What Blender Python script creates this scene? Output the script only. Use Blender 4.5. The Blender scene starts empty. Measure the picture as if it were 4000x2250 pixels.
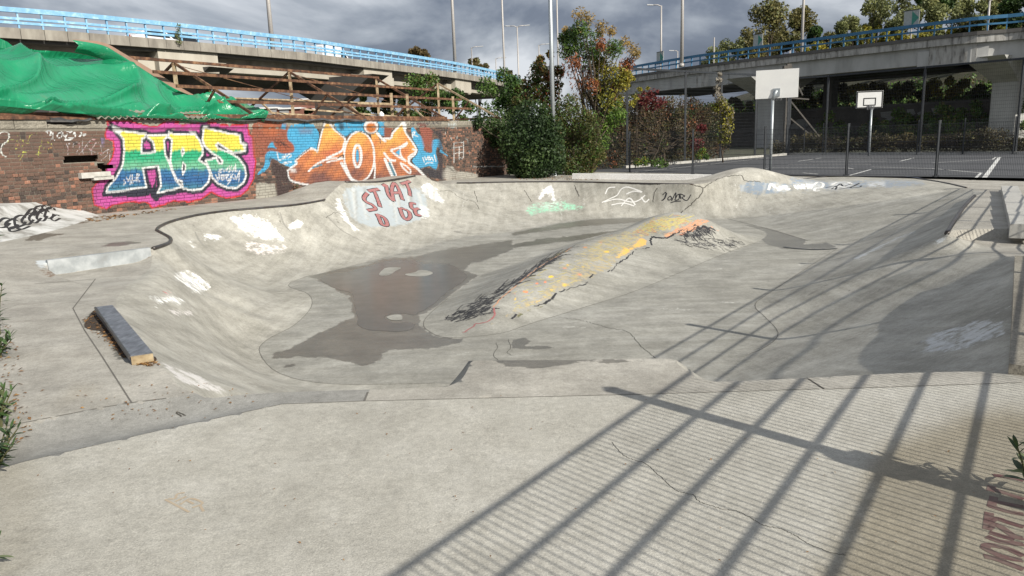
import bpy, bmesh, math, random
import numpy as np
from mathutils import Vector, Matrix
from mathutils.bvhtree import BVHTree
random.seed(7); RNG = np.random.default_rng(7)
SC = bpy.context.scene
COL = SC.collection

# ---------------------------------------------------------------- camera
F = 2900.0; PITCH = math.radians(11.5); ROLL = math.radians(2.0); EYE = 1.6
FWD = np.array([0, math.cos(PITCH), -math.sin(PITCH)])
_r0 = np.array([1.0, 0, 0]); _u0 = np.array([0, math.sin(PITCH), math.cos(PITCH)])
RIGHT = _r0*math.cos(ROLL) - _u0*math.sin(ROLL); UP = _u0*math.cos(ROLL) + _r0*math.sin(ROLL)
CAM = np.array([0, 0, EYE])
cd = bpy.data.cameras.new('camera'); cam = bpy.data.objects.new('camera', cd); COL.objects.link(cam)
cd.sensor_width = 36; cd.lens = 36*F/4000; cd.clip_start = 0.05; cd.clip_end = 4000
M = Matrix.Identity(4)
for i in range(3):
    M[i][0] = RIGHT[i]; M[i][1] = UP[i]; M[i][2] = -FWD[i]; M[i][3] = CAM[i]
cam.matrix_world = M; SC.camera = cam

# ---------------------------------------------------------------- sun and sky
SUN_AZ = math.radians(136.0); SUN_EL = math.radians(30.0)      # azimuth clockwise from +Y
sl = bpy.data.lights.new('sun', 'SUN'); sl.energy = 5.0; sl.angle = math.radians(0.32); sl.color = (1.0, 0.945, 0.84)
sun = bpy.data.objects.new('sun', sl); COL.objects.link(sun)
sdir = Vector((math.sin(SUN_AZ)*math.cos(SUN_EL), math.cos(SUN_AZ)*math.cos(SUN_EL), math.sin(SUN_EL)))
sun.rotation_euler = sdir.to_track_quat('Z', 'Y').to_euler(); sun.location = (30, -30, 40)

w = bpy.data.worlds.new('World'); SC.world = w; w.use_nodes = True
nt = w.node_tree; nt.nodes.clear()
def N(nt, t, **k):
    n = nt.nodes.new(t)
    for a, v in k.items():
        if a in n.inputs.keys(): n.inputs[a].default_value = v
        else: setattr(n, a, v)
    return n
def ramp(nt, stops, interp='LINEAR'):
    n = nt.nodes.new('ShaderNodeValToRGB'); e = n.color_ramp.elements; n.color_ramp.interpolation = interp
    while len(e) > len(stops): e.remove(e[-1])
    while len(e) < len(stops): e.new(0.5)
    for i, (p, c) in enumerate(stops):
        e[i].position = p; e[i].color = (*c, 1) if len(c) == 3 else c
    return n
sky = N(nt, 'ShaderNodeTexSky', sky_type='NISHITA', sun_disc=False)
sky.sun_elevation = SUN_EL; sky.sun_rotation = SUN_AZ; sky.air_density = 1.0; sky.dust_density = 1.5
tc = N(nt, 'ShaderNodeTexCoord'); mp = N(nt, 'ShaderNodeMapping')
mp.inputs['Scale'].default_value = (1.0, 1.0, 2.1); mp.inputs['Location'].default_value = (3.1, 1.7, 0.35)
nt.links.new(tc.outputs['Generated'], mp.inputs['Vector'])
n1 = N(nt, 'ShaderNodeTexNoise'); n1.inputs['Scale'].default_value = 3.1; n1.inputs['Detail'].default_value = 8; n1.inputs['Roughness'].default_value = 0.52
n1.inputs['Distortion'].default_value = 0.35
nt.links.new(mp.outputs[0], n1.inputs['Vector'])
n2 = N(nt, 'ShaderNodeTexNoise'); n2.inputs['Scale'].default_value = 1.1; n2.inputs['Detail'].default_value = 4
nt.links.new(mp.outputs[0], n2.inputs['Vector'])
mx = N(nt, 'ShaderNodeMath', operation='MULTIPLY_ADD'); mx.inputs[1].default_value = 0.72
nt.links.new(n1.outputs['Fac'], mx.inputs[0])
m2 = N(nt, 'ShaderNodeMath', operation='MULTIPLY'); m2.inputs[1].default_value = 0.34
nt.links.new(n2.outputs['Fac'], m2.inputs[0]); nt.links.new(m2.outputs[0], mx.inputs[2])
cr = ramp(nt, [(0.40, (2.1, 2.5, 3.5)), (0.465, (3.4, 3.9, 5.0)), (0.52, (7.0, 7.6, 8.6)), (0.58, (13.0, 13.5, 14.3))])
nt.links.new(mx.outputs[0], cr.inputs['Fac'])
mixc = N(nt, 'ShaderNodeMixRGB'); mixc.inputs[0].default_value = 0.86
nt.links.new(sky.outputs[0], mixc.inputs[1]); nt.links.new(cr.outputs[0], mixc.inputs[2])
bg = N(nt, 'ShaderNodeBackground'); bg.inputs['Strength'].default_value = 0.05
out = N(nt, 'ShaderNodeOutputWorld')
nt.links.new(mixc.outputs[0], bg.inputs['Color']); nt.links.new(bg.outputs[0], out.inputs['Surface'])

vs = SC.view_settings; vs.view_transform = 'Standard'; vs.look = 'None'; vs.gamma = 1.0; vs.use_curve_mapping = False
vs.exposure = 0.32
SC.render.engine = 'CYCLES'
SC.cycles.max_bounces = 6; SC.cycles.diffuse_bounces = 3; SC.cycles.transparent_max_bounces = 16

# ---------------------------------------------------------------- pixel helpers (photo 4000 x 2250)
def ray(x, y): return FWD*F + RIGHT*(x-2000) - UP*(y-1125)
def g(x, y, z=0.0):
    d = ray(x, y); return CAM + d*((z-EYE)/d[2])
def gd(x, y, D):
    d = ray(x, y); return CAM + d*(D/d[1])
PA, PB, PC = 0.02, -0.018, -0.005
def deckz(x, y): return PA + PB*x + PC*y
def gp(x, y, e=0.0):
    d = ray(x, y); n = np.array([-PB, -PC, 1.0]); return CAM + d*((PA+e-n@CAM)/(n@d))
def proj(P):
    P = np.asarray(P, float); v = P-CAM; wv = v@FWD
    return np.stack([2000+F*(v@RIGHT)/wv, 1125-F*(v@UP)/wv], -1)

# ---------------------------------------------------------------- object helpers
def tag(o, label=None, cat=None, group=None, kind=None):
    if label: o['label'] = label
    if cat: o['category'] = cat
    if group: o['group'] = group
    if kind: o['kind'] = kind
    return o
def thing(name, label, cat, loc=(0, 0, 0), group=None, rotz=0.0):
    o = bpy.data.objects.new(name, None); COL.objects.link(o); o.location = tuple(float(c) for c in loc)
    o.rotation_euler = (0, 0, rotz); o.empty_display_size = 0.2
    return tag(o, label, cat, group)
def mesh(name, V, Fc, m, parent=None, smooth=False, origin=None):
    """V world coordinates; with a parent the mesh is stored relative to the parent's location"""
    me = bpy.data.meshes.new(name)
    V = np.asarray(V, float)
    o0 = np.zeros(3)
    if origin is not None: o0 = np.asarray(origin, float)
    elif parent is not None:
        o0 = np.array(parent.location); pp = parent.parent
        while pp is not None: o0 = o0 + np.array(pp.location); pp = pp.parent
    me.from_pydata((V-o0).tolist(), [], [tuple(int(i) for i in f) for f in Fc]) if not isinstance(Fc, np.ndarray) else _fast(me, V-o0, Fc)
    if smooth: me.polygons.foreach_set('use_smooth', [True]*len(me.polygons))
    if m is not None: me.materials.append(m)
    me.update()
    o = bpy.data.objects.new(name, me); COL.objects.link(o)
    if parent is not None: o.parent = parent
    elif origin is not None: o.location = tuple(o0)
    return o
def _fast(me, V, Fa):
    n, k = Fa.shape
    me.vertices.add(len(V)); me.vertices.foreach_set('co', V.astype(np.float32).ravel())
    me.loops.add(n*k); me.loops.foreach_set('vertex_index', Fa.astype(np.int32).ravel())
    me.polygons.add(n); me.polygons.foreach_set('loop_start', np.arange(0, n*k, k, dtype=np.int32))
    me.polygons.foreach_set('loop_total', np.full(n, k, np.int32))
    me.update(calc_edges=True); me.validate()
def colattr(o, name, rgba):
    a = o.data.color_attributes.new(name, 'FLOAT_COLOR', 'POINT'); a.data.foreach_set('color', np.asarray(rgba, np.float32).ravel())
def fattr(o, name, v):
    a = o.data.attributes.new(name, 'FLOAT', 'POINT'); a.data.foreach_set('value', np.asarray(v, np.float32).ravel())

BOXF = [(0, 3, 2, 1), (4, 5, 6, 7), (0, 1, 5, 4), (1, 2, 6, 5), (2, 3, 7, 6), (3, 0, 4, 7)]
class MB:
    def __init__(s): s.V = []; s.F = []; s.n = 0
    def add(s, V, Fc):
        V = np.asarray(V, float); s.V.append(V); s.F += [tuple(i+s.n for i in f) for f in Fc]; s.n += len(V); return s
    def box(s, c, ax, ay, az):
        """centre c, half-axis vectors"""
        c, ax, ay, az = [np.asarray(q, float) for q in (c, ax, ay, az)]
        V = [c+ax*i+ay*j+az*k for k in (-1, 1) for i, j in ((-1, -1), (1, -1), (1, 1), (-1, 1))]
        return s.add(V, BOXF)
    def abox(s, lo, hi):
        lo = np.asarray(lo, float); hi = np.asarray(hi, float); c = (lo+hi)/2; h = (hi-lo)/2
        return s.box(c, (h[0], 0, 0), (0, h[1], 0), (0, 0, h[2]))
    def bar(s, a, b, wx, wz=None, up=(0, 0, 1)):
        """rectangular bar from a to b, half sizes wx (side) and wz (up)"""
        a = np.asarray(a, float); b = np.asarray(b, float); wz = wx if wz is None else wz
        d = b-a; L = np.linalg.norm(d); d = d/max(L, 1e-9); u = np.asarray(up, float)
        if abs(d@u) > 0.98: u = np.array([0, 1.0, 0])
        sd = np.cross(d, u); sd /= np.linalg.norm(sd); uu = np.cross(sd, d)
        return s.box((a+b)/2, d*L/2, sd*wx, uu*wz)
    def tube(s, pts, r, n=8, cap=True):
        P = np.asarray(pts, float); r = np.full(len(P), r) if np.isscalar(r) else np.asarray(r, float)
        T = np.gradient(P, axis=0); T /= np.linalg.norm(T, axis=1)[:, None]+1e-9
        u = np.array([0, 0, 1.0]) if abs(T[0][2]) < 0.9 else np.array([1.0, 0, 0])
        V = []
        for p, t, q in zip(P, T, r):
            a = np.cross(t, u); a /= np.linalg.norm(a)+1e-9; b = np.cross(a, t); u = b
            for k in range(n):
                th = 2*math.pi*k/n; V.append(p+q*(a*math.cos(th)+b*math.sin(th)))
        Fc = [(i*n+k, i*n+(k+1) % n, (i+1)*n+(k+1) % n, (i+1)*n+k) for i in range(len(P)-1) for k in range(n)]
        if cap: Fc += [tuple(range(n))[::-1], tuple((len(P)-1)*n+k for k in range(n))]
        return s.add(V, Fc)
    def prism(s, poly, h0, h1):
        """vertical prism from xy polygon"""
        n = len(poly); V = [(*p[:2], h0) for p in poly]+[(*p[:2], h1) for p in poly]
        Fc = [tuple(range(n))[::-1], tuple(range(n, 2*n))]+[(i, (i+1) % n, n+(i+1) % n, n+i) for i in range(n)]
        return s.add(V, Fc)
    def build(s, name, m, parent=None, smooth=False, origin=None):
        return mesh(name, np.concatenate(s.V), s.F, m, parent, smooth, origin)

def catmull(P, n=6, closed=False):
    P = np.asarray(P, float); k = len(P); out = []
    rng = range(k if closed else k-1)
    for i in rng:
        if closed: p0, p1, p2, p3 = P[(i-1) % k], P[i], P[(i+1) % k], P[(i+2) % k]
        else: p0, p1, p2, p3 = P[max(i-1, 0)], P[i], P[i+1], P[min(i+2, k-1)]
        for t in np.linspace(0, 1, n, endpoint=False):
            out.append(0.5*((2*p1)+(-p0+p2)*t+(2*p0-5*p1+4*p2-p3)*t*t+(-p0+3*p1-3*p2+p3)*t**3))
    if not closed: out.append(P[-1])
    return np.array(out)
def inpoly(X, Y, poly):
    poly = np.asarray(poly, float); r = np.zeros(np.shape(X), bool); j = len(poly)-1
    for i in range(len(poly)):
        xi, yi = poly[i]; xj, yj = poly[j]
        c = ((yi > Y) != (yj > Y)) & (X < (xj-xi)*(Y-yi)/((yj-yi) if yj != yi else 1e-9)+xi); r ^= c; j = i
    return r
def polydist(X, Y, P, closed=True):
    """distance to polyline, nearest point and its parameter (segment index + t)"""
    P = np.asarray(P, float)[:, :2]; best = np.full(X.shape, 1e9); bx = np.zeros_like(X); by = np.zeros_like(X); bs = np.zeros_like(X)
    n = len(P)
    for i in range(n if closed else n-1):
        a = P[i]; b = P[(i+1) % n]; d = b-a; L = d@d+1e-12
        t = np.clip(((X-a[0])*d[0]+(Y-a[1])*d[1])/L, 0, 1)
        qx = a[0]+t*d[0]; qy = a[1]+t*d[1]; dd = (X-qx)**2+(Y-qy)**2; m = dd < best
        best[m] = dd[m]; bx[m] = qx[m]; by[m] = qy[m]; bs[m] = i+t[m]
    return np.sqrt(best), bx, by, bs
def sstep(a, b, x):
    t = np.clip((x-a)/(b-a), 0, 1); return t*t*(3-2*t)

# ---------------------------------------------------------------- materials
MATS = {}; SURF = set()
def pmat(name, c1, c2=None, rough=0.6, scale=8.0, bump=0.0, bscale=None, metal=0.0, spec=0.4, detail=6, c3=None, stops=None, coat=0.0, island=0.0, streak=None, trans=0.0):
    """principled with noise between colours; island: per-island brightness variation"""
    m = bpy.data.materials.new(name); m.use_nodes = True; t = m.node_tree; b = t.nodes['Principled BSDF']
    b.inputs['Roughness'].default_value = rough; b.inputs['Metallic'].default_value = metal; b.inputs['Specular IOR Level'].default_value = spec
    if coat: b.inputs['Coat Weight'].default_value = coat
    geo = N(t, 'ShaderNodeNewGeometry')
    vec = geo.outputs['Position']
    if streak:
        mp = N(t, 'ShaderNodeMapping'); mp.inputs['Scale'].default_value = streak; t.links.new(vec, mp.inputs['Vector']); vec = mp.outputs[0]
    nz = N(t, 'ShaderNodeTexNoise'); nz.inputs['Scale'].default_value = scale; nz.inputs['Detail'].default_value = detail; nz.inputs['Roughness'].default_value = 0.62
    t.links.new(vec, nz.inputs['Vector'])
    c2 = c2 or tuple(x*0.75 for x in c1)
    st = stops or ([(0.32, c2), (0.68, c1)] if c3 is None else [(0.3, c2), (0.5, c1), (0.68, c3)])
    r = ramp(t, st); t.links.new(nz.outputs['Fac'], r.inputs['Fac']); colr = r.outputs[0]
    if island:
        mr = N(t, 'ShaderNodeMapRange'); mr.inputs['To Min'].default_value = 1-island; mr.inputs['To Max'].default_value = 1+island
        t.links.new(geo.outputs['Random Per Island'], mr.inputs['Value'])
        hs = N(t, 'ShaderNodeHueSaturation'); t.links.new(colr, hs.inputs['Color']); t.links.new(mr.outputs[0], hs.inputs['Value']); colr = hs.outputs[0]
    t.links.new(colr, b.inputs['Base Color'])
    if bump:
        nb = N(t, 'ShaderNodeTexNoise'); nb.inputs['Scale'].default_value = bscale or scale*4; nb.inputs['Detail'].default_value = 5
        t.links.new(geo.outputs['Position'], nb.inputs['Vector'])
        bp = N(t, 'ShaderNodeBump'); bp.inputs['Strength'].default_value = bump; bp.inputs['Distance'].default_value = 0.02
        t.links.new(nb.outputs['Fac'], bp.inputs['Height']); t.links.new(bp.outputs[0], b.inputs['Normal'])
    MATS[name] = m; return m
def leafmat(name, stops, rough=0.5, trans=0.25):
    m = bpy.data.materials.new(name); m.use_nodes = True; t = m.node_tree; b = t.nodes['Principled BSDF']
    geo = N(t, 'ShaderNodeNewGeometry'); nz = N(t, 'ShaderNodeTexNoise'); nz.inputs['Scale'].default_value = 0.55; nz.inputs['Detail'].default_value = 3
    t.links.new(geo.outputs['Position'], nz.inputs['Vector'])
    a = N(t, 'ShaderNodeMath', operation='MULTIPLY_ADD'); a.inputs[1].default_value = 0.42; t.links.new(geo.outputs['Random Per Island'], a.inputs[0])
    s2 = N(t, 'ShaderNodeMath', operation='MULTIPLY_ADD'); s2.inputs[1].default_value = 1.3; s2.inputs[2].default_value = -0.42
    t.links.new(nz.outputs['Fac'], s2.inputs[0]); t.links.new(s2.outputs[0], a.inputs[2])
    r = ramp(t, stops); t.links.new(a.outputs[0], r.inputs['Fac']); t.links.new(r.outputs[0], b.inputs['Base Color'])
    b.inputs['Roughness'].default_value = rough; b.inputs['Specular IOR Level'].default_value = 0.3
    tr = N(t, 'ShaderNodeBsdfTranslucent'); t.links.new(r.outputs[0], tr.inputs['Color'])
    ms = N(t, 'ShaderNodeMixShader'); ms.inputs[0].default_value = trans
    o = t.nodes['Material Output']; t.links.new(b.outputs[0], ms.inputs[1]); t.links.new(tr.outputs[0], ms.inputs[2]); t.links.new(ms.outputs[0], o.inputs['Surface'])
    MATS[name] = m; return m

def surfmat(name, stops, rough=0.85, speck=0.35, bump=0.35, streak=None, brick=False, fine=130.0, blotch=1.0):
    """concrete / brick with a painted-on colour layer (attribute paint) and dampness (attribute wet)"""
    m = bpy.data.materials.new(name); m.use_nodes = True; t = m.node_tree; b = t.nodes['Principled BSDF']; L = t.links.new
    geo = N(t, 'ShaderNodeNewGeometry'); pos = geo.outputs['Position']
    def noise(sc, det=6, ro=0.6, vec=None):
        n = N(t, 'ShaderNodeTexNoise'); n.inputs['Scale'].default_value = sc; n.inputs['Detail'].default_value = det; n.inputs['Roughness'].default_value = ro
        L(vec or pos, n.inputs['Vector']); return n.outputs['Fac']
    def mth(op, a, b_=None, c=None):
        n = N(t, 'ShaderNodeMath', operation=op)
        for i, v in enumerate((a, b_, c)):
            if v is None: continue
            if isinstance(v, (int, float)): n.inputs[i].default_value = v
            else: L(v, n.inputs[i])
        return n.outputs[0]
    big = noise(0.55, 7, 0.66); mid = noise(4.5, 7, 0.7)
    fac = mth('MULTIPLY_ADD', big, 0.62, mth('MULTIPLY', mid, 0.38))
    if streak:
        mp = N(t, 'ShaderNodeMapping'); mp.inputs['Scale'].default_value = streak; mp.inputs['Rotation'].default_value = (0, 0, math.radians(-32)); L(pos, mp.inputs['Vector'])
        st = noise(1.0, 6, 0.65, mp.outputs[0]); fac = mth('ADD', fac, mth('MULTIPLY_ADD', st, 0.6, -0.30))
    if brick:
        fac = mth('ADD', mth('MULTIPLY', fac, 0.55), mth('MULTIPLY', geo.outputs['Random Per Island'], 0.55))
    r = ramp(t, stops); L(fac, r.inputs['Fac']); col = r.outputs[0]
    sp = noise(fine, 3, 0.7)
    if not brick:
        grit = noise(22.0, 8, 0.8); gr = N(t, 'ShaderNodeMapRange'); gr.inputs['From Min'].default_value = 0.32; gr.inputs['From Max'].default_value = 0.68; gr.inputs['To Min'].default_value = 0.80; gr.inputs['To Max'].default_value = 1.17; L(grit, gr.inputs['Value'])
        blot = noise(1.7, 9, 0.72); bl_ = N(t, 'ShaderNodeMapRange'); bl_.inputs['From Min'].default_value = 0.30; bl_.inputs['From Max'].default_value = 0.66; bl_.inputs['To Min'].default_value = 1-.30*blotch; bl_.inputs['To Max'].default_value = 1+.14*blotch; L(blot, bl_.inputs['Value'])
        gm = N(t, 'ShaderNodeMixRGB', blend_type='MULTIPLY'); gm.inputs[0].default_value = 1; L(col, gm.inputs[1]); L(mth('MULTIPLY', gr.outputs[0], bl_.outputs[0]), gm.inputs[2]); col = gm.outputs[0]
    spr = N(t, 'ShaderNodeMapRange'); spr.inputs['From Min'].default_value = 0.3; spr.inputs['From Max'].default_value = 0.7
    spr.inputs['To Min'].default_value = 1-speck; spr.inputs['To Max'].default_value = 1+speck; L(sp, spr.inputs['Value'])
    mulc = N(t, 'ShaderNodeMixRGB', blend_type='MULTIPLY'); mulc.inputs[0].default_value = 1; L(col, mulc.inputs[1]); L(spr.outputs[0], mulc.inputs[2]); col = mulc.outputs[0]
    at = N(t, 'ShaderNodeAttribute', attribute_name='paint')
    edge = noise(7.0, 9, 0.8)
    al = mth('ADD', at.outputs['Alpha'], mth('MULTIPLY_ADD', edge, 0.8 if brick else 2.3, -0.4 if brick else -1.15))
    am = N(t, 'ShaderNodeMapRange'); am.inputs['From Min'].default_value = 0.38; am.inputs['From Max'].default_value = 0.62; L(al, am.inputs['Value'])
    has = N(t, 'ShaderNodeMapRange'); has.inputs['From Min'].default_value = 0.02; has.inputs['From Max'].default_value = 0.12; L(at.outputs['Alpha'], has.inputs['Value'])
    fin = mth('MULTIPLY', am.outputs[0], has.outputs[0])
    mixp = N(t, 'ShaderNodeMixRGB'); L(fin, mixp.inputs[0]); L(col, mixp.inputs[1]); L(at.outputs['Color'], mixp.inputs[2]); col = mixp.outputs[0]
    wt = N(t, 'ShaderNodeAttribute', attribute_name='wet')
    we = noise(5.0, 8, 0.75)
    wa = mth('ADD', wt.outputs['Fac'], mth('MULTIPLY_ADD', we, 2.0, -1.0))
    wm = N(t, 'ShaderNodeMapRange'); wm.inputs['From Min'].default_value = 0.42; wm.inputs['From Max'].default_value = 0.52; L(wa, wm.inputs['Value'])
    wh = N(t, 'ShaderNodeMapRange'); wh.inputs['From Min'].default_value = 0.02; wh.inputs['From Max'].default_value = 0.1; L(wt.outputs['Fac'], wh.inputs['Value'])
    wf = mth('MULTIPLY', wm.outputs[0], wh.outputs[0])
    mw = N(t, 'ShaderNodeMixRGB', blend_type='MULTIPLY'); L(wf, mw.inputs[0]); L(col, mw.inputs[1]); mw.inputs[2].default_value = (0.42, 0.405, 0.375, 1)
    sn = N(t, 'ShaderNodeAttribute', attribute_name='stain')
    sm = N(t, 'ShaderNodeMixRGB', blend_type='MULTIPLY'); L(mth('MULTIPLY', sn.outputs['Fac'], mth('MULTIPLY_ADD', big, 1.0, 0.45)), sm.inputs[0]); L(mw.outputs[0], sm.inputs[1]); sm.inputs[2].default_value = (0.60, 0.55, 0.46, 1)
    L(sm.outputs[0], b.inputs['Base Color'])
    rr = N(t, 'ShaderNodeMapRange'); rr.inputs['To Min'].default_value = rough; rr.inputs['To Max'].default_value = 0.3; L(wf, rr.inputs['Value']); L(rr.outputs[0], b.inputs['Roughness'])
    b.inputs['Specular IOR Level'].default_value = 0.35
    bp = N(t, 'ShaderNodeBump'); bp.inputs['Strength'].default_value = bump; bp.inputs['Distance'].default_value = 0.012
    hh = mth('ADD', mth('MULTIPLY', sp, 0.35), mth('MULTIPLY', noise(28.0, 5, 0.7), 0.65)); L(hh, bp.inputs['Height']); L(bp.outputs[0], b.inputs['Normal'])
    MATS[name] = m; SURF.add(name); return m

surfmat('concrete_front', [(0.3, (0.32, 0.305, 0.265)), (0.5, (0.405, 0.39, 0.345)), (0.68, (0.49, 0.475, 0.43))], speck=0.24, bump=0.5, blotch=.42)
surfmat('concrete_deck', [(0.3, (0.28, 0.262, 0.228)), (0.5, (0.36, 0.342, 0.302)), (0.7, (0.445, 0.425, 0.382))], speck=0.18, streak=(0.5, 2.2, 1), fine=90)
surfmat('concrete_bowl', [(0.3, (0.265, 0.255, 0.22)), (0.5, (0.365, 0.352, 0.31)), (0.7, (0.47, 0.457, 0.41))], speck=0.16, streak=(5.0, 0.5, 1.5), fine=90)
surfmat('concrete_floor', [(0.3, (0.235, 0.228, 0.20)), (0.5, (0.30, 0.293, 0.262)), (0.7, (0.385, 0.378, 0.345))], speck=0.14, streak=(0.6, 4.5, 1), fine=90)
surfmat('concrete_channel', [(0.3, (0.20, 0.195, 0.18)), (0.5, (0.27, 0.265, 0.245)), (0.7, (0.35, 0.345, 0.325))], speck=0.2)
surfmat('brickwork', [(0.22, (0.035, 0.030, 0.028)), (0.42, (0.065, 0.048, 0.041)), (0.56, (0.10, 0.066, 0.052)), (0.66, (0.13, 0.076, 0.056)), (0.76, (0.19, 0.10, 0.07)), (0.83, (0.28, 0.135, 0.09)), (0.9, (0.21, 0.185, 0.16)), (0.97, (0.27, 0.25, 0.22))], speck=0.3, bump=0.6, brick=True, fine=60)
surfmat('mortar', [(0.3, (0.13, 0.115, 0.095)), (0.6, (0.22, 0.20, 0.165))], speck=0.3, bump=0.5)
surfmat('old_render', [(0.3, (0.16, 0.145, 0.12)), (0.5, (0.25, 0.23, 0.19)), (0.7, (0.36, 0.34, 0.29))], speck=0.35, bump=0.8, fine=50)
pmat('joint', (0.15, 0.142, 0.125), rough=0.95)
pmat('crack', (0.07, 0.065, 0.055), rough=0.95)
pmat('coping_steel', (0.10, 0.10, 0.105), (0.06, 0.045, 0.035), rough=0.42, metal=0.6, scale=5)
pmat('black_paint', (0.020, 0.020, 0.022), (0.035, 0.035, 0.038), rough=0.6, scale=14)
pmat('white_paint', (0.80, 0.79, 0.76), (0.66, 0.65, 0.62), rough=0.65, scale=8)
pmat('red_paint', (0.33, 0.075, 0.075), (0.30, 0.20, 0.19), rough=0.6, scale=18)
pmat('maroon_paint', (0.095, 0.035, 0.038), (0.16, 0.12, 0.10), rough=0.7, scale=18)
pmat('rust_chalk', (0.40, 0.30, 0.20), (0.40, 0.34, 0.26), rough=0.9)
pmat('rust_steel', (0.11, 0.052, 0.03), (0.035, 0.022, 0.017), c3=(0.26, 0.145, 0.08), rough=0.8, scale=5, bump=0.3)
pmat('cream_rust', (0.36, 0.27, 0.17), (0.13, 0.07, 0.04), c3=(0.50, 0.41, 0.27), rough=0.75, scale=6, bump=0.2)
pmat('dark_metal', (0.022, 0.026, 0.032), (0.04, 0.044, 0.05), rough=0.5, metal=0.2, scale=6)
pmat('galvanised', (0.42, 0.45, 0.47), (0.33, 0.36, 0.38), rough=0.42, metal=0.55, scale=30)
pmat('lamp_pole', (0.46, 0.45, 0.44), (0.36, 0.33, 0.31), rough=0.55, metal=0.2, scale=12)
pmat('asphalt', (0.092, 0.095, 0.102), (0.068, 0.07, 0.076), rough=0.9, scale=1.2, bump=0.4, bscale=60)
pmat('court_line', (0.72, 0.72, 0.70), (0.5, 0.5, 0.49), rough=0.8, scale=6)
pmat('ground', (0.10, 0.095, 0.07), (0.06, 0.07, 0.04), rough=0.95, scale=0.7)
pmat('soil', (0.075, 0.052, 0.036), (0.04, 0.03, 0.022), rough=1.0, scale=25, bump=0.8)
pmat('wood', (0.40, 0.32, 0.20), (0.22, 0.16, 0.09), rough=0.8, scale=18)
pmat('stone_pale', (0.52, 0.51, 0.48), (0.36, 0.35, 0.32), rough=0.85, scale=9)
pmat('bark', (0.095, 0.072, 0.05), (0.05, 0.04, 0.03), rough=0.95, scale=14, bump=0.8)
# ================================================================ ground and skatepark surface
FD = np.array([math.sin(math.radians(32.5)), math.cos(math.radians(32.5))]); PD = np.array([FD[1], -FD[0]])
def sp(s, p): return FD*s + PD*p
FLOOR = -1.3
def floorz(x, y):
    r = (x-7.2)*0.995+(y-24.46)*0.1; t = np.clip(r/5.3, 0, 1.1)
    return FLOOR+1.02*np.where(t < 0.16, t*t/0.32, t-0.08)
def fg(x, y):
    z = FLOOR
    for _ in range(12):
        q = g(x, y, z); z = 0.5*z+0.5*float(floorz(q[0], q[1]))
    return g(x, y, z)
HOLE = (-9.0, 15.4, 3.4, 30.0)
gv = []; x0, x1, y0, y1 = HOLE; B = 900; zg = -0.42
for a, b, c, d in ((-B, B, -B, y0), (-B, B, y1, B), (-B, x0, y0, y1), (x1, B, y0, y1)):
    gv += [(a, c, zg), (b, c, zg), (b, d, zg), (a, d, zg)]
o = mesh('ground', gv, [(i, i+1, i+2, i+3) for i in range(0, 16, 4)], MATS['ground']); tag(o, kind='structure')

# ---- lip of the bowl: (photo x, y, extra height, steepness)  or ('w', x, y, extra, steep)
LIP = [(1752,1507,0,1),(1806,1478,0,1),(1840,1418,0,1),(1860,1409,0,1),(2200,1406,0,1),(2600,1401,0,1),(2647,1423,0,1),(2700,1459,0,1),(2747,1482,0,1),(2835,1491,0,1),
 (3151,1476,0,1),(3327,1467,0,1),(3568,1456,0,1),(3843,1452,0,1),(3950,1470,0,1),(3962,1250,0,1),(3970,1015,0,1),(3930,1000,-.08,.2),(3850,965,-.2,0),(3760,935,-.12,.2),(3699,912,0,1),
 (3730,860,0,1),(3765,810,0,1),(3807,766,0,1),(3838,752,0,.5),(3806,742,0,.5),(3776,735,0,1),(3699,717,0,1),(3621,704,0,1),(3505,691,0,1),(3310,688,0,1),(3194,694,0,1),(3103,706,0,1),
 ('w',9.3,26.75,0,.6),('w',8.4,26.6,0,.35),('w',7.4,26.2,0,.6),(2710,721,0,1),(2543,718,0,1),(2388,714,0,1),(2200,711,0,1),(2000,712,0,1),(1784,716,0,1),(1738,720,0,1),
 (1699,708,.2,1),(1640,692,.35,1),(1621,688,.40,1),(1466,712,.33,1),(1349,712,.41,1),(1268,780,0,1),(1252,785,0,1),(1155,801,0,1),(1000,815,0,1),(893,824,0,1),(776,840,0,1),(679,863,0,1),
 (629,883,0,1),(613,898,0,1),(621,906,0,1),(656,925,0,1),(668,937,0,1),(656,952,0,1),(598,972,0,1),(585,1010,-.06,.5),(550,1060,-.12,0),(500,1115,-.1,0),(452,1185,-.04,.3),(520,1285,0,1),(600,1390,0,1),
 (620,1420,0,1),(657,1459,0,1),(692,1505,0,1),(760,1535,0,1),(821,1547,0,1),(915,1541,0,1),(1115,1532,0,1),(1300,1526,0,1),(1675,1514,0,1)]
lp = []
for q in LIP:
    if q[0] == 'w': lp.append((q[1], q[2], deckz(q[1], q[2])+q[3], q[4]))
    else:
        v = gp(q[0], q[1], q[2]); lp.append((v[0], v[1], v[2], q[3]))
LP = catmull(np.array(lp), 4, closed=True)
FOOT = ['w',(0.2,8.2),(1.4,8.1),(2.4,8.35),'p',(2900,1395),(3000,1350),(3040,1300),(2990,1240),(2950,1195),(3000,1148),(3272,970),(3600,838),(3785,773),(3768,741),(3543,772),(3200,818),(3000,843),(2893,851),
 (2796,855),(2660,851),(2543,850),(2310,855),(2155,875),(2000,905),(1854,921),(1718,948),(1532,999),(1250,1070),(1205,1078),(1125,1115),(1205,1150),(1215,1200),(1150,1270),(1040,1330),(1015,1380),(1095,1460),(1300,1500),(1700,1497)]
fp = []; mode = 'w'
for q in FOOT:
    if isinstance(q, str): mode = q; continue
    if mode == 'w': fp.append(q)
    else: fp.append(tuple(fg(*q)[:2]))
FP = catmull(np.array(fp), 4, closed=True)
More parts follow.
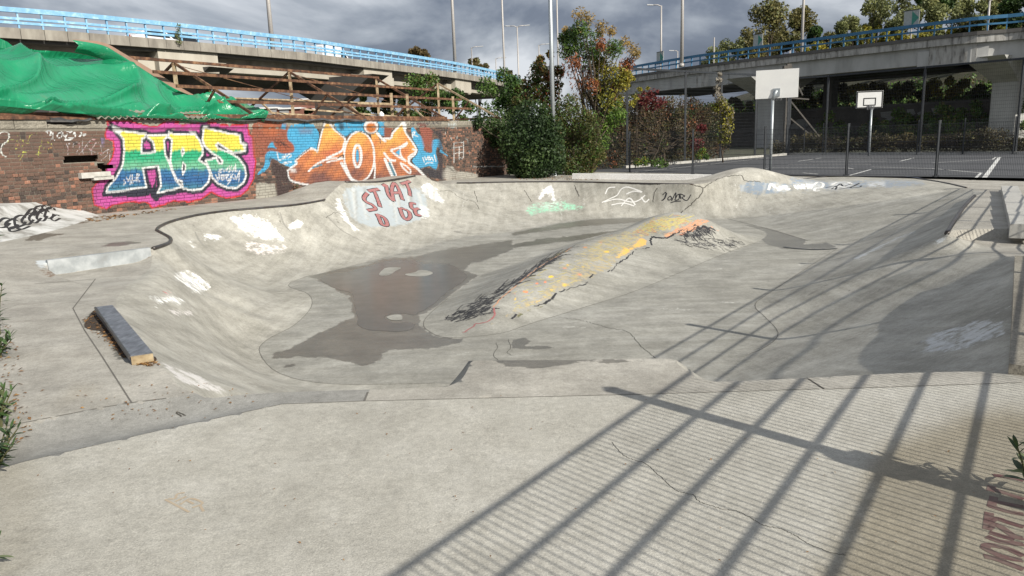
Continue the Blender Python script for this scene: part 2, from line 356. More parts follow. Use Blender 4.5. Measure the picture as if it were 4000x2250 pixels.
# ---- painted hump on the floor
HO = [(1650,1255),(1665,1290),(1750,1322),(1950,1303),(2080,1262),(2300,1195),(2500,1130),(2800,1003),(2960,945),(2998,915),(2960,893),(2860,872),(2700,866),(2560,880),(2400,905),(2200,960),(2000,1035),(1880,1075),(1750,1165)]
HOP = catmull(np.array([fg(*q)[:2] for q in HO]), 4, closed=True)
HC = [(1800,1282,.02),(1900,1262,.06),(1960,1165,.26),(2060,1095,.36),(2170,1022,.42),(2330,945,.44),(2450,910,.48),(2560,862,.72),(2650,842,.80),(2740,858,.68),(2850,905,.25),(2930,918,.05)]
hc = []
for x, y, h in HC:
    q = g(x, y, FLOOR+h); hc.append((q[0], q[1], h))
HCR = catmull(np.array(hc), 5)

xs = np.concatenate([np.arange(-16, -9, .14), np.arange(-9, 15.6, .05), np.arange(15.6, 18.01, .3)])
ys = np.concatenate([np.arange(-8, 3.2, .2), np.arange(3.2, 30.4, .05), np.arange(30.4, 38.1, .2)])
X, Y = np.meshgrid(xs, ys); sh = X.shape
# front slab seam / channel edges / riser line in world
SEAM = np.array([gp(x, y)[:2] for x, y in [(-500,1935),(0,1832),(88,1805),(622,1682),(1103,1579),(1420,1567),(2600,1538),(3200,1520),(3990,1495),(4600,1480)]])
CHU = np.array([gp(x, y)[:2] for x, y in [(-500,1800),(0,1680),(200,1632),(400,1592),(516,1573),(650,1556),(760,1538)]])
RIS = np.array([gp(x, y)[:2] for x, y in [(138,1022),(543,982),(597,972)]])
fine = (X > -9) & (X < 15.6) & (Y > 3.2) & (Y < 30.4)
def snap(X, Y, P, closed, h=0.05):
    x0, y0 = P[:, :2].min(0)-.2; x1, y1 = P[:, :2].max(0)+.2
    m = fine & (X > x0) & (X < x1) & (Y > y0) & (Y < y1); idx = np.where(m)
    d, bx, by, bs = polydist(X[idx], Y[idx], P, closed); k = (d < 0.52*h) & ~locked[idx]
    ii = (idx[0][k], idx[1][k]); X[ii] = bx[k]; Y[ii] = by[k]; locked[ii] = True
    return ii
locked = np.zeros(sh, bool)
ilip = snap(X, Y, LP, True); liplock = np.zeros(sh, bool); liplock[ilip] = True
snap(X, Y, FP, True); snap(X, Y, HOP, True); snap(X, Y, SEAM, False); snap(X, Y, CHU, False); snap(X, Y, RIS, False)
dL, _, _, sL = polydist(X, Y, LP); dF, _, _, _ = polydist(X, Y, FP)
inL = inpoly(X, Y, LP[:, :2]) & ~liplock; inF = inpoly(X, Y, FP) & inL
i0 = np.floor(sL).astype(int) % len(LP); i1 = (i0+1) % len(LP); ft = sL-np.floor(sL)
zL = LP[i0, 2]*(1-ft)+LP[i1, 2]*ft; st = LP[i0, 3]*(1-ft)+LP[i1, 3]*ft
Fz = floorz(X, Y)
t = dL/(dL+dF+1e-6); q = 1-t
spn = polydist(X, Y, np.array([sp(5, .3), sp(14, .1), sp(25, -.3)]), False)[0]
pw = 2.0-0.58*(1-sstep(3.4, 5.0, spn))
ledg = polydist(X, Y, np.array([gp(x_, y_)[:2] for x_, y_ in [(1675,1514),(1763,1505),(1830,1425),(2600,1401),(2700,1459),(2900,1488)]]), False)[0]
pw = pw+6.0*(1-sstep(.6, 2.2, ledg))
rb_ = 1-sstep(3.2, 4.8, spn)
prof = st*((1-rb_)*q**pw+rb_*(.11*q**(5+pw*.5)+.89*q**1.16))+(1-st)*(q*q*(3-2*q))
zw = Fz+(zL-Fz)*prof
D = deckz(X, Y)
# deck extras: lip height bleeds back onto the deck (raised bump) and a sunken pad in front of a riser
ex = zL-deckz(X, Y)*1.0
ls = LP[i0, 0]*(1-ft)+LP[i1, 0]*ft; ly = LP[i0, 1]*(1-ft)+LP[i1, 1]*ft
exl = zL-deckz(ls, ly)
D = D+exl*(1-sstep(0.9, 2.3, dL))
rd = (RIS[-1]-RIS[0]); rl = np.linalg.norm(rd); rd = rd/rl; rn = np.array([rd[1], -rd[0]])     # rn towards camera
ru = (X-RIS[0][0])*rd[0]+(Y-RIS[0][1])*rd[1]; rv = (X-RIS[0][0])*rn[0]+(Y-RIS[0][1])*rn[1]
pad = np.where((rv > 0.012) & (ru > 0.06), 1-np.clip(rv/2.3, 0, 1), 0)*sstep(0.06, 0.16, ru)*sstep(-0.3, 0.35, rl-ru)
D = D-0.17*pad*(~inL)
z = np.where(inF, Fz, np.where(inL, zw, D))
# channel
seamy = np.interp(X, SEAM[:, 0], SEAM[:, 1]); chy = np.interp(X, CHU[:, 0], CHU[:, 1])
chx1 = gp(1430, 1550)[0]
inCh = (Y > seamy) & (~inL) & (X < chx1) & ((X > CHU[-1, 0]) | (Y < chy))
cw = np.maximum(chy-seamy, 0.2)
z = z-np.where(inCh & (X < -1.3), 0.06*np.sin(np.clip((Y-seamy)/cw, 0, 1)*math.pi)*sstep(-1.3, -2.2, X), 0)
# smooth the wall and floor (not the lip)
free = inL & ~liplock
for _ in range(14):
    za = z.copy(); za[1:-1, 1:-1] = (z[:-2, 1:-1]+z[2:, 1:-1]+z[1:-1, :-2]+z[1:-1, 2:]+2*z[1:-1, 1:-1])/6
    z = np.where(free, za, z)
# bulge beside the far bank
z = z+0.50*np.exp(-(((X-8.6)/1.5)**2+((Y-27.0)/1.05)**2))
# hump
dO, _, _, _ = polydist(X, Y, HOP); inH = inpoly(X, Y, HOP) & inF
dC, _, _, sC = polydist(X, Y, HCR, False); j0 = np.clip(np.floor(sC).astype(int), 0, len(HCR)-2); fc = sC-j0
hz = HCR[j0, 2]*(1-fc)+HCR[j0+1, 2]*fc
th = dO/(dO+dC+1e-6); hump = hz*(0.35*th+0.65*th*th*(3-2*th))
hump = hump*1.15
for _ in range(16):
    ha = hump.copy(); ha[1:-1, 1:-1] = (hump[:-2, 1:-1]+hump[2:, 1:-1]+hump[1:-1, :-2]+hump[1:-1, 2:]+2*hump[1:-1, 1:-1])/6
    hump = np.where(inH & ~locked, ha, hump)
z = z+np.where(inH, hump, 0)

V = np.stack([X, Y, z], -1).reshape(-1, 3)
ny, nx = sh
ii = np.arange(ny*nx).reshape(ny, nx)
Q = np.stack([ii[:-1, :-1], ii[:-1, 1:], ii[1:, 1:], ii[1:, :-1]], -1).reshape(-1, 4)
cen = V[Q].mean(1); cx, cy = cen[:, 0], cen[:, 1]
# keep only the park side of wall and court fence
W0 = gp(600, 815); TH = math.radians(29.2); WD = np.array([math.sin(TH), math.cos(TH), 0]); WN = np.array([WD[1], -WD[0], 0])
FA = np.array([2.0, 38.9]); FB = np.array([18.0, 24.3]); fdv = (FB-FA)/np.linalg.norm(FB-FA); fnv = np.array([fdv[1], -fdv[0]])
fside = (cx-FA[0])*fnv[0]+(cy-FA[1])*fnv[1]
if ((0-FA[0])*fnv[0]+(0-FA[1])*fnv[1]) < 0: fside = -fside
wside = (cx-W0[0])*WN[0]+(cy-W0[1])*WN[1]
keep = (fside > -0.35) & (wside > -0.2)
cL = inpoly(cx, cy, LP[:, :2]); cF = inpoly(cx, cy, FP) & cL; cH = inpoly(cx, cy, HOP) & cF
sy_ = np.interp(cx, SEAM[:, 0], SEAM[:, 1]); cyy = np.interp(cx, CHU[:, 0], CHU[:, 1])
cFront = (cy < sy_) & ~cL
cCh = (cy >= sy_) & ~cL & (cx < chx1) & ((cx > CHU[-1, 0]) | (cy < cyy)) & (cy < 6.2)
reg = np.full(len(cx), 0)      # deck
reg[cL] = 1; reg[cF] = 2; reg[cH] = 3; reg[cFront] = 4; reg[cCh] = 5

# ---- paint and damp attributes, given as photo outlines and stored on the surface
PX = proj(V); px, py = PX[:, 0], PX[:, 1]
paint = np.zeros((len(V), 4)); wet = np.zeros(len(V)); stain = np.zeros(len(V))
vreg = np.full(len(V), 0); vreg[inL.ravel()] = 1; vreg[inF.ravel()] = 2; vreg[inH.ravel()] = 3
front = V[:, 1] > 1.0
def put(poly, col, a=1.0, soft=10, regs=(0, 1, 2, 3), tr=None):
    P = np.array(poly, float)
    if tr: P = np.stack([tr[0]+P[:, 0]/tr[2], tr[1]+P[:, 1]/tr[2]], -1)
    m = front & np.isin(vreg, regs) & (px > P[:, 0].min()-soft) & (px < P[:, 0].max()+soft) & (py > P[:, 1].min()-soft) & (py < P[:, 1].max()+soft)
    k = np.where(m)[0]
    if not len(k): return
    d = polydist(px[k], py[k], P)[0]; s = np.where(inpoly(px[k], py[k], P), d, -d)
    al = sstep(-soft, soft, s)*a
    if col == 's': stain[k] = np.maximum(stain[k], al); return
    if isinstance(col, str): wet[k] = np.maximum(wet[k], al); return
    o_ = paint[k]; w_ = al[:, None]
    na = np.maximum(o_[:, 3], al)
    rgb = np.where((al > 0.05)[:, None], o_[:, :3]*(1-w_)+np.array(col)*w_, o_[:, :3]); rgb = np.where((o_[:, 3] < 0.05)[:, None], np.array(col), rgb)
    paint[k] = np.concatenate([rgb, na[:, None]], 1)
c6 = (1000, 440, 2.576); c7 = (2000, 440, 2.576); c8 = (3000, 440, 2.576); d1 = (0, 900, 2.576); d2 = (1000, 900, 2.576); d3 = (2000, 900, 2.576); d4 = (3000, 900, 2.576); e7 = (2600, 1400, 1.705)
GREY = (0.36, 0.40, 0.42); WHT = (0.80, 0.80, 0.78); BLU = (0.22, 0.27, 0.33)
put([(880,770),(1000,730),(1300,720),(1640,760),(1720,850),(1740,1000),(1650,1090),(1400,1150),(1150,1160),(1000,1100),(930,1020),(870,870)], GREY, .72, 14, (1,), c6)
put([(800,870),(850,850),(880,950),(960,1100),(1080,1210),(1000,1200),(880,1090),(810,980)], WHT, .62, 10, (1,), c6)
put([(1650,740),(1720,690),(1830,760),(1830,810),(1890,860),(1890,920),(1760,880),(1680,810)], WHT, .66, 9, (1,), c6)
put([(1650,930),(1750,960),(1760,1050),(1660,1080)], WHT, .55, 9, (1,), c6)
put([(310,1120),(420,1070),(490,1110),(450,1160),(330,1180)], WHT, .66, 9, (1,), c6)
put([(-280,1040),(-60,1010),(150,1100),(240,1200),(320,1310),(150,1290),(-40,1260),(-200,1150)], WHT, .60, 14, (1,), c6)
put([(-120,1280),(350,1340),(300,1400),(100,1449),(-100,1400)], (0.72,0.66,0.63), .52, 16, (1,), c6)
put([(2030,40),(2150,20),(2250,60),(2200,110),(2060,90)], WHT, .6, 10, (1,), d1)
put([(1880,100),(1930,80),(1990,180),(1940,190)], WHT, .5, 8, (1,), d1)
put([(1740,420),(1880,380),(2020,460),(2160,540),(2100,610),(1960,640),(1860,560),(1760,500)], WHT, .56, 12, (1,), d1)
put([(1460,660),(1560,640),(1700,650),(1880,690),(1830,760),(1700,730),(1560,790),(1540,710)], WHT, .55, 12, (1,), d1)
put([(1650,800),(1960,780),(1940,880),(1760,860)], (0.72,0.68,0.66), .5, 14, (1,), d1)
put([(1640,620),(1690,590),(1710,610),(1660,650)], (0.5,0.12,0.13), .6, 6, (1,), d1)
put([(255,860),(300,770),(400,715),(430,800),(450,900),(400,910),(390,830),(340,820),(280,890)], WHT, .66, 9, (1,), c7)
put([(120,990),(180,920),(420,880),(560,890),(730,950),(720,970),(500,1000),(300,1010),(190,1050)], (0.30,0.60,0.42), .52, 10, (1,), c7)
put([(130,960),(300,900),(460,920),(440,960),(250,950)], (0.62,0.74,0.66), .5, 10, (1,), c7)
put([(2270,720),(2400,690),(2576,680),(2800,720),(2820,800),(2600,830),(2400,830),(2300,790)], BLU, .62, 14, (0,1), c7)
put([(230,640),(600,680),(900,670),(1200,660),(1560,680),(1600,730),(1300,770),(1000,760),(700,790),(400,800),(200,740)], (0.25,0.30,0.37), .55, 16, (0,1), c8)
put([(260,720),(420,700),(560,720),(530,800),(400,770),(270,780)], WHT, .55, 10, (0,1), c8)
put([(620,700),(830,690),(880,740),(700,780),(630,770)], WHT, .58, 10, (0,1), c8)
put([(1000,700),(1170,690),(1180,740),(1010,760)], WHT, .55, 10, (0,1), c8)
put([(20,720),(60,710),(230,750),(210,800),(60,790)], WHT, .55, 8, (0,1), c8)
put([(1490,1080),(1700,1020),(2100,900),(2380,910),(2400,1040),(2100,1160),(1850,1220),(1480,1240),(1620,1150)], (0.55,0.56,0.56), .55, 12, (1,), d4)
put([(820,290),(1230,90),(1480,0),(1500,20),(1250,120),(900,300)], (0.55,0.57,0.57), .58, 9, (1,), d4)
put([(1640,150),(1700,80),(1800,60),(1780,110),(1690,160)], (0.55,0.57,0.57), .55, 8, (1,), d4)
put([(1030,0),(1300,100),(1560,240),(1480,250),(1250,180),(1100,90)], (0.62,0.60,0.58), .55, 9, (1,), (0, 1400, 1.7046))
# water and rubber streaks running down the banks
rgs = np.random.default_rng(21)
for k in range(120):
    x0_, y0_, dx, dy = [(rgs.uniform(620, 1250), None, .35, 1), (rgs.uniform(1250, 1750), None, .15, 1), (rgs.uniform(1750, 2700), None, .02, 1), (rgs.uniform(2700, 3300), None, -.25, 1)][k % 4]
    y0_ = np.interp(x0_, [620,776,1000,1268,1349,1620,1740,2000,2700,2900,3100,3300], [900,845,820,785,715,692,722,714,724,690,705,692])+rgs.uniform(4, 60); L_ = rgs.uniform(40, 150); w_ = rgs.uniform(2, 7)
    x1_, y1_ = x0_+dx*L_+rgs.normal(0, 8), y0_+L_
    put([(x0_-w_, y0_), (x0_+w_, y0_), (x1_+w_*.5, y1_), (x1_-w_*.5, y1_)], ((.20,.19,.165) if k % 3 else (.58,.57,.53)), rgs.uniform(.34, .5), 5, (1,))
for k in range(70):
    x0_, y0_ = rgs.uniform(1100, 3200), rgs.uniform(880, 1400); L_ = rgs.uniform(60, 260); h_ = rgs.uniform(3, 9); sl_ = rgs.uniform(-.12, .04)
    put([(x0_, y0_-h_), (x0_+L_*.5, y0_-h_*1.4+sl_*L_*.5), (x0_+L_, y0_+sl_*L_), (x0_+L_*.5, y0_+h_+sl_*L_*.5)], ((.22,.215,.19) if k % 2 else (.50,.495,.46)), rgs.uniform(.3, .46), 7, (2,))
for k in range(60):
    f_ = rgs.uniform(0, 1); x0_, y0_ = 3150+rgs.uniform(-100, 700), rgs.uniform(900, 1430); L_ = rgs.uniform(80, 260); a_ = -.6
    put([(x0_, y0_), (x0_+L_*.5, y0_-6+a_*L_*.5), (x0_+L_, y0_+a_*L_), (x0_+L_*.5, y0_+6+a_*L_*.5)], ((.20,.19,.17) if k % 2 else (.50,.49,.46)), rgs.uniform(.32, .48), 6, (1,))
# lava hump
put([(600,1460),(900,1230),(1150,1190),(1400,1050),(1600,1030),(1800,1050),(1950,1120),(1850,1110),(1700,1180),(1450,1230),(1250,1300),(1180,1449)], (0.40,0.34,0.18), .48, 20, (3,), c7)
put([(-300,1000),(0,800),(300,600),(600,350),(900,150),(1250,60),(1350,150),(1150,220),(1000,390),(760,500),(600,570),(470,620),(380,700),(0,850)], (0.40,0.33,0.19), .45, 14, (3,), d3)
put([(1230,1190),(1400,1070),(1600,1030),(1800,1060),(1700,1120),(1600,1190),(1400,1210)], (0.52,0.44,0.12), .5, 14, (3,), c7)
put([(1500,1230),(1700,1170),(1780,1120),(1850,1080),(1960,1120),(2100,1200),(1990,1150),(1870,1130),(1780,1190),(1640,1230),(1550,1270)], (0.70,0.30,0.17), .56, 10, (3,), c7)
put([(1210,1350),(1300,1240),(1360,1290),(1350,1340),(1230,1370),(1150,1430),(1100,1420),(1130,1370)], (0.78,0.43,0.09), .72, 8, (3,), c7)
put([(130,770),(240,700),(330,660),(350,690),(240,730),(180,760)], (0.78,0.50,0.10), .6, 8, (3,), d3)
put([(1020,280),(1130,170),(1180,190),(1130,250),(1080,290)], (0.78,0.48,0.09), .62, 7, (3,), d3)
put([(1640,1240),(1750,1180),(1860,1130),(1980,1150),(2050,1200),(1900,1260),(1730,1260)], (0.03,0.03,0.035), .56, 9, (3,), c7)
put([(1560,1270),(1900,1260),(2200,1250),(2350,1280),(2200,1380),(1900,1370),(1700,1330)], (0.07,0.07,0.075), .40, 14, (3,), c7)
put([(1850,900),(2200,700),(2400,600),(2576,500),(2500,640),(2400,720),(2360,840),(2200,900),(2000,930)], (0.05,0.05,0.055), .50, 14, (3,), d2)
put([(-60,560),(100,450),(300,300),(570,180),(430,310),(150,480),(0,580)], (0.07,0.07,0.08), .52, 10, (3,), d3)
put([(0,860),(150,790),(330,745),(400,700),(330,770),(150,830),(60,890)], (0.10,0.10,0.04), .55, 6, (3,), d3)
for cxp, cyp, r, cc in [(955,215,13,'y'),(385,468,14,'y'),(715,368,10,'y'),(35,688,10,'y'),(565,348,8,'y'),(735,170,9,'r'),(530,378,9,'r'),(335,518,11,'r'),(135,620,13,'r'),(680,442,10,'r'),(250,534,10,'r'),(895,118,8,'r'),(20,636,10,'r'),(410,600,12,'y'),(530,548,14,'y')]:
    P = [(cxp+r*1.9*math.cos(a), cyp+r*math.sin(a)) for a in np.linspace(0, 6.28, 10)[:-1]]
    put(P, (0.80,0.50,0.06) if cc == 'y' else (0.70,0.22,0.12), .9, 5, (3,), d3)
# damp patches
put([(500,455),(700,410),(1100,350),(1280,290),(1400,275),(1600,272),(1850,200),(2200,150),(2576,100),(2576,190),(2340,290),(2150,330),(2100,400),(2230,460),(2080,560),(1960,640),(1850,750),(1640,860),(1650,920),(1720,1000),(1850,1030),(2100,1085),(2060,1130),(1900,1160),(1700,1190),(1400,1190),(1270,1230),(1280,1290),(1100,1360),(950,1330),(840,1300),(700,1270),(450,1270),(170,1300),(180,1230),(350,1190),(480,1120),(600,1050),(720,1000),(870,930),(1000,870),(960,800),(970,740),(930,690),(950,660),(850,630),(750,560),(620,500)], 'w', 1, 15, (2,), d2)
for P, tr in [([(0,1210),(400,1130),(800,1072),(1400,1058),(1500,1075),(1250,1100),(900,1130),(650,1150),(400,1180),(200,1210),(0,1240)], c7), ([(-80,1340),(0,1330),(300,1270),(700,1230),(1100,1180),(1180,1195),(900,1240),(700,1280),(400,1310),(0,1365)], c7),
  ([(2000,1125),(2400,1130),(2600,1170),(2960,1285),(2930,1330),(3160,1310),(3260,1350),(3140,1370),(2730,1370),(2576,1330),(2400,1200)], c7), ([(250,1380),(340,1345),(410,1355),(330,1385)], d2), ([(0,1110),(120,1080),(210,1110),(130,1165),(300,1165),(440,1180),(200,1200),(0,1190)], d3),
  ([(170,1230),(380,1205),(460,1215),(650,1225),(480,1250),(400,1290),(230,1295),(310,1250)], (0,440,2.576)), ([(1010,1345),(1120,1310),(1280,1295),(1430,1310),(1300,1325),(1220,1345)], (0,440,2.576)), ([(700,1115),(830,1095),(930,1090),(850,1112)], (0,440,2.576)),
  ([(380,5),(700,0),(1500,5),(1200,28),(1000,20),(700,60),(480,52)], (1700,1402,1.705)), ([(820,960),(900,830),(960,810),(1000,880),(1090,990),(1180,1100),(1280,1290),(1200,1300),(1120,1150),(1000,1010),(880,1000)], d1)]:
    put(P, 'w', .95, 9, ((0,) if tr[1] in (440, 1402) and tr[0] in (0, 1700) or tr == d1 else (2,)), tr)
# brown damp stain on the front slab
put([(1000,1500),(1250,1000),(1350,700),(1500,560),(1800,450),(2000,370),(2300,330),(2700,420),(2700,1700),(1000,1700)], 's', .95, 60, (0,), e7)
put([(500,180),(650,190),(600,260),(450,290),(380,320),(420,270)], 's', .45, 40, (0,), (0, 1400, 1.7046))
put([(-200,250),(60,240),(120,400),(300,900),(200,1449),(-200,1500)], 's', .4, 70, (0,), (0, 1400, 1.7046))
#put([(1150,620),(1700,560),(2216,470),(2216,700),(1700,700),(1200,720)], (0.56,0.55,0.52), .34, 60, (0,), (0, 1400, 1.7046))
put([(350,300),(1400,205),(1400,295),(380,390)], (0.50,0.53,0.54), .7, 6, (0,), d1)
put([(1400,205),(1500,195),(1520,280),(1410,295)], (0.16,0.13,0.10), .7, 6, (0,), d1)
put([(360,385),(640,395),(560,480),(400,480)], (0.16,0.10,0.06), .42, 10, (0,), d1)

REGN = [('skatepark_deck', 'concrete_deck'), ('bowl_bank', 'concrete_bowl'), ('bowl_floor', 'concrete_floor'), ('painted_hump', 'concrete_floor'), ('front_slab', 'concrete_front'), ('drain_channel', 'concrete_channel')]
PARK = []
for r, (nm, mt) in enumerate(REGN):
    Fq = Q[keep & (reg == r)]; used, inv = np.unique(Fq, return_inverse=True)
    o = mesh(nm, V[used], inv.reshape(-1, 4), MATS[mt], smooth=True)
    colattr(o, 'paint', paint[used]); fattr(o, 'wet', wet[used]); fattr(o, 'stain', stain[used]); PARK.append(o)
    if nm != 'painted_hump': tag(o, kind='structure')
tag(PARK[3], 'low concrete hump painted like flowing lava with black hatching, rising from the bowl floor', 'skate hump')
for o in PARK: # sharp lip where slopes meet
    o.data.shade_smooth() if hasattr(o.data, 'shade_smooth') else None
DECK, BANK, BFLOOR, HUMP, FRONT, CHAN = PARK
BV = BVHTree.FromPolygons(V.tolist(), [tuple(f) for f in Q[keep].tolist()])
def cast(x, y, bv=None):
    d = ray(x, y); d = d/np.linalg.norm(d); h = (bv or BV).ray_cast(Vector(CAM), Vector(d))
    return h
def ribbon(pts, wid, m, parent, name, tr=None, lift=None, bv=None, step=7, smooth=True, taper=False, jit=0.0):
    P = np.array(pts, float)
    if tr: P = np.stack([tr[0]+P[:, 0]/tr[2], tr[1]+P[:, 1]/tr[2]], -1)
    if smooth and len(P) > 2: P = catmull(P, 4)
    seg = []
    for a, b in zip(P[:-1], P[1:]):
        n = max(1, int(np.hypot(*(b-a))/step)); seg += [a+(b-a)*k/n for k in range(n)]
    seg.append(P[-1]); L = []; Nn = []
    for q in seg:
        q = q+np.random.default_rng(int(abs(q[0]*7+q[1]*13))).normal(0, 1, 2)*jit if jit else q
        h = cast(q[0], q[1], bv)
        if h[0] is None: continue
        n = np.array(h[1]); n = n if n@(CAM-np.array(h[0])) > 0 else -n
        lf_ = lift if lift is not None else min(.004, .0006+.00022*np.linalg.norm(np.array(h[0])-CAM)); L.append(np.array(h[0])+n*lf_); Nn.append(n)
    if len(L) < 2: return None
    L = np.array(L); T = np.gradient(L, axis=0); Vv = []
    for i, (p, n, t_) in enumerate(zip(L, Nn, T)):
        s = np.cross(n, t_); s /= np.linalg.norm(s)+1e-9
        w_ = wid/2*(0.35+0.65*math.sin(math.pi*(i+.5)/len(L)) if taper else 1)
        Vv += [p+s*w_, p-s*w_]
    return mesh(name, Vv, [(2*i, 2*i+1, 2*i+3, 2*i+2) for i in range(len(L)-1)], m, parent)
def strokes(lst, wid, m, parent, name, tr=None, **k):
    """several strokes joined into one painted tag"""
    obs = [ribbon(s, wid, m, None, name, tr, **k) for s in lst]; obs = [o for o in obs if o]
    mb = MB()
    for o in obs:
        mb.add([v.co for v in o.data.vertices], [tuple(p.vertices) for p in o.data.polygons])
        me = o.data; bpy.data.objects.remove(o); bpy.data.meshes.remove(me)
    return mb.build(name, m, parent) if mb.n else None

# ---- joints and cracks
JM, CM = MATS['joint'], MATS['crack']
ribbon([(-40,1842),(88,1805),(622,1682),(1103,1579)], .007, JM, FRONT, 'joint', smooth=False)
ribbon([(1103,1579),(1420,1567),(2600,1538),(3200,1520)], .007, JM, FRONT, 'joint', smooth=False)
ribbon([(3220,1521),(3990,1495)], .008, JM, FRONT, 'joint', smooth=False)
ribbon([(3151,1476),(3220,1521)], .014, CM, DECK, 'joint', smooth=False)
ribbon([(1423,1566),(1437,1532)], .014, JM, DECK, 'joint', smooth=False)
ribbon([(285,1205),(330,1290),(400,1395),(515,1575)], .010, JM, DECK, 'joint', smooth=False)
ribbon([(285,1205),(373,1090)], .012, JM, DECK, 'joint', smooth=False)
ribbon([(134,1110),(250,1100),(373,1090)], .012, JM, DECK, 'joint', smooth=False)
ribbon([(29,1664),(400,1592),(516,1573),(650,1556)], .012, JM, CHAN, 'joint', smooth=False)
fpx = [(1532,999),(1250,1070),(1205,1078),(1125,1115),(1205,1150),(1215,1200),(1150,1270),(1040,1330),(1015,1380),(1095,1460),(1300,1500),(1700,1497)]
ribbon(fpx, .009, JM, BFLOOR, 'joint')
ribbon([(2900,1395),(3000,1350),(3040,1300),(2990,1240),(2950,1195),(3000,1148),(3272,970)], .009, JM, BFLOOR, 'joint')
ribbon([(1750,1165),(1680,1225),(1655,1260),(1670,1290),(1750,1320),(1950,1303),(2080,1262),(2300,1195),(2500,1130),(2800,1003),(2960,945)], .009, JM, BFLOOR, 'joint')
ribbon([(2842,855),(3000,894),(3155,940)], .02, JM, BFLOOR, 'joint')
for P, tr, wd in [([(0,820),(40,860),(100,890),(180,910),(230,955),(360,1000),(480,1020),(580,1070),(650,1110),(780,1140),(880,1190),(960,1240),(1090,1290),(1200,1310)], e7, .003),
  ([(1860,560),(1890,600),(1960,660),(2080,700),(2140,750),(2216,820)], (1300,1400,1.7046), .003), ([(530,885),(700,905),(880,955),(980,985),(1120,1005),(1200,1050),(1250,1110),(1300,1170),(1360,1220),(1450,1285)], d3, .007),
  ([(2410,1130),(2430,1180),(2390,1250),(2430,1300)], d2, .006), ([(2540,1100),(2560,1180),(2530,1230),(2576,1260)], d2, .006), ([(1830,730),(1920,760),(1880,850),(1700,1010)], c7, .03), ([(1920,760),(2100,660),(2300,630),(2340,680),(2500,700)], c7, .025),
  ([(630,730),(680,850),(640,760)], c7, .02), ([(1840,790),(1960,790),(2060,860),(2200,900),(2250,980)], c6, .02), ([(2200,790),(2230,900)], c6, .02), ([(1460,760),(1430,830),(1420,900)], c7, .025), ([(120,780),(200,900)], c7, .02),
  ([(1210,390),(1170,360),(1240,380)], (0,1400,1.7046), .01), ([(700,1060),(820,1000),(950,1120)], c6, .012)]:
    ribbon(P, wd, CM, (FRONT if tr in (e7,) else BANK), 'crack', tr, jit=1.2, step=5)
pmat('scuff', (0.23, 0.222, 0.20), (0.30, 0.29, 0.26), rough=.9, scale=20)
# streaks of rubber on the banks
for P, tr, wd in [([(1960,10),(2010,110),(2085,180)], d1, .06), ([(240,1000),(280,1120),(350,1200)], c6, .05), ([(690,1000),(760,1090),(870,1190),(1000,1260),(1100,1310)], c6, .04), ([(1200,1320),(1280,1335)], c6, .10), ([(2010,1190),(2050,1210)], c6, .22)]:
    ribbon(P, wd, MATS['scuff'], BANK, 'scuff_mark', tr, taper=True)
# ---- graffiti on the bank
RP, BP, WP = MATS['red_paint'], MATS['black_paint'], MATS['white_paint']
letters = [[(1120,810),(1085,860),(1110,900),(1170,930),(1200,970),(1120,985)], [(1130,790),(1235,770)], [(1190,790),(1225,880),(1250,950)], [(1275,740),(1310,730),(1320,800),(1350,860),(1385,890)], [(1385,890),(1365,780),(1390,710),(1430,760),(1475,880)], [(1380,810),(1440,805)], [(1460,720),(1550,690)], [(1510,705),(1540,780),(1550,840)],
  [(1215,1020),(1245,1080),(1270,1130),(1320,1130),(1290,1060),(1215,1025)], [(1445,960),(1475,1040),(1510,1080),(1550,1050),(1530,990),(1450,960)], [(1610,920),(1560,915),(1575,970),(1640,965),(1600,980),(1620,1035),(1655,1030)]]
tgx = thing('painted_lettering', 'dark red block letters STRAT RIDE outlined in black on grey painted bank', 'graffiti', gp(1500, 800))
for s in letters:
    ribbon(s, .17, BP, tgx, 'letter_outline', c6, lift=0.004, step=4, jit=.5); ribbon(s, .115, RP, tgx, 'letter', c6, lift=0.008, step=4)
o = strokes([[(1505,885),(1535,860),(1550,800),(1515,830)], [(1515,885),(1540,860),(1560,810)], [(1590,840),(1570,860),(1575,880),(1605,870),(1600,845),(1590,840)], [(1605,890),(1640,820),(1650,810),(1645,860)], [(1645,850),(1680,820),(1680,870),(1640,880),(1660,840)], [(1690,815),(1700,870),(1690,820),(1740,840),(1710,855),(1760,885),(1800,825)], [(1595,908),(1640,895),(1700,890)]], .035, BP, None, 'painted_tag', c7, step=4)
tag(o, 'thin black signature tag sprayed on the far bank beside a hump', 'graffiti')
o = strokes([[(580,755),(640,745),(700,735),(730,715),(760,740),(840,715)], [(640,770),(690,740),(680,775)], [(720,770),(850,745),(920,710),(830,755),(920,750),(940,735)]], .06, BP, None, 'painted_tag', c8, step=4)
tag(o, 'thick black marker scrawl over white letters on the far bank', 'graffiti')
o = strokes([[(5,780),(30,715),(70,760)], [(60,740),(100,770),(110,790)], [(120,780),(160,740),(190,740),(170,760),(220,765),(180,780)], [(265,730),(290,770),(310,730),(330,770),(345,725)], [(360,720),(365,770),(360,745),(400,740),(395,715),(405,770)], [(415,720),(430,765),(450,720)], [(460,730),(500,700),(555,715),(540,755),(480,760),(470,790),(520,785)], [(640,730),(700,700),(800,700),(840,720)], [(650,760),(720,745),(780,755)]], .09, WP, None, 'painted_tag', c8, step=4)
tag(o, 'loose white painted letters on blue-grey patch of the far bank', 'graffiti')
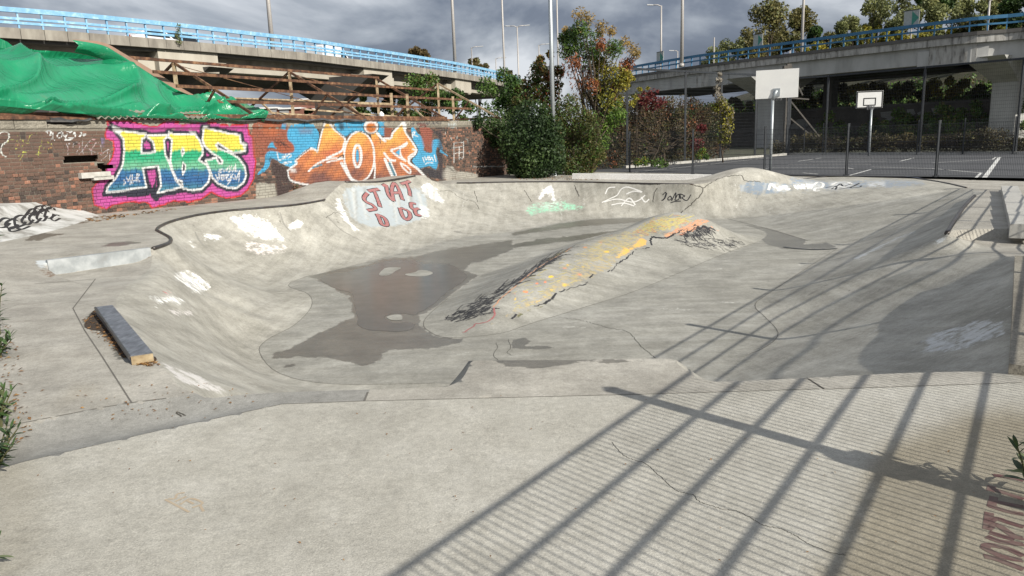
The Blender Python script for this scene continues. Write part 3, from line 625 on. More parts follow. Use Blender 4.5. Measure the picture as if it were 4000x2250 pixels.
o = strokes([[(905,905),(1000,860),(1060,830),(1100,770),(1170,750),(1310,800),(1230,790),(1150,820)], [(940,820),(970,760),(1040,750)], [(930,900),(1060,870),(1200,900),(1280,880),(1340,830)], [(1100,940),(1180,860),(1240,930)], [(1300,850),(1340,900),(1380,870)], [(1000,930),(1120,910),(1230,940)]], .05, WP, None, 'painted_tag', c7, step=4)
tag(o, 'scratchy white line drawing sprayed in the middle of the far bank', 'graffiti')
# lava lines
lv = HUMP
bl_px = catmull(np.array([(2000+a_/2.576, 900+b_/2.576) for a_, b_ in [(0,890),(100,800),(300,745),(400,690),(470,620),(600,580),(740,540),(780,480),(840,440),(1000,400),(1060,330),(1130,300),(1200,240),(1250,190),(1350,180),(1400,150),(1400,80),(1500,70)]]), 8); rgl = np.random.default_rng(31); bl_px = bl_px+rgl.normal(0, 2.2, bl_px.shape); kq = 0
while kq < len(bl_px)-3:
    n_ = int(rgl.integers(2, 6))
    if rgl.random() > .14: ribbon(bl_px[kq:kq+n_+1], rgl.uniform(.012, .05), BP, lv, 'painted_line', None, step=5, smooth=False)
    kq += n_
ribbon([(1400,1250),(1560,1265),(1640,1215),(1760,1170),(1770,1215),(1850,1130),(1900,1180),(1930,1140),(2050,1180)], .05, BP, lv, 'painted_line', c7, jit=1.5, step=4, smooth=False)
ribbon([(1930,1150),(2000,1190)], .05, BP, lv, 'painted_line', c7, jit=1.5)
ribbon([(2080,1030),(2190,970),(2210,940),(2330,920),(2400,860),(2390,780)], .03, RP, lv, 'painted_line', d2, jit=1)
pmat('orange_paint', (0.55, 0.24, 0.12), (0.42, 0.30, 0.22), rough=0.7, scale=12)
ribbon([(2390,770),(2480,670),(2576,590),(2680,500),(2880,350),(3080,230),(3180,170)], .025, MATS['orange_paint'], lv, 'painted_line', d2, jit=1)
# white tag circle on the riser, rust chalk marks, red tag at the slab edge
o = strokes([[(945,275),(960,250),(990,250),(1005,275),(990,300),(960,300),(945,275)], [(955,295),(975,258),(995,295)], [(950,275),(1000,270)]], .012, BP, None, 'painted_tag', d1, step=3)
tag(o, 'small black circled letter tag on the low concrete riser', 'graffiti')
o = strokes([[(1230,895),(1180,905),(1165,935),(1120,935)], [(1100,940),(1260,1025)], [(1165,955),(1240,920)], [(1200,975),(1270,935),(1350,965),(1280,995)], [(1240,945),(1290,970)], [(1330,975),(1355,1020)]], .012, MATS['rust_chalk'], None, 'chalk_mark', (0,1400,1.7046), step=5)
tag(o, 'faint rust coloured chalk letters SKET on the pale front slab', 'graffiti')
t2 = (3600, 1500, 1.93)
o = strokes([[(540,690),(640,700),(770,730)], [(525,790),(620,820),(770,870)], [(530,770),(520,810)], [(520,880),(770,930)], [(515,920),(640,960),(770,985)], [(505,1040),(560,1015),(640,1040),(770,1080)], [(500,1090),(560,1060),(700,1150),(770,1165)], [(510,1120),(700,1175)], [(490,1150),(600,1190),(770,1210)], [(480,1250),(500,1215),(640,1240),(770,1300)], [(480,1240),(600,1300),(760,1330)], [(470,1300),(560,1320),(770,1400)], [(545,850),(525,930)], [(510,970),(495,1100)]], .034, MATS['maroon_paint'], None, 'painted_tag', t2, step=12)
tag(o, 'dark maroon spray tag on the front slab beside a leafy weed', 'graffiti')

# ---- steel coping along the lip
def coping(pts, name='coping', r=0.032):
    P = []
    for q in pts: P.append(gp(*q) if len(q) == 3 else gp(q[0], q[1], 0))
    P = catmull(np.array(P), 5); P[:, 2] += 0.004
    MB().tube(P, r, 8).build(name, MATS['coping_steel'], BANK, True)
coping([(598,972),(656,952),(668,937),(656,925),(621,906),(613,898),(629,883),(679,863),(776,840),(893,824),(1000,815),(1155,801),(1252,785),(1268,780)])
coping([(1349,712,.41),(1466,712,.33),(1550,700,.365),(1621,688,.40)])
coping([(1784,716),(2000,712),(2200,711),(2388,714),(2543,718),(2710,721)])
coping([(3103,706),(3194,694),(3310,688),(3505,691),(3621,704),(3699,717),(3776,735)])
coping([(3807,766),(3765,810),(3730,860),(3699,912)], r=.04)
mb = MB(); P = [gp(x, y) for x, y in [(3969,1020),(3966,1130),(3962,1250),(3957,1360),(3951,1462)]]
for a, b in zip(P[:-1], P[1:]): mb.bar(a+np.array([.03,-.02,.02]), b+np.array([.03,-.02,.02]), .055, .05)
mb.build('concrete_edge', MATS['old_render'], BANK)
o = ribbon([(3845,750),(3980,751)], .05, MATS['maroon_paint'], DECK, 'painted_edge')
# slot drain at the foot of the ramp
ribbon([(3062,966),(3110,972),(3190,976),(3270,972)], .10, MATS['dark_metal'], BFLOOR, 'drain_grate', lift=0.012)
# puddle water in the lowest part of the floor
pmat('water', (0.10, 0.099, 0.092), (0.125, 0.122, 0.113), rough=0.21, spec=0.06, scale=3)
PUD = [(640,480),(820,425),(1100,372),(1290,310),(1440,295),(1600,300),(1700,335),(1950,345),(2060,400),(2130,470),(2020,560),(1900,640),(1790,740),(1640,830),(1560,850),(1480,840),(1330,850),(1300,880),(1380,920),(1560,925),(1600,960),(1500,1010),(1200,1010),(1030,960),(1020,860),(990,760),(970,640),(850,600),(720,540)]
P = catmull(np.array([(1000+a/2.576, 900+b/2.576) for a, b in PUD], float), 3, True); P = P+np.random.default_rng(3).normal(0, 1.5, P.shape)
pv = [g(a, b, FLOOR+0.0025) for a, b in P]; pbm = bmesh.new(); pf = pbm.faces.new([pbm.verts.new(v) for v in pv]); bmesh.ops.triangulate(pbm, faces=[pf])
isl = []
me = bpy.data.meshes.new('puddle'); pbm.to_mesh(me); pbm.free(); me.materials.append(MATS['water']); o = bpy.data.objects.new('puddle', me); COL.objects.link(o)
tag(o, 'shallow rain puddle reflecting the graffiti wall on the bowl floor', 'puddle')
for P in ([(1240,450),(1270,400),(1330,372),(1460,375),(1400,410),(1340,450)], [(1500,440),(1600,420),(1640,400),(1720,402),(1780,430),(1700,460),(1560,458)], [(1315,870),(1390,848),(1460,850),(1475,890),(1440,902),(1360,900)]):
    P = np.array([(1000+a/2.576, 900+b/2.576) for a, b in P], float); P = catmull(P, 3, True)
    mesh('dry_patch', [g(a, b, FLOOR+0.0045) for a, b in P], [tuple(range(len(P)))], MATS['concrete_floor'], BFLOOR)

# ---- low walls, plinths, black grind ledge
a = gp(2238, 699); b = gp(2945, 708); mb = MB(); n = 14
for i in range(n):
    p = a+(b-a)*i/n; q2 = a+(b-a)*(i+1)/n; mb.box((p+q2)/2+np.array([0, .12, .10]), (q2-p)/2, (0.03, 0.13, 0), (0, 0, .115+0.004*random.random()))
surfmat('flaky_white', [(0.3, (0.38, 0.37, 0.34)), (0.40, (0.74, 0.73, 0.70)), (0.55, (0.85, 0.84, 0.82))], speck=0.2, bump=0.8, blotch=.35)
o = mb.build('low_wall', MATS['flaky_white'], origin=a); tag(o, 'low white painted kerb wall with flaking paint in front of the court fence', 'low wall')
pl = thing('concrete_plinth', 'pale concrete plinth wall beside the steep bank, striped by fence shadows', 'low wall', (*sp(13.2, .3), deckz(*sp(13.2, .3))))
for k in range(5):
    s0 = 14.4+k*2.0; p0 = sp(s0, .42); p1 = sp(s0+1.98, .42); p2 = sp(s0+1.98, .8); p3 = sp(s0, .8)
    MB().prism([p0, p1, p2, p3], deckz(*p0)-.1, deckz(*p0)+.13).build('block', MATS['stone_pale'], pl)
bl = thing('grind_ledge', 'black painted grind ledge with bare wooden end on the left deck', 'grind ledge', gp(440, 1300))
c4 = [gp(373, 1199, .065), gp(439, 1191, .065), gp(598, 1378, .065), gp(508, 1391, .065)]
pmat('black_ledge', (0.12, 0.13, 0.155), (0.07, 0.075, 0.088), c3=(0.19, 0.205, 0.235), rough=0.5, scale=4, streak=(6, 2, 2), spec=0.5)
V8 = [np.array([p[0], p[1], deckz(p[0], p[1])-0.05]) for p in c4]+[np.array(p) for p in c4]
mesh('ledge_box', V8, BOXF, MATS['black_ledge'], bl)
d_ = (c4[3]-c4[2]); nrm = np.cross(d_, (0, 0, 1)); nrm /= np.linalg.norm(nrm)
if nrm[1] > 0: nrm = -nrm
mb = MB(); mid = (c4[2]+c4[3])/2; mb.box(mid+nrm*.012+np.array([0, 0, -.034]), d_*.48, nrm*.012, (0, 0, .031)); mb.build('wooden_end', MATS['wood'], bl)
mb = MB(); dl = c4[3]-c4[0]; ln = np.linalg.norm(dl); mb.bar(c4[0]+np.array([-.004, 0, -.012]), c4[3]+np.array([-.004, 0, -.012]), .008, .014); mb.build('edge_strip', MATS['coping_steel'], bl)

# vertical riser of the sunken pad
a = RIS[0]+rd*.14; b = RIS[-1]-rd*.05; mb = MB(); pmat('riser_paint', (0.27, 0.29, 0.30), (0.19, 0.195, 0.195), c3=(0.40, 0.42, 0.43), rough=.8, scale=3, bump=.3)
p0 = a+rn*.03; p1 = b+rn*.03; mb.prism([a+rn*.045, b+rn*.045, b-rn*.05, a-rn*.05], deckz(*a)-.22, deckz(*a)+.004); mb.build('riser', MATS['riser_paint'], DECK)
# brush hatching on the hump
def hatch(poly, tr, n, ang, ln, mt, seed, wd=.022):
    P = _trp(poly, tr); rg = np.random.default_rng(seed); S = []
    while len(S) < n:
        q = rg.uniform(P.min(0), P.max(0))
        if not inpoly(np.array([q[0]]), np.array([q[1]]), P)[0]: continue
        a_ = math.radians(ang+rg.normal(0, 12)); L_ = ln*rg.uniform(.5, 1.3); S.append([q, q+np.array([math.cos(a_), math.sin(a_)])*L_*.5+rg.normal(0, 1, 2), q+np.array([math.cos(a_), math.sin(a_)])*L_])
    o = strokes(S, wd, MATS[mt], HUMP, 'brush_hatching', None, step=6, smooth=False)
    if o: tag(o, kind='stuff')
def _trp(P, tr): P = np.array(P, float); return np.stack([tr[0]+P[:, 0]/tr[2], tr[1]+P[:, 1]/tr[2]], -1)
hatch([(1850,900),(2200,700),(2400,600),(2576,500),(2500,640),(2400,720),(2360,840),(2200,900),(2000,930)], d2, 110, -25, 34, 'black_paint', 1)
hatch([(-60,560),(100,450),(300,300),(570,180),(430,310),(150,480),(0,580)], d3, 90, -28, 40, 'black_paint', 2)
hatch([(1640,1240),(1750,1180),(1860,1130),(1980,1150),(2050,1200),(1900,1260),(1730,1260)], c7, 44, 40, 24, 'black_paint', 3, .02)
hatch([(1560,1270),(1900,1260),(2200,1250),(2350,1280),(2200,1380),(1900,1370),(1700,1330)], c7, 90, 12, 24, 'black_paint', 4, .012)
hatch([(900,1250),(1230,1190),(1400,1070),(1600,1030),(1800,1060),(1700,1150),(1300,1230)], c7, 40, 15, 20, 'orange_paint', 5, .02)
pmat('yellow_paint', (0.50, 0.42, 0.13), (0.40, 0.36, 0.20), rough=.7)
hatch([(1230,1190),(1400,1070),(1600,1030),(1800,1060),(1700,1120),(1400,1210)], c7, 70, -15, 24, 'yellow_paint', 6, .02)
hatch([(0,560),(400,250),(800,60),(1250,90),(1100,280),(600,540),(200,740),(0,820)], d3, 120, -10, 30, 'yellow_paint', 7, .012)
hatch([(1500,1230),(1700,1170),(1780,1120),(1850,1080),(1960,1120),(1870,1130),(1780,1190),(1640,1230)], c7, 60, -20, 24, 'orange_paint', 8, .03)
# pale tide marks round the puddle and on the floor
# ================================================================ graffiti wall
def s2l(c): return tuple(((v/255)/12.92 if v/255 <= .04045 else ((v/255+.055)/1.055)**2.4) for v in c)
RX0, RY0, RW, RH = -60, 440, 2120, 430
IMG = np.zeros((RH, RW, 4), np.float32); gx, gy = np.meshgrid(np.arange(RW)+RX0+.5, np.arange(RH)+RY0+.5)
def _bb(P, pad):
    a = max(0, int(P[:, 0].min()-pad-RX0)); b = min(RW, int(P[:, 0].max()+pad-RX0)+1); c = max(0, int(P[:, 1].min()-pad-RY0)); d = min(RH, int(P[:, 1].max()+pad-RY0)+1)
    return slice(c, d), slice(a, b)
def _tr(P, tr): P = np.array(P, float); return P if tr is None else np.stack([tr[0]+P[:, 0]/tr[2], tr[1]+P[:, 1]/tr[2]], -1)
def _blend(sl, al, col):
    al = al[..., None]; I = IMG[sl]; a0 = I[..., 3:4]; na = a0+al*(1-a0)
    c = np.array(col, np.float32) if not callable(col) else col(gx[sl], gy[sl])
    I[..., :3] = np.where(a0 < .02, c, I[..., :3]*(1-al)+c*al); I[..., 3:4] = na
def fillp(P, col, tr=None, soft=1.2, a=1.0, curve=False):
    P = _tr(P, tr); P = catmull(P, 5, True) if curve else P; sl = _bb(P, soft+2)
    if gx[sl].size == 0: return
    d = polydist(gx[sl], gy[sl], P)[0]; s = np.where(inpoly(gx[sl], gy[sl], P), d, -d); _blend(sl, sstep(-soft, soft, s)*a, col)
def strok(P, wd, col, tr=None, soft=1.0, a=1.0, curve=True, closed=False):
    P = _tr(P, tr); P = catmull(P, 5, closed) if curve and len(P) > 2 else P; sl = _bb(P, wd+soft+2)
    if gx[sl].size == 0: return
    d = polydist(gx[sl], gy[sl], P, closed)[0]; _blend(sl, (1-sstep(wd/2-soft, wd/2+soft, d))*a, col)
q1 = (0, 450, 4.14); q2 = (400, 450, 3.6233); q3 = (1000, 450, 4.14); q4 = (1500, 450, 4.83)
PINK = s2l((206, 84, 166)); RED = s2l((206, 52, 48)); NAVY = s2l((38, 40, 58)); WH = s2l((244, 244, 244))
rn0 = np.random.default_rng(5)
# --- left tags
for P in ([(120,440),(160,400),(250,400),(300,450),(270,505)], [(270,310),(330,390),(440,450),(600,455)], [(450,440),(480,340),(560,300),(650,310),(680,400),(660,500)], [(120,540),(230,535),(330,560)], [(330,560),(380,440),(340,350)], [(280,690),(360,600),(430,600),(470,570),(500,620)], [(310,740),(370,640),(380,580)], [(620,660),(630,560),(660,480)], [(540,640),(680,600),(715,520)], [(740,420),(880,490)], [(760,600),(800,540),(870,510)]):
    strok(P, 3.0, s2l((196, 200, 90)), q1, a=.8)
strok([(0,290),(90,260),(145,320),(120,410),(40,480),(15,560),(40,640),(95,665)], 6, s2l((225, 228, 222)), q1)
for P in ([(740,270),(800,240),(830,330),(760,280)], [(830,250),(860,330),(820,400)], [(850,370),(890,410)], [(920,330),(960,290),(1000,310),(980,360),(930,360),(920,330)], [(985,240),(1060,370),(1090,395)], [(1060,330),(1120,290),(1210,310),(1220,350),(1150,370),(1070,350)], [(1125,235),(1230,300)], [(1030,240),(1140,270)], [(1240,300),(1330,290),(1280,340)], [(1270,350),(1390,300),(1340,350)], [(1050,410),(1190,385)]):
    strok(P, 4.2, s2l((228, 230, 230)), q1)
for P in ([(1080,460),(1100,560),(1100,640)], [(1080,480),(1170,440)], [(1180,520),(1200,450),(1270,440),(1290,520),(1240,600),(1260,640),(1310,600),(1340,560)], [(1340,400),(1330,560),(1360,640)], [(1360,540),(1440,430),(1530,385)], [(1400,480),(1470,580),(1490,640)], [(1470,580),(1560,440),(1620,480),(1650,600)], [(1470,570),(1570,610),(1650,650)], [(1660,620),(1770,550),(1770,720)], [(1620,740),(1720,660),(1740,580)]):
    strok(P, 3.6, s2l((188, 180, 182)), q1, a=.85)
fillp([(1620,360),(1700,360),(1700,520),(1650,540)], s2l((150,140,190)), q1, a=.6)
for k in range(26):
    xx, yy = rn0.uniform(780, 1620), rn0.uniform(400, 700); strok([(xx,yy),(xx+rn0.uniform(20,60),yy+rn0.uniform(-6,6))], 6, s2l((150,62,62)), q1, a=.55)
# --- big three letter piece
blob = [(1745/4.14,100/4.14+450),(1700/4.14,300/4.14+450),(1710/4.14,375/4.14+450),(1830/4.14,425/4.14+450),(1845/4.14,560/4.14+450),(1815/4.14,690/4.14+450),(1740/4.14,800/4.14+450),(1670/4.14,980/4.14+450),(1580/4.14,1080/4.14+450),(1490/4.14,1190/4.14+450),(1520/4.14,1449/4.14+450)]
rest = [(60,1330),(150,1270),(400,1225),(650,1240),(700,1310),(850,1275),(1000,1215),(1230,1225),(1400,1190),(1540,1085),(1640,1140),(1750,1172),(1960,1140),(2060,1050),(2140,900),(2172,650),(2150,590),(2130,310),(2075,275),(2060,120),(1800,150),(1400,75),(1330,120),(1130,130),(1000,80),(900,90),(780,155),(640,150),(380,85),(70,80)]
BL = blob+[(400+a/3.6233, 450+b/3.6233) for a, b in rest]
fillp(BL, PINK); strok(BL, 6.5, RED, curve=False, closed=True)
HL = [(190,205),(300,225),(615,265),(600,315),(560,330),(550,545),(750,520),(715,370),(640,315),(640,290),(915,285),(910,320),(870,350),(890,560),(950,680),(990,800),(1040,920),(1110,1000),(1110,1025),(780,1100),(830,1000),(815,850),(790,720),(570,745),(600,900),(625,1020),(60,1095),(75,1020),(200,880),(290,700),(310,500),(300,340)]
BLT = [(940,240),(1000,265),(1310,270),(1370,350),(1415,450),(1420,560),(1360,630),(1480,710),(1525,830),(1500,950),(1400,1050),(1270,1065),(1140,1035),(1120,930),(1050,910),(1000,800),(960,650),(975,500),(985,340),(940,320)]
SLT = [(1430,170),(1600,215),(1800,260),(1945,280),(1960,400),(2010,420),(2020,510),(1850,530),(1720,450),(1640,395),(1605,420),(1640,470),(1800,530),(1930,610),(2010,720),(2035,850),(2000,950),(1900,1030),(1780,1030),(1640,970),(1555,880),(1530,800),(1480,680),(1460,640),(1610,605),(1650,680),(1690,690),(1700,650),(1660,600),(1560,540),(1450,440),(1415,350),(1430,230)]
for L_ in (HL, BLT, SLT): fillp(L_, NAVY, q2); strok(L_, 30, NAVY, q2, curve=False, closed=True, soft=1.5)
strok([(130,170),(200,200),(300,280)], 30, NAVY, q2); strok([(730,1130),(760,1170)], 26, NAVY, q2); strok([(40,1110),(640,1090),(720,900)], 26, NAVY, q2); strok([(780,1130),(1140,1060)], 22, NAVY, q2)
STOPS = [(440, (246, 232, 70)), (582, (246, 232, 92)), (592, (30, 178, 128)), (620, (40, 180, 130)), (640, (110, 190, 150)), (656, (120, 190, 158)), (668, (52, 120, 168)), (705, (44, 100, 160)), (730, (62, 128, 160)), (760, (70, 140, 160))]
sy = np.array([s[0] for s in STOPS]); sc_ = np.array([s2l(s[1]) for s in STOPS])
def grad(x, y):
    yy = y+3*np.sin(x*.11)+2*np.sin(x*.37); return np.stack([np.interp(yy, sy, sc_[:, k]) for k in range(3)], -1).astype(np.float32)
for L_ in (HL, BLT, SLT): fillp(L_, grad, q2); strok(L_, 7.0, WH, q2, curve=False, closed=True)
for hP in ([(1130,460),(1150,475),(1158,530),(1130,575),(1120,520)], [(1140,670),(1175,700),(1175,770),(1140,840),(1130,760)]): fillp(hP, NAVY, q2); strok(hP, 5, WH, q2, curve=False, closed=True)
fillp([(590,385),(660,430),(585,455)], PINK, q2); fillp([(905,370),(940,380),(930,520)], PINK, q2); fillp([(650,830),(745,825),(745,940),(705,1030),(675,940)], PINK, q2); fillp([(1470,540),(1495,545),(1475,565)], PINK, q2)
fillp([(130,140),(230,180),(280,250),(200,260),(150,220)], WH, q2, soft=4, a=.85); fillp([(1230,230),(1320,235),(1330,280),(1250,280)], WH, q2, soft=4, a=.7); fillp([(1990,380),(2050,410),(2030,480),(1990,470)], WH, q2, soft=4, a=.8)
for P in ([(1640,780),(1690,770),(1640,800),(1690,800),(1640,825)], [(1710,770),(1720,800),(1745,770)], [(1760,790),(1780,740),(1755,780),(1790,800)], [(1800,710),(1800,800)], [(1835,720),(1805,760),(1840,795)], [(1845,800),(1870,720),(1880,800)], [(1885,690),(1890,790),(1910,795)], [(1600,840),(1640,920)], [(1650,830),(1660,910)], [(1610,890),(1660,870)], [(1680,850),(1690,910),(1740,895)], [(1685,880),(1730,865)], [(1690,850),(1735,840)], [(1755,910),(1750,840),(1790,850),(1755,880),(1800,905)], [(1820,905),(1810,830),(1850,840),(1820,870),(1865,900)], [(1875,840),(1885,900)], [(1895,910),(1940,790),(1930,945)], [(1900,870),(1945,860)], [(1770,930),(1815,920),(1770,980)], [(300,920),(330,960),(300,980)], [(340,880),(370,930),(400,840)], [(375,890),(410,940)], [(420,930),(470,920)], [(420,890),(460,880)], [(420,850),(425,930)], [(485,950),(490,830),(525,850),(490,890),(530,945)], [(390,970),(430,960)]):
    strok(P, 3.2, WH, q2)
# --- orange wild style piece on blue
CY = s2l((78, 176, 222)); OR = s2l((222, 140, 56)); OR2 = s2l((240, 170, 60)); BRN = s2l((150, 84, 62)); DK = s2l((46, 40, 44))
fillp([(-40,120),(380,110),(520,180),(510,330),(600,480),(600,600),(430,640),(300,720),(120,690),(-40,640)], s2l((158, 92, 70)), q3, soft=14, a=.85, curve=True)
fillp([(100,200),(250,140),(350,180),(390,300),(250,330),(120,290)], s2l((200,112,70)), q3, soft=12, a=.7, curve=True)
fillp([(510,260),(600,150),(880,125),(1000,250),(1020,400),(980,560),(850,540),(650,700),(650,760),(560,840),(420,790),(330,730),(250,715),(200,850),(40,970),(30,930),(130,820),(150,650),(220,580),(330,590),(420,610),(600,590),(600,480),(520,400)], CY, q3, soft=3, curve=True)
fillp([(680,215),(920,220),(900,300),(720,300)], s2l((140,120,140)), q3, soft=10, a=.5)
fillp([(180,530),(240,440),(280,440),(300,510),(350,545),(260,530)], CY, q3); fillp([(420,150),(485,150),(480,230),(400,215)], CY, q3, soft=3)
fillp([(330,400),(480,390),(600,480),(600,590),(430,620),(370,560)], s2l((170,92,64)), q3, soft=5, curve=True)
for k in range(8): strok([(300+k*18,430+rn0.uniform(-30,10)),(380+k*24,500+rn0.uniform(-20,60))], 3, DK, q3, a=.7)
for k in range(14):
    a0 = rn0.uniform(-20, 260); b0 = rn0.uniform(560, 1080); strok([(a0,b0),(a0+60,b0+rn0.uniform(-40,40)),(a0+130,b0+rn0.uniform(-30,30))], 4, DK, q3, a=.55)
fillp([(240,730),(330,760),(460,830),(520,900),(560,1060),(640,1180),(330,1350),(330,1080),(250,900)], s2l((72,56,54)), q3, soft=8, a=.8)
fillp([(-10,1090),(310,1090),(340,1320),(150,1350),(-10,1360)], s2l((182,178,166)), q3, soft=6, a=.85)
ZF = [(1110,120),(1200,130),(1260,220),(1430,360),(1450,500),(1430,700),(1480,900),(1560,1060),(900,1150),(570,1060),(515,920),(660,780),(650,720),(870,545),(990,580),(1020,450),(1060,280)]
fillp([(1250,120),(1750,100),(2080,110),(2080,340),(1900,300),(1600,270),(1440,350),(1300,230)], CY, q3, soft=2); fillp([(1330,120),(1420,120),(1420,230),(1380,260),(1340,200)], DK, q3, soft=6, a=.75)
fillp([(1500,60),(1640,60),(1640,330),(1500,330)], CY); fillp([(1500,490),(1530,500),(1530,540),(1500,560)], BRN, soft=5)
def orange(x, y):
    f = np.clip((y-480)/240+.10*np.sin(x*.05+y*.03)+.07*np.sin(x*.031-y*.09)+.05*np.sin(x*.17+y*.13), 0, 1)[..., None]
    a = np.array(s2l((250, 196, 96))); b = np.array(s2l((224, 138, 84))); c = np.array(s2l((132, 88, 80)))
    return np.where(f < .55, a*(1-f/.55)+b*(f/.55), b*(1-(f-.55)/.45)+c*((f-.55)/.45)).astype(np.float32)
fillp([(515,920),(900,1150),(1560,1060),(2080,1060),(2080,700),(1450,700),(1430,690)], s2l((112,72,62)), q3, soft=4)
fillp(ZF, orange, q3); fillp([(1010,620),(1100,560),(1380,560),(1150,680)], s2l((208,112,84)), q3, soft=10, a=.7); fillp([(560,860),(640,870),(650,920),(560,920)], WH, q3, soft=6, a=.8)
OE = [(1670+245*math.cos(a)*1.0, 670+405*math.sin(a)) for a in np.linspace(0, 6.283, 28)[:-1]]
fillp(OE, orange, q3); fillp([(1850,250),(1960,290),(2000,400),(2100,900),(2080,1060),(1960,1060),(1900,700),(1880,450)], orange, q3, soft=3)
DOT = [(1862+125*math.cos(a), 190+115*math.sin(a)) for a in np.linspace(0, 6.283, 22)[:-1]]
fillp(DOT, WH, q3); fillp([(1862+85*math.cos(a), 200+80*math.sin(a)) for a in np.linspace(0, 6.283, 18)[:-1]], s2l((206,120,50)), q3, soft=4)
strok(DOT, 3, DK, q3, closed=True, curve=False)
KF = [(0,430),(130,430),(170,330),(350,140),(400,300),(520,460),(600,580),(620,680),(560,780),(480,830),(480,920),(650,1020),(780,1170),(0,1170),(-60,900),(-60,430)]
fillp(KF, orange, q4)
for P in ([(510,260),(560,230),(640,340),(700,400),(760,560),(750,660),(850,710),(910,690),(900,540),(930,460),(1040,460),(1100,640),(1010,600),(980,700),(1000,820),(1020,900),(980,1020),(850,960),(670,1000),(540,880),(560,800),(620,700),(600,560),(540,440)],): fillp(P, CY, q4, soft=2, curve=True)
fillp([(640,190),(760,170),(900,260),(930,440),(900,690),(800,700),(750,600),(700,400)], s2l((158,90,74)), q4, soft=6, a=.8); fillp([(900,300),(1110,240),(1120,1240),(1030,1160),(1000,700),(1040,480)], s2l((66,58,62)), q4, soft=10, a=.85)
fillp([(640,1010),(850,980),(1020,1040),(1140,1230),(800,1180)], s2l((58,54,60)), q4, soft=8, a=.85); fillp([(1060,640),(1210,760),(1200,780),(1050,690)], CY, q4, a=.8)
fillp([(-10,120),(500,110),(1100,120),(1100,190),(500,210),(-10,150)], s2l((78,76,78)), q4, soft=8, a=.6)
W_ = WH
for P, wd, tr in [([(1110,120),(1060,280),(1020,450),(990,590)], 8, q3), ([(990,580),(870,545),(650,720),(660,780),(540,870),(515,920),(570,1060),(900,1140)], 7, q3), ([(1200,130),(1260,220),(1430,370),(1420,480),(1380,580),(1150,690)], 8, q3), ([(850,905),(1000,780),(1200,700),(1430,690)], 7, q3), ([(1150,760),(1230,740),(1430,700)], 6, q3), ([(1380,770),(1440,880),(1500,980),(1560,1060)], 10, q3), ([(1430,740),(1480,880),(1560,1050)], 5, q3),
   (OE+[OE[0]], 7, q3), ([(1640+62*math.cos(a), 660+180*math.sin(a)) for a in np.linspace(0, 6.283, 20)], 10, q3), ([(1900,600),(1925,850),(1915,1030)], 6, q3), ([(1960,290),(2040,380),(2090,420)], 10, q3), ([(0,435),(130,430),(170,330),(345,145)], 8, q4), ([(350,140),(410,320),(550,520),(620,650),(590,740),(480,830),(480,900),(620,1000),(700,1080),(780,1170)], 9, q4), ([(385,140),(400,250)], 5, q4), ([(410,150),(420,260)], 4, q4),
   ([(130,660),(300,600),(430,520),(400,580),(300,640),(330,780),(410,860),(250,770),(130,670)], 7, q4), ([(540,640),(600,680),(460,790),(480,830)], 6, q4), ([(20,830),(90,1000),(160,1150)], 11, q4), ([(110,850),(170,1000),(225,1130)], 8, q4), ([(310,900),(350,980),(430,1060),(490,1095),(500,1040),(420,960),(310,900)], 6, q4), ([(0,710),(100,830),(210,860)], 8, q4), ([(600,545),(545,560),(850,560)], 1, q4)]:
    strok(P, wd, W_, tr)
fillp([(1640+26*math.cos(a), 660+112*math.sin(a)) for a in np.linspace(0, 6.283, 18)[:-1]], CY, q3); fillp([(215,700),(300,640),(290,770)], CY, q4)
for P, wd, tr in [([(1095,118),(1045,280),(1003,450),(985,560)], 3, q3), ([(870,530),(635,715)], 3, q3), ([(500,915),(560,1075),(900,1160)], 3, q3), ([(1265,205),(1440,350),(1560,265),(1700,265),(1790,300)], 3, q3), ([(640,660),(600,760),(500,830)], 3, q4), ([(420,320),(570,520),(640,640)], 3, q4), ([(100,900),(200,1130)], 9, q4), ([(1325,690),(1410,645),(1410,690)], 4, q3), ([(920,850),(1060,800)], 7, q3)]:
    strok(P, wd, s2l((30, 30, 34)) if wd < 5 else s2l((90,140,160)), tr)
for P in ([(340,600),(370,720),(420,710)], [(420,670),(460,660),(450,700),(420,690)], [(480,640),(480,700)], [(500,660),(540,630),(570,660),(520,690)], [(430,780),(520,750),(570,760),(450,790)], [(730,800),(760,880)], [(770,790),(800,840),(830,780),(840,850)], [(860,780),(870,850),(900,800),(930,860)], [(950,760),(980,870)], [(780,920),(850,890),(920,900)], [(540,420),(540,330),(590,320),(560,370),(640,400)]):
    strok(P, 3.6, WH, q3 if P[0][0] < 525 and P[0][1] > 590 else q4)
# --- pale scribbles on the right end
for k in range(34):
    a0 = rn0.uniform(1130, 1600); b0 = rn0.uniform(180, 700); strok([(a0,b0),(a0+rn0.uniform(-20,40),b0+rn0.uniform(30,120))], 2.6, s2l((205, 205, 200)), q4, a=.5)
fillp([(1150,160),(1380,140),(1430,220),(1300,270),(1170,240)], s2l((196,204,204)), q4, soft=10, a=.6)
for P in ([(1320,520),(1500,510)], [(1280,620),(1470,590)], [(1320,530),(1320,900)], [(1500,540),(1495,800),(1440,800)], [(1340,720),(1480,700)], [(1420,600),(1420,830)]): strok(P, 4, s2l((214,214,212)), q4, a=.85)
strok([(1690,970),(2260,965)], 7, s2l((206,204,202)), q4, a=.75, soft=2); fillp([(1150,980),(1300,960),(1400,1040),(1750,1090),(1700,1230),(1160,1240)], s2l((186,182,172)), q4, soft=10, a=.75, curve=True)
for P in ([(1560,440),(1640,800),(1720,1050),(1750,1000)], [(1740,600),(1850,900),(1910,1010),(1960,900),(2010,640)], [(1140,930),(1310,1050)], [(1320,700),(1380,430)], [(2100,1100),(2180,950)], [(1460,800),(1530,1000)]): strok(P, 6, s2l((62,56,54)), q4, a=.6, soft=3)
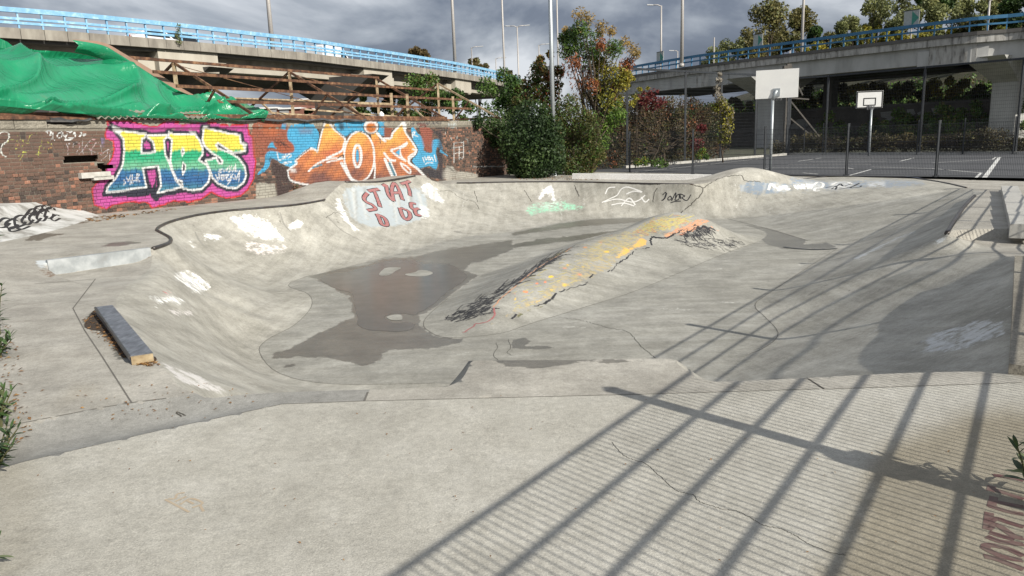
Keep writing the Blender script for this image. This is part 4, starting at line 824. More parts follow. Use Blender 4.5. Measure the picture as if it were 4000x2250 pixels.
# general soot on the lower left and top
fillp([(-60,620),(240,640),(420,700),(380,800),(-60,800)], s2l((70,62,56)), soft=30, a=.25)
for P in (HL, BLT, SLT): pass
nf = rn0.random((24, 110)); yy_ = np.linspace(0, 22.99, RH); xx_ = np.linspace(0, 108.99, RW); i0_ = yy_.astype(int); j0_ = xx_.astype(int); fy = (yy_-i0_)[:, None]; fx = (xx_-j0_)[None]
nfi = (nf[i0_][:, j0_]*(1-fy)*(1-fx)+nf[i0_+1][:, j0_]*fy*(1-fx)+nf[i0_][:, j0_+1]*(1-fy)*fx+nf[i0_+1][:, j0_+1]*fy*fx)
IMG[..., 3] *= .66+.44*nfi; IMG[..., :3] *= (.9+.2*nfi)[..., None]
IMG[..., :3] = IMG[..., :3]*.62+.012; IMG[..., 3] *= np.clip(1.05-0.10*rn0.random((RH, RW)), 0, 1)
def sample(pts):
    q = proj(pts); ix = np.clip(q[..., 0]-RX0, 0, RW-1).astype(int); iy = np.clip(q[..., 1]-RY0, 0, RH-1).astype(int); c = IMG[iy, ix].copy()
    out = (q[..., 0] < RX0+2) | (q[..., 0] > RX0+RW-2) | (q[..., 1] < RY0+1) | (q[..., 1] > RY0+RH-1); c[out] = 0
    return c
def wallpt(x, y, off=0.0):
    d = ray(x, y); return CAM+d*(((W0-WN*off-CAM)@WN)/(d@WN))
def wp(u, z, off=0.0): return W0*np.array([1, 1, 0])+WD*u+np.array([0, 0, z])+WN*off
def wu(x, y): q = wallpt(x, y)-W0; return q@WD, wallpt(x, y)[2]
WALL = thing('brick_wall', 'old brick wall covered in colourful graffiti behind the bowl, capped with worn concrete', 'wall', wp(0, deckz(W0[0], W0[1])-.1))
U0, U1, ZT = -6.2, 19.8, 2.35
HO1 = [wu(*p) for p in [(246,607),(380,607),(382,633),(248,635)]]; HO2 = [wu(*p) for p in [(376,634),(440,642),(448,656),(402,670),(378,652)]]
CH = 0.082
def brickmesh(u0, u1, z0, z1, pr, nu, nv, jit):
    uu = np.linspace(u0, u1, nu+1); zz = np.linspace(z0, z1, nv+1); P = np.array([wp(u, z_, pr) for z_ in zz for u in uu])
    P += WN*RNG.normal(0, jit, len(P))[:, None]
    # round the border a little
    idx = np.arange((nu+1)*(nv+1)).reshape(nv+1, nu+1); bd = np.ones_like(idx, bool); bd[1:-1, 1:-1] = False
    P[idx[bd]] -= WN*0.004
    Fc = [(idx[j, i], idx[j, i+1], idx[j+1, i+1], idx[j+1, i]) for j in range(nv) for i in range(nu)]
    ring = list(idx[0, :])+list(idx[1:, -1])+list(idx[-1, :-1][::-1])+list(idx[1:-1, 0][::-1])
    cor = [idx[0, 0], idx[0, -1], idx[-1, -1], idx[-1, 0]]; b0 = len(P)
    Bk = np.array([P[c]-WN*(pr+0.05) for c in cor]); P = np.concatenate([P, Bk])
    e = [list(idx[0, :]), list(idx[:, -1]), list(idx[-1, ::-1]), list(idx[::-1, 0])]
    for k in range(4):
        Fc.append(tuple(e[k][::-1])+(b0+k, b0+(k+1) % 4))
    return P, Fc
bricks = []
row = 0; zb = -0.62
while zb+CH < ZT-0.21:
    u = U0-RNG.random()*.2
    while u < U1:
        zc = zb+CH/2
        if u < 0.9 and zc > 1.15: L_ = .235 if RNG.random() < .8 else .115
        elif u < 0.9: L_ = RNG.choice([.115, .13, .155, .22], p=[.4, .25, .2, .15])
        elif u > 13.4: L_ = .225 if row % 2 else .112
        else: L_ = RNG.choice([.22, .11, .17], p=[.6, .25, .15])
        uc = u+L_/2
        if not (inpoly(np.array([uc]), np.array([zc]), HO1)[0] or inpoly(np.array([uc]), np.array([zc]), HO2)[0]):
            rough = .009 if (u < 1.6 and zc < 1.2) else .0035
            bricks.append((u+.006, u+L_-.006, zb+.006+RNG.normal(0, .002), zb+CH-.006, .012+abs(RNG.normal(0, rough)), rough))
        u += L_
    zb += CH; row += 1
bq = np.array([wp((b[0]+b[1])/2, (b[2]+b[3])/2) for b in bricks]); bp_ = proj(bq)
area = np.array([(b[1]-b[0])*(b[3]-b[2]) for b in bricks])/(bq[:, 1]**2)
gz = np.array([deckz(q[0], q[1]) for q in bq])
vis = (bp_[:, 0] > 5) & (bp_[:, 0] < 1960) & (bq[:, 2] > gz+.03) & ~((bp_[:, 0] < 240) & (bp_[:, 1] > 790))
order = np.argsort(-np.where(vis, area, 0))[:300]; single = set(order.tolist())
sV = []; sF = []; sn = 0; sc = []
for i, b in enumerate(bricks):
    nu, nv = (9, 2) if b[1]-b[0] > .18 else (6, 2)
    P, Fc = brickmesh(*b[:5], nu, nv, b[5]*.35)
    c = sample(P)
    if i in single:
        o = mesh('brick', P, Fc, MATS['brickwork'], WALL); colattr(o, 'paint', c)
    else:
        sV.append(P); sF += [tuple(k+sn for k in f) for f in Fc]; sn += len(P); sc.append(c)
o = mesh('brickwork', np.concatenate(sV), sF, MATS['brickwork'], WALL); colattr(o, 'paint', np.concatenate(sc)); tag(o, kind='stuff')
# mortar bed
uu = np.arange(U0, U1, .05); zz = np.arange(-.65, ZT-.2, .041); UU, ZZ = np.meshgrid(uu, zz)
P = (W0*np.array([1, 1, 0]))[None, None]+WD*UU[..., None]+np.array([0, 0, 1.0])*ZZ[..., None]
ii = np.arange(UU.size).reshape(UU.shape); Fq = np.stack([ii[:-1, :-1], ii[:-1, 1:], ii[1:, 1:], ii[1:, :-1]], -1).reshape(-1, 4)
uc = (UU[:-1, :-1]+.025).ravel(); zc = (ZZ[:-1, :-1]+.02).ravel()
Fq = Fq[~(inpoly(uc, zc, HO1) | inpoly(uc, zc, HO2))]
o = mesh('mortar_bed', P.reshape(-1, 3), Fq, MATS['mortar'], WALL); c = sample(P.reshape(-1, 3)); c[:, :3] *= .55; c[:, 3] *= .8; colattr(o, 'paint', c)
mb = MB(); mb.box(wp((U0+U1)/2, .85, -.33), WD*(U1-U0)/2, WN*.08, (0, 0, 1.45)); mb.build('wall_core', MATS['soil'], WALL)
# concrete capping blocks
u = U0
while u < U1:
    L_ = RNG.uniform(.55, .95); gap = (1.7 > (wu(190, 470)[0]-u) and False)
    rows = [(ZT-.205, ZT-.105), (ZT-.10, ZT-.005)] if u < .6 else [(ZT-.205, ZT-.005)]
    for z0, z1 in rows:
        if z0 > ZT-.11 and wu(188,480)[0] < u+L_*.6 < wu(330,480)[0]: continue
        P, Fc = brickmesh(u+.006, u+L_-.006, z0, z1, .02+RNG.random()*.012, 12, 3, .004); o = mesh('capping_block', P, Fc, MATS['old_render'], WALL); colattr(o, 'paint', sample(P))
        MB().box(wp(u+L_/2, (z0+z1)/2, -.12), WD*(L_/2-.006), WN*.135, (0, 0, (z1-z0)/2-.002)).build('capping_back', MATS['old_render'], WALL)
    u += L_
# stone ledge and dark recess
for a, b in (((302,676),(420,690)), ((352,690),(432,699))):
    p = wallpt(*a); q = wallpt(*b); MB().box((p+q)/2+WN*.06, WD*abs((q-p)@WD)/2, WN*.09, (0, 0, abs(p[2]-q[2])/2)).build('stone_ledge', MATS['stone_pale'], WALL)
# ================================================================ eave and roof frame
RF = thing('roof_frame', 'rusty bare steel roof frame of purlins and rafters standing behind the graffiti wall', 'roof frame', wp(8, 2.2, -2))
EV = ZT+.06; RW_, RHH = 3.5, 1.85
def rp(u, f, lift=0.0): return wp(u, EV+RHH*(1-f)+lift, -RW_*(1-f))        # f=0 ridge, 1 eave
def rr(u, f): return wp(u, EV+RHH*(1-f), -RW_-RW_*f)                        # rear slope
RS, CR_ = MATS['rust_steel'], MATS['cream_rust']
ends = [wu(1743,464)[0]+.15, wu(1835,464)[0]+1.2, wu(1860,464)[0]+1.6, wu(1870,460)[0]+.8, wu(1745,468)[0]]
def ustart(f, x):
    us = np.linspace(-6, 18, 400); q = proj(np.array([rp(u, f) for u in us]))[:, 0]; return us[np.argmin(np.abs(q-x))]
for k, f in enumerate((0, .25, .5, .75, 1.0)):
    MB().bar(rp(ustart(f, (500, 600, 690, 850, -100)[k]), f, .05), rp(ends[k], f, .05), .03, .045).build('purlin', RS, RF)
for f in (.5, 1.0): MB().bar(rr(-4, f), rr(ends[1], f), .05, .06).build('rear_purlin', CR_, RF)
for k, x in enumerate((1010, 1431, 1743, 1960)):
    u = wu(x, 462)[0]
    MB().bar(rp(u, 0), rp(u, 1.0), .03, .04).build('rafter', CR_ if k > 2 else RS, RF)
    MB().bar(rp(u, 0), rr(u, 1.0), .03, .035).build('rear_rafter', RS, RF)
    MB().bar(rp(u, 0), wp(u, EV+.25, -RW_), .048, .048).build('post', CR_, RF)
    MB().bar(wp(u, EV+.1, -.1), wp(u, EV+.1, -2*RW_), .035, .04).build('tie_beam', RS, RF)
    MB().bar(rp(u, .5), wp(u, EV+.1, -RW_*.75), .03, .03).build('strut', RS, RF); MB().bar(rr(u, .5), wp(u, EV+.1, -RW_*1.2), .03, .03).build('strut', CR_, RF)
for x0_, x1_ in ((1010,1431), (1431,1743)):
    a = wu(x0_, 462)[0]; b = wu(x1_, 462)[0]
    MB().tube([rp(a, .05), rp(b, .95)], .012, 5).build('tie_rod', RS, RF); MB().bar(wp(a+.6, EV+.5, -RW_), wp(b+1, EV+.02, -RW_*.3), .03, .03).build('fallen_bar', CR_, RF)
for x0_ in (1630, 1690, 1862): 
    u = wu(x0_, 462)[0]; MB().bar(wp(u, EV, -1.2), wp(u, EV+1.05, -1.2), .05, .05).build('post', CR_, RF)
MB().bar(wp(-6, ZT+.03, .02), wp(wu(1750,470)[0], ZT+.03, .02), .06, .035).build('eave_beam', RS, RF)
# corrugated sheet edge and felt
CSH = thing('corrugated_sheet', 'mossy grey corrugated cement sheet edge lying along the wall top under the green tarpaulin', 'roof sheet', wp(wu(600, 468)[0], ZT, 0))
ua, ub = wu(362, 468)[0], wu(845, 468)[0]; n = 220; us = np.linspace(ua, ub, n); Vv = []
for w_ in (.20, -.5):
    for k in (0, -.012):
        for u in us: Vv.append(wp(u, ZT+.09+.032*math.sin(2*math.pi*u/.177)+k-(.05 if w_ > 0 else -.15), w_))
Fc = [];
for a, b in ((0, 2), (1, 3)):
    for i in range(n-1): Fc.append((a*n+i, a*n+i+1, b*n+i+1, b*n+i))
for i in range(n-1): Fc.append((i, i+1, n+i+1, n+i))
mesh('sheet', Vv, Fc, MATS['old_render'], CSH)
def felt(x0_, x1_, lab, dz):
    ua, ub = wu(x0_, 470)[0], wu(x1_, 470)[0]; us = np.linspace(ua, ub, 30); Vv = []
    for w_, zz_ in ((.17, -.055), (.10, .0), (-.3, .03)):
        for i, u in enumerate(us): Vv.append(wp(u, ZT+dz+zz_+.025*math.sin(u*5+w_*9)+.012*math.sin(u*17), w_))
    o = mesh('roofing_felt', Vv, [(r*30+i, r*30+i+1, r*30+31+i, r*30+30+i) for r in range(2) for i in range(29)], MATS['felt'], None, True, origin=Vv[15]); tag(o, lab, 'roof felt')
pmat('felt', (0.06, 0.062, 0.066), (0.035, 0.035, 0.037), c3=(0.12, 0.12, 0.12), rough=0.8, scale=4)
felt(185, 345, 'crumpled dark roofing felt over the gap in the wall capping', .02); felt(838, 1420, 'dark felt strip hanging over the wall top at the end of the tarpaulin', .035)
# white bottle on the wall
o = MB().tube([wallpt(1499, 462)+WN*(-.1)+np.array([0, 0, z_]) for z_ in (0, .02, .16, .20, .215, .25)], [.085, .10, .10, .07, .04, .035], 12).build('plastic_bottle', MATS['white_paint'], None, True); tag(o, 'white plastic jug standing on top of the brick wall', 'jug')
# ================================================================ green tarpaulin
m = bpy.data.materials.new('tarpaulin'); m.use_nodes = True; t = m.node_tree; b = t.nodes['Principled BSDF']; geo = N(t, 'ShaderNodeNewGeometry')
nz = N(t, 'ShaderNodeTexNoise'); nz.inputs['Scale'].default_value = 0.8; nz.inputs['Detail'].default_value = 5; t.links.new(geo.outputs['Position'], nz.inputs['Vector'])
r = ramp(t, [(0.35, (0.009, 0.165, 0.078)), (0.55, (0.013, 0.225, 0.105)), (0.66, (0.026, 0.225, 0.12)), (0.78, (0.14, 0.16, 0.10))]); t.links.new(nz.outputs['Fac'], r.inputs['Fac']); t.links.new(r.outputs[0], b.inputs['Base Color'])
b.inputs['Roughness'].default_value = 0.27; b.inputs['Specular IOR Level'].default_value = 0.5
mpn = N(t, 'ShaderNodeMapping'); mpn.inputs['Scale'].default_value = (0.5, 1.6, 0.35); mpn.inputs['Rotation'].default_value = (0.3, 0.5, 0.6); t.links.new(geo.outputs['Position'], mpn.inputs['Vector'])
nb = N(t, 'ShaderNodeTexNoise'); nb.inputs['Scale'].default_value = 3.0; nb.inputs['Detail'].default_value = 6; nb.inputs['Distortion'].default_value = 1.2; t.links.new(mpn.outputs[0], nb.inputs['Vector'])
bpn = N(t, 'ShaderNodeBump'); bpn.inputs['Strength'].default_value = 0.5; bpn.inputs['Distance'].default_value = 0.10; t.links.new(nb.outputs['Fac'], bpn.inputs['Height']); t.links.new(bpn.outputs[0], b.inputs['Normal'])
MATS['tarp'] = m
ROWS = [(-.22, [(-160,403),(0,414),(150,428),(300,442),(450,452),(600,461),(760,463),(900,462),(1040,460)]), (.0, [(-160,385),(0,398),(150,408),(300,420),(450,432),(600,446),(760,452),(900,450),(1040,459)]), (.6, [(-160,362),(0,368),(150,378),(300,386),(450,398),(600,414),(760,424),(880,428),(1040,458)]), (1.5, [(-160,312),(0,316),(150,318),(300,316),(450,328),(580,360),(740,398),(860,408),(1040,457)]),
  (2.5, [(-160,245),(0,250),(150,252),(300,256),(420,272),(560,325),(720,383),(840,399),(1040,455)]), (3.3, [(-160,178),(0,182),(150,190),(285,200),(390,228),(540,293),(700,368),(800,394),(1036,453)]), (3.7, [(-160,186),(0,188),(150,196),(285,206),(395,232),(548,300),(708,376),(808,402),(1038,455)])]
G = np.array([[wallpt(x, y, w_) for x, y in rowp] for w_, rowp in ROWS])
G1 = np.array([catmull(r_, 22) for r_ in G]); G2 = np.array([catmull(G1[:, j], 14) for j in range(G1.shape[1])]).transpose(1, 0, 2)
nv, nu = G2.shape[:2]; vv, uu2 = np.meshgrid(np.linspace(0, 1, nv), np.linspace(0, 1, nu), indexing='ij')
ph = 34*uu2+9*vv+3*np.sin(7*uu2); fold = (np.abs(np.sin(ph*.5))**.6-.6)*.10*(.35+.65*sstep(.15, .9, uu2))+.06*np.sin(15*vv+20*uu2+4*np.sin(9*uu2))*sstep(0, .3, 1-vv)+.06*np.sin(44*vv-6*uu2+3*np.sin(6*uu2))*(1-sstep(.0, .35, vv))
fold += .09*np.sin(13*(uu2-.6*vv)+2*np.sin(8*vv))*sstep(.3, .7, vv)
rdg = lambda a_: 1-np.abs(np.sin(a_))
fold = fold*.5+.16*rdg(7*vv+4.5*uu2+1.2*np.sin(5*uu2+2*vv))**2*(.4+.6*sstep(.2, .7, vv))+.13*rdg(9*uu2-3.5*vv+.8*np.sin(9*vv)+.5)**3+.10*rdg(15*vv-3*uu2+np.sin(7*uu2))**2*(1-sstep(.25, .5, vv))+.07*rdg(26*uu2+7*vv+np.sin(14*vv))**3*sstep(.45, .9, uu2)-.1
fold = fold*2.6
fold *= sstep(0, .05, 1-np.abs(2*vv-1)) ; nrmT = WN*.7+np.array([0, 0, .7])
TP = (G2+fold[..., None]*nrmT).reshape(-1, 3); ii = np.arange(nv*nu).reshape(nv, nu); Fq = np.stack([ii[:-1, :-1], ii[:-1, 1:], ii[1:, 1:], ii[1:, :-1]], -1).reshape(-1, 4)
TR = thing('tarpaulin', 'torn shiny green tarpaulin draped in folds over the steel roof frame', 'tarpaulin', wp(-2, EV+.3, -1))
mesh('cover', TP, Fq, MATS['tarp'], TR, True)
lo = [wallpt(x, y, 3.15) for x, y in [(290,203),(400,232),(520,288),(610,342),(700,380),(800,402)]]; hi = [wallpt(x, y, 2.9) for x, y in [(283,156),(398,176),(470,214),(590,290),(690,350),(800,398)]]
lo = catmull(np.array(lo), 10); hi = catmull(np.array(hi), 10); k = len(lo); mid = (lo+hi)/2+WN*.25+.05*np.sin(np.arange(k)*.5)[:, None]*WN
mesh('torn_flap', np.concatenate([lo, mid, hi]), [(r_*k+i, r_*k+i+1, (r_+1)*k+i+1, (r_+1)*k+i) for r_ in range(2) for i in range(k-1)], MATS['tarp'], TR, True)
pmat('tarp_back', (0.30, 0.19, 0.14), (0.22, 0.14, 0.10), rough=0.7, scale=3)
hi2 = hi+np.array([0, 0, .06])+WN*(-.05); up2 = np.array([wallpt(x, y, 2.95) for x, y in [(283,154),(402,166),(490,212),(615,286),(720,350),(810,398)]]); up2 = catmull(up2, 10)
mesh('flap_back', np.concatenate([hi, up2]), [(i, i+1, k+i+1, k+i) for i in range(k-1)], MATS['tarp_back'], TR, True)
lf = [wallpt(x, y, 3.9) for x, y in [(-160,120),(0,150),(30,164),(55,184)]]; lb = [wallpt(x, y, 3.9) for x, y in [(-160,190),(0,192),(30,194),(56,196)]]
mesh('far_fold', np.array(lf+lb), [(i, i+1, 5+i, 4+i) for i in range(3)], MATS['tarp'], TR, True)
# small banked ramp at the foot of the wall on the left
bt = [(-220,1000),(-100,968),(0,946),(120,922),(235,893),(320,866),(388,842)]; tp = [(-220,820),(-100,812),(0,806),(60,800),(130,792),(192,786),(386,840)]
Bt = catmull(np.array([gp(*q) for q in bt]), 8); Tp = []
for (x, y), w_ in zip(tp, (1.5, 1.5, 1.5, 1.5, 1.4, 1.2, .06)):
    b0 = gp(*bt[tp.index((x, y))]); Tp.append(gd(x, y, b0[1]+w_*1.25))
Tp = catmull(np.array(Tp), 8); ns = 14; R_ = []
for s in np.linspace(0, 1, ns): R_.append(Bt+(Tp-Bt)*s+np.array([0, 0, -1.0])*(0.18*math.sin(math.pi*s))*np.linspace(1, .1, len(Bt))[:, None]*0.6)
back = Tp-WN*1.6+np.array([0, 0, .02]); R_.append(back); R_ = np.array(R_); a_, b_ = R_.shape[:2]; ii = np.arange(a_*b_).reshape(a_, b_)
pmat('bank_paint', (0.66, 0.66, 0.64), (0.42, 0.41, 0.39), rough=0.8, scale=2.2, stops=[(.38, (.27, .26, .24)), (.48, (.45, .45, .43)), (.6, (.60, .60, .59))])
BK = thing('banked_ramp', 'small white painted concrete bank with black bubble outlines at the foot of the wall', 'ramp', Bt[20]); 
RampV = R_.reshape(-1, 3); RampF = np.stack([ii[:-1, :-1], ii[:-1, 1:], ii[1:, 1:], ii[1:, :-1]], -1).reshape(-1, 4)
mesh('bank', RampV, RampF, MATS['bank_paint'], BK, True); bvR = BVHTree.FromPolygons(RampV.tolist(), [tuple(f) for f in RampF.tolist()])
cc = (0, 440, 2.576); bub = []
for x, y, w_, h_ in [(40,1110,70,90),(120,1120,60,100),(200,1090,60,110),(285,1070,60,110),(360,1050,60,120),(430,1030,55,120),(500,1010,50,110),(330,1000,60,60),(400,970,60,60),(470,950,50,50),(560,1060,40,60),(150,1170,60,50),(240,1150,60,40)]:
    bub.append([(x+w_*math.cos(a)+8*math.sin(3*a+x), y+h_*.5*math.sin(a)-0.25*w_*math.cos(a)) for a in np.linspace(.4, 6.0, 11)])
strokes(bub, .05, BP, BK, 'painted_outline', cc, bv=bvR, step=4)
soil_px = [(-60,800),(0,788),(130,782),(200,784),(300,800),(420,835),(480,846),(450,862),(380,858),(330,842),(190,800),(0,812)]
# ================================================================ viaducts
DZ = 8.6
pmat('rail_blue', (0.19, 0.40, 0.60), (0.15, 0.33, 0.52), rough=0.55, scale=3, c3=(0.36, 0.55, 0.68))
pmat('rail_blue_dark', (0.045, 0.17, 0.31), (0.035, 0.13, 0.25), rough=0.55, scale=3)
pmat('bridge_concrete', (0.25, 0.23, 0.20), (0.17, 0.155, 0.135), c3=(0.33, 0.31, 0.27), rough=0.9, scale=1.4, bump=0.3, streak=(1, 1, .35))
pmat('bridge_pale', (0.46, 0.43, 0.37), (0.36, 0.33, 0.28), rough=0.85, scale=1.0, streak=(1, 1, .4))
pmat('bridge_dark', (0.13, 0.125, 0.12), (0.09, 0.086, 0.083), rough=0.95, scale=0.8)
pmat('bridge_grey', (0.40, 0.40, 0.39), (0.30, 0.30, 0.29), c3=(0.46, 0.46, 0.45), rough=0.85, scale=0.8, streak=(1, 1, .3))
pmat('stained', (0.36, 0.35, 0.33), (0.10, 0.095, 0.09), c3=(0.46, 0.45, 0.43), rough=0.9, scale=2.2, streak=(1.6, 1.6, .35))
pmat('road', (0.06, 0.06, 0.065), rough=0.9, scale=2)
def arc(P, step):
    P = np.asarray(P); d = np.r_[0, np.cumsum(np.linalg.norm(np.diff(P, axis=0), axis=1))]; s = np.arange(0, d[-1], step)
    return np.stack([np.interp(s, d, P[:, k]) for k in range(P.shape[1])], -1)
class Path:
    def __init__(s, pts): s.P = arc(catmull(np.array(pts)[:, :2], 10), .25); s.T = np.gradient(s.P, axis=0); s.T /= np.linalg.norm(s.T, axis=1)[:, None]; s.n = len(s.P)
    def at(s, d, off=0.0, z=0.0):
        i = min(max(d/.25, 0), s.n-1.001); k = int(i); f = i-k; p = s.P[k]*(1-f)+s.P[k+1]*f; t = s.T[k]; nn = np.array([t[1], -t[0]])*s.sgn
        return np.array([*(p+nn*off), z])
    def find(s, x):
        q = proj(np.c_[s.P, np.full(s.n, DZ)])[:, 0]; return float(np.argmin(np.abs(q-x)))*.25
    @property
    def L(s): return (s.n-1)*.25
def strip(path, d0, d1, step, prof):
    """sweep closed profile (offset, z) along the path"""
    ds = np.arange(d0, d1+.01, step); k = len(prof); V = [path.at(d, o_, z_) for d in ds for o_, z_ in prof]
    Fc = [(i*k+j, i*k+(j+1) % k, (i+1)*k+(j+1) % k, (i+1)*k+j) for i in range(len(ds)-1) for j in range(k)]
    Fc += [tuple(range(k)), tuple((len(ds)-1)*k+j for j in range(k))[::-1]]
    return V, Fc
def rect(o0, o1, z0, z1): return [(o0, z0), (o1, z0), (o1, z1), (o0, z1)]
def bridge(path, label, rail, fascia_mat, corbels, spacing, rails, prof_list, width, name_origin):
    root = thing('viaduct', label, 'bridge', name_origin)
    L = path.L
    for nm, prof, mt in prof_list:
        V, Fc = strip(path, 0, L, 1.0, prof); mesh(nm, V, Fc, MATS[mt], root)
    V, Fc = strip(path, 0, L, 1.0, rect(.2, width, DZ-.25, DZ+.02)); mesh('road_deck', V, Fc, MATS['road'], root)
    n = int(L/spacing)
    if fascia_mat:
        for i in range(n):
            d0, d1 = i*spacing+.012, (i+1)*spacing-.012; V, Fc = strip(path, d0, d1, (d1-d0)/1.0001, rect(0, .35, DZ-.58, DZ)); mesh('fascia_panel', V, Fc, MATS[fascia_mat], root)
    pr = Matrix.Identity(4)
    pm = None
    for i in range(n+1):
        d = i*spacing; p = path.at(d, .16, DZ); T_ = path.at(min(d+.5, L), .16, DZ)-path.at(max(d-.5, 0), .16, DZ); T_ /= np.linalg.norm(T_)
        if pm is None:
            mb = MB(); mb.box((0, 0, .5), (.045, 0, 0), (0, .06, 0), (0, 0, .5)); mb.box((0, .07, .75), (.02, 0, 0), (0, .05, 0), (0, 0, .10)); o = mb.build('rail_post', MATS[rail]); pm = o.data
        else: o = bpy.data.objects.new('rail_post', pm); COL.objects.link(o)
        o.parent = root; o.location = Vector(p-np.array(name_origin)); o.rotation_euler = (0, 0, math.atan2(T_[1], T_[0]))
    for nm, z0, z1, o0, o1 in rails:
        V, Fc = strip(path, 0, L, 1.0, rect(o0, o1, DZ+z0, DZ+z1)); mesh(nm, V, Fc, MATS[rail], root)
    for x, wd, z0 in corbels:
        d = path.find(x); V, Fc = strip(path, d-wd/2, d+wd/2, wd/4.0001, rect(.30, 2.05, z0, DZ-.6)); mesh('bearing_block', V, Fc, MATS['bridge_pale' if fascia_mat else 'stained'], root)
        V, Fc = strip(path, d-wd*.75, d+wd*.75, wd*.75/2.0001, rect(.85 if fascia_mat else .3, 2.0, z0-.05, DZ-1.15)); mesh('girder_haunch', V, Fc, MATS['bridge_pale' if fascia_mat else 'bridge_grey'], root)
    return root
LPTS = [g(x, y, DZ) for x, y in [(-700,62),(-300,84),(0,105),(200,118),(388,132),(776,165),(1000,187),(1194,206),(1388,231),(1582,256),(1776,283),(1893,303),(1960,317),(2040,336)]]
LB = Path(LPTS); LB.sgn = -1 if LB.T[40][0]*0+1 and np.array([LB.T[40][1], -LB.T[40][0]])@(-LB.P[40]) > 0 else 1
sp_l = LB.find(131)-LB.find(50)
sp_l = max(1.2, sp_l)
VL = bridge(LB, 'left curving concrete viaduct with weathered fascia panels and light blue railing behind the shed frame', 'rail_blue', 'bridge_concrete', [(742,4.4,DZ-1.95), (1485,4.4,DZ-1.95), (1820,4.4,DZ-1.95)], sp_l,
  [('top_rail', .85, 1.12, .02, .2), ('middle_rail', .46, .60, .12, .22), ('lower_rail', .22, .36, .06, .18)],
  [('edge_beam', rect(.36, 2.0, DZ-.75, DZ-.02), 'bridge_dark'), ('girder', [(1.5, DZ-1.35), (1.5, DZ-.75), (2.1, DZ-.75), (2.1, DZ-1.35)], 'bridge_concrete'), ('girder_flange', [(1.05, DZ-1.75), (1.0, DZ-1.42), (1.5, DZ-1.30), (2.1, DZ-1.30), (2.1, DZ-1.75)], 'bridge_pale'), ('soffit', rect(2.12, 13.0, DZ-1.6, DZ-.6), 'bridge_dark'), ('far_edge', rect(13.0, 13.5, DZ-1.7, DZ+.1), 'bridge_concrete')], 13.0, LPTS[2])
RPTS = [g(x, y, DZ) for x, y in [(2330,318),(2446,297),(2660,264),(2776,248),(3000,219),(3388,171),(3776,126),(4000,107),(4500,50)]]
RB = Path(RPTS); RB.sgn = -1 if np.array([RB.T[40][1], -RB.T[40][0]])@(-RB.P[40]) > 0 else 1
sp_r = max(1.3, abs(RB.find(3455)-RB.find(3405)))
VR = bridge(RB, 'right shaded concrete viaduct with dark blue railing and stained edge crossing above the basketball court', 'rail_blue_dark', None, [(3720,3.6,DZ-2.3), (2760,3.6,DZ-2.3)], sp_r,
  [('top_rail', .86, 1.12, .02, .2), ('lower_rail', .42, .56, .08, .2)],
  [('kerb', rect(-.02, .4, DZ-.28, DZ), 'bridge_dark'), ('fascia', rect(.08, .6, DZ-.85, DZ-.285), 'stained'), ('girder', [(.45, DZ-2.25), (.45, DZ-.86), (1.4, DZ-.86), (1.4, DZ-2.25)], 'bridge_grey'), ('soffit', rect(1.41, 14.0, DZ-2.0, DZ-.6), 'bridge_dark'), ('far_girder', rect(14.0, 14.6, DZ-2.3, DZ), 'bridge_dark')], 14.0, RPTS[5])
# expansion-joint panels of the stained edge
def pier(root, x, depth, wd, th, z1, mt, splay=0.0, path=None):
    c = gd(x, 560, depth); mb = MB(); a = np.array([c[0], c[1]])
    T_ = path.T[path.n//2]; nn = np.array([T_[1], -T_[0]])
    P = [a+T_*wd/2*i+nn*th/2*j for i, j in ((-1, -1), (1, -1), (1, 1), (-1, 1))]; mb.prism(P, -1.0, z1); mb.build('pier', MATS[mt], root)
    if splay:
        P0 = [a+T_*wd/2*i+nn*th/2*j for i, j in ((-1, -1), (1, -1), (1, 1), (-1, 1))]; P1 = [a+T_*wd*.8*i+nn*splay*j for i, j in ((-1, -1), (1, -1), (1, 1), (-1, 1))]
        V = [(*p, z1-1.9) for p in P0]+[(*p, z1+.02) for p in P1]; mesh('pier_head', V, BOXF, MATS[mt], root)
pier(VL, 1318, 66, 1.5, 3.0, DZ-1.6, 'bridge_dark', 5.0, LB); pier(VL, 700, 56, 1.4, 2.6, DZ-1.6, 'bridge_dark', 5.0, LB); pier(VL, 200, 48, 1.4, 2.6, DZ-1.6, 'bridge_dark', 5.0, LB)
pier(VR, 3925, 65, 2.0, 2.0, DZ-2.0, 'bridge_grey', 5.5, RB); pier(VR, 3010, 80, 1.9, 2.2, DZ-2.0, 'bridge_grey', 5.5, RB); pier(VR, 3235, 82, 1.0, 1.2, DZ-2.0, 'bridge_dark', 0, RB)
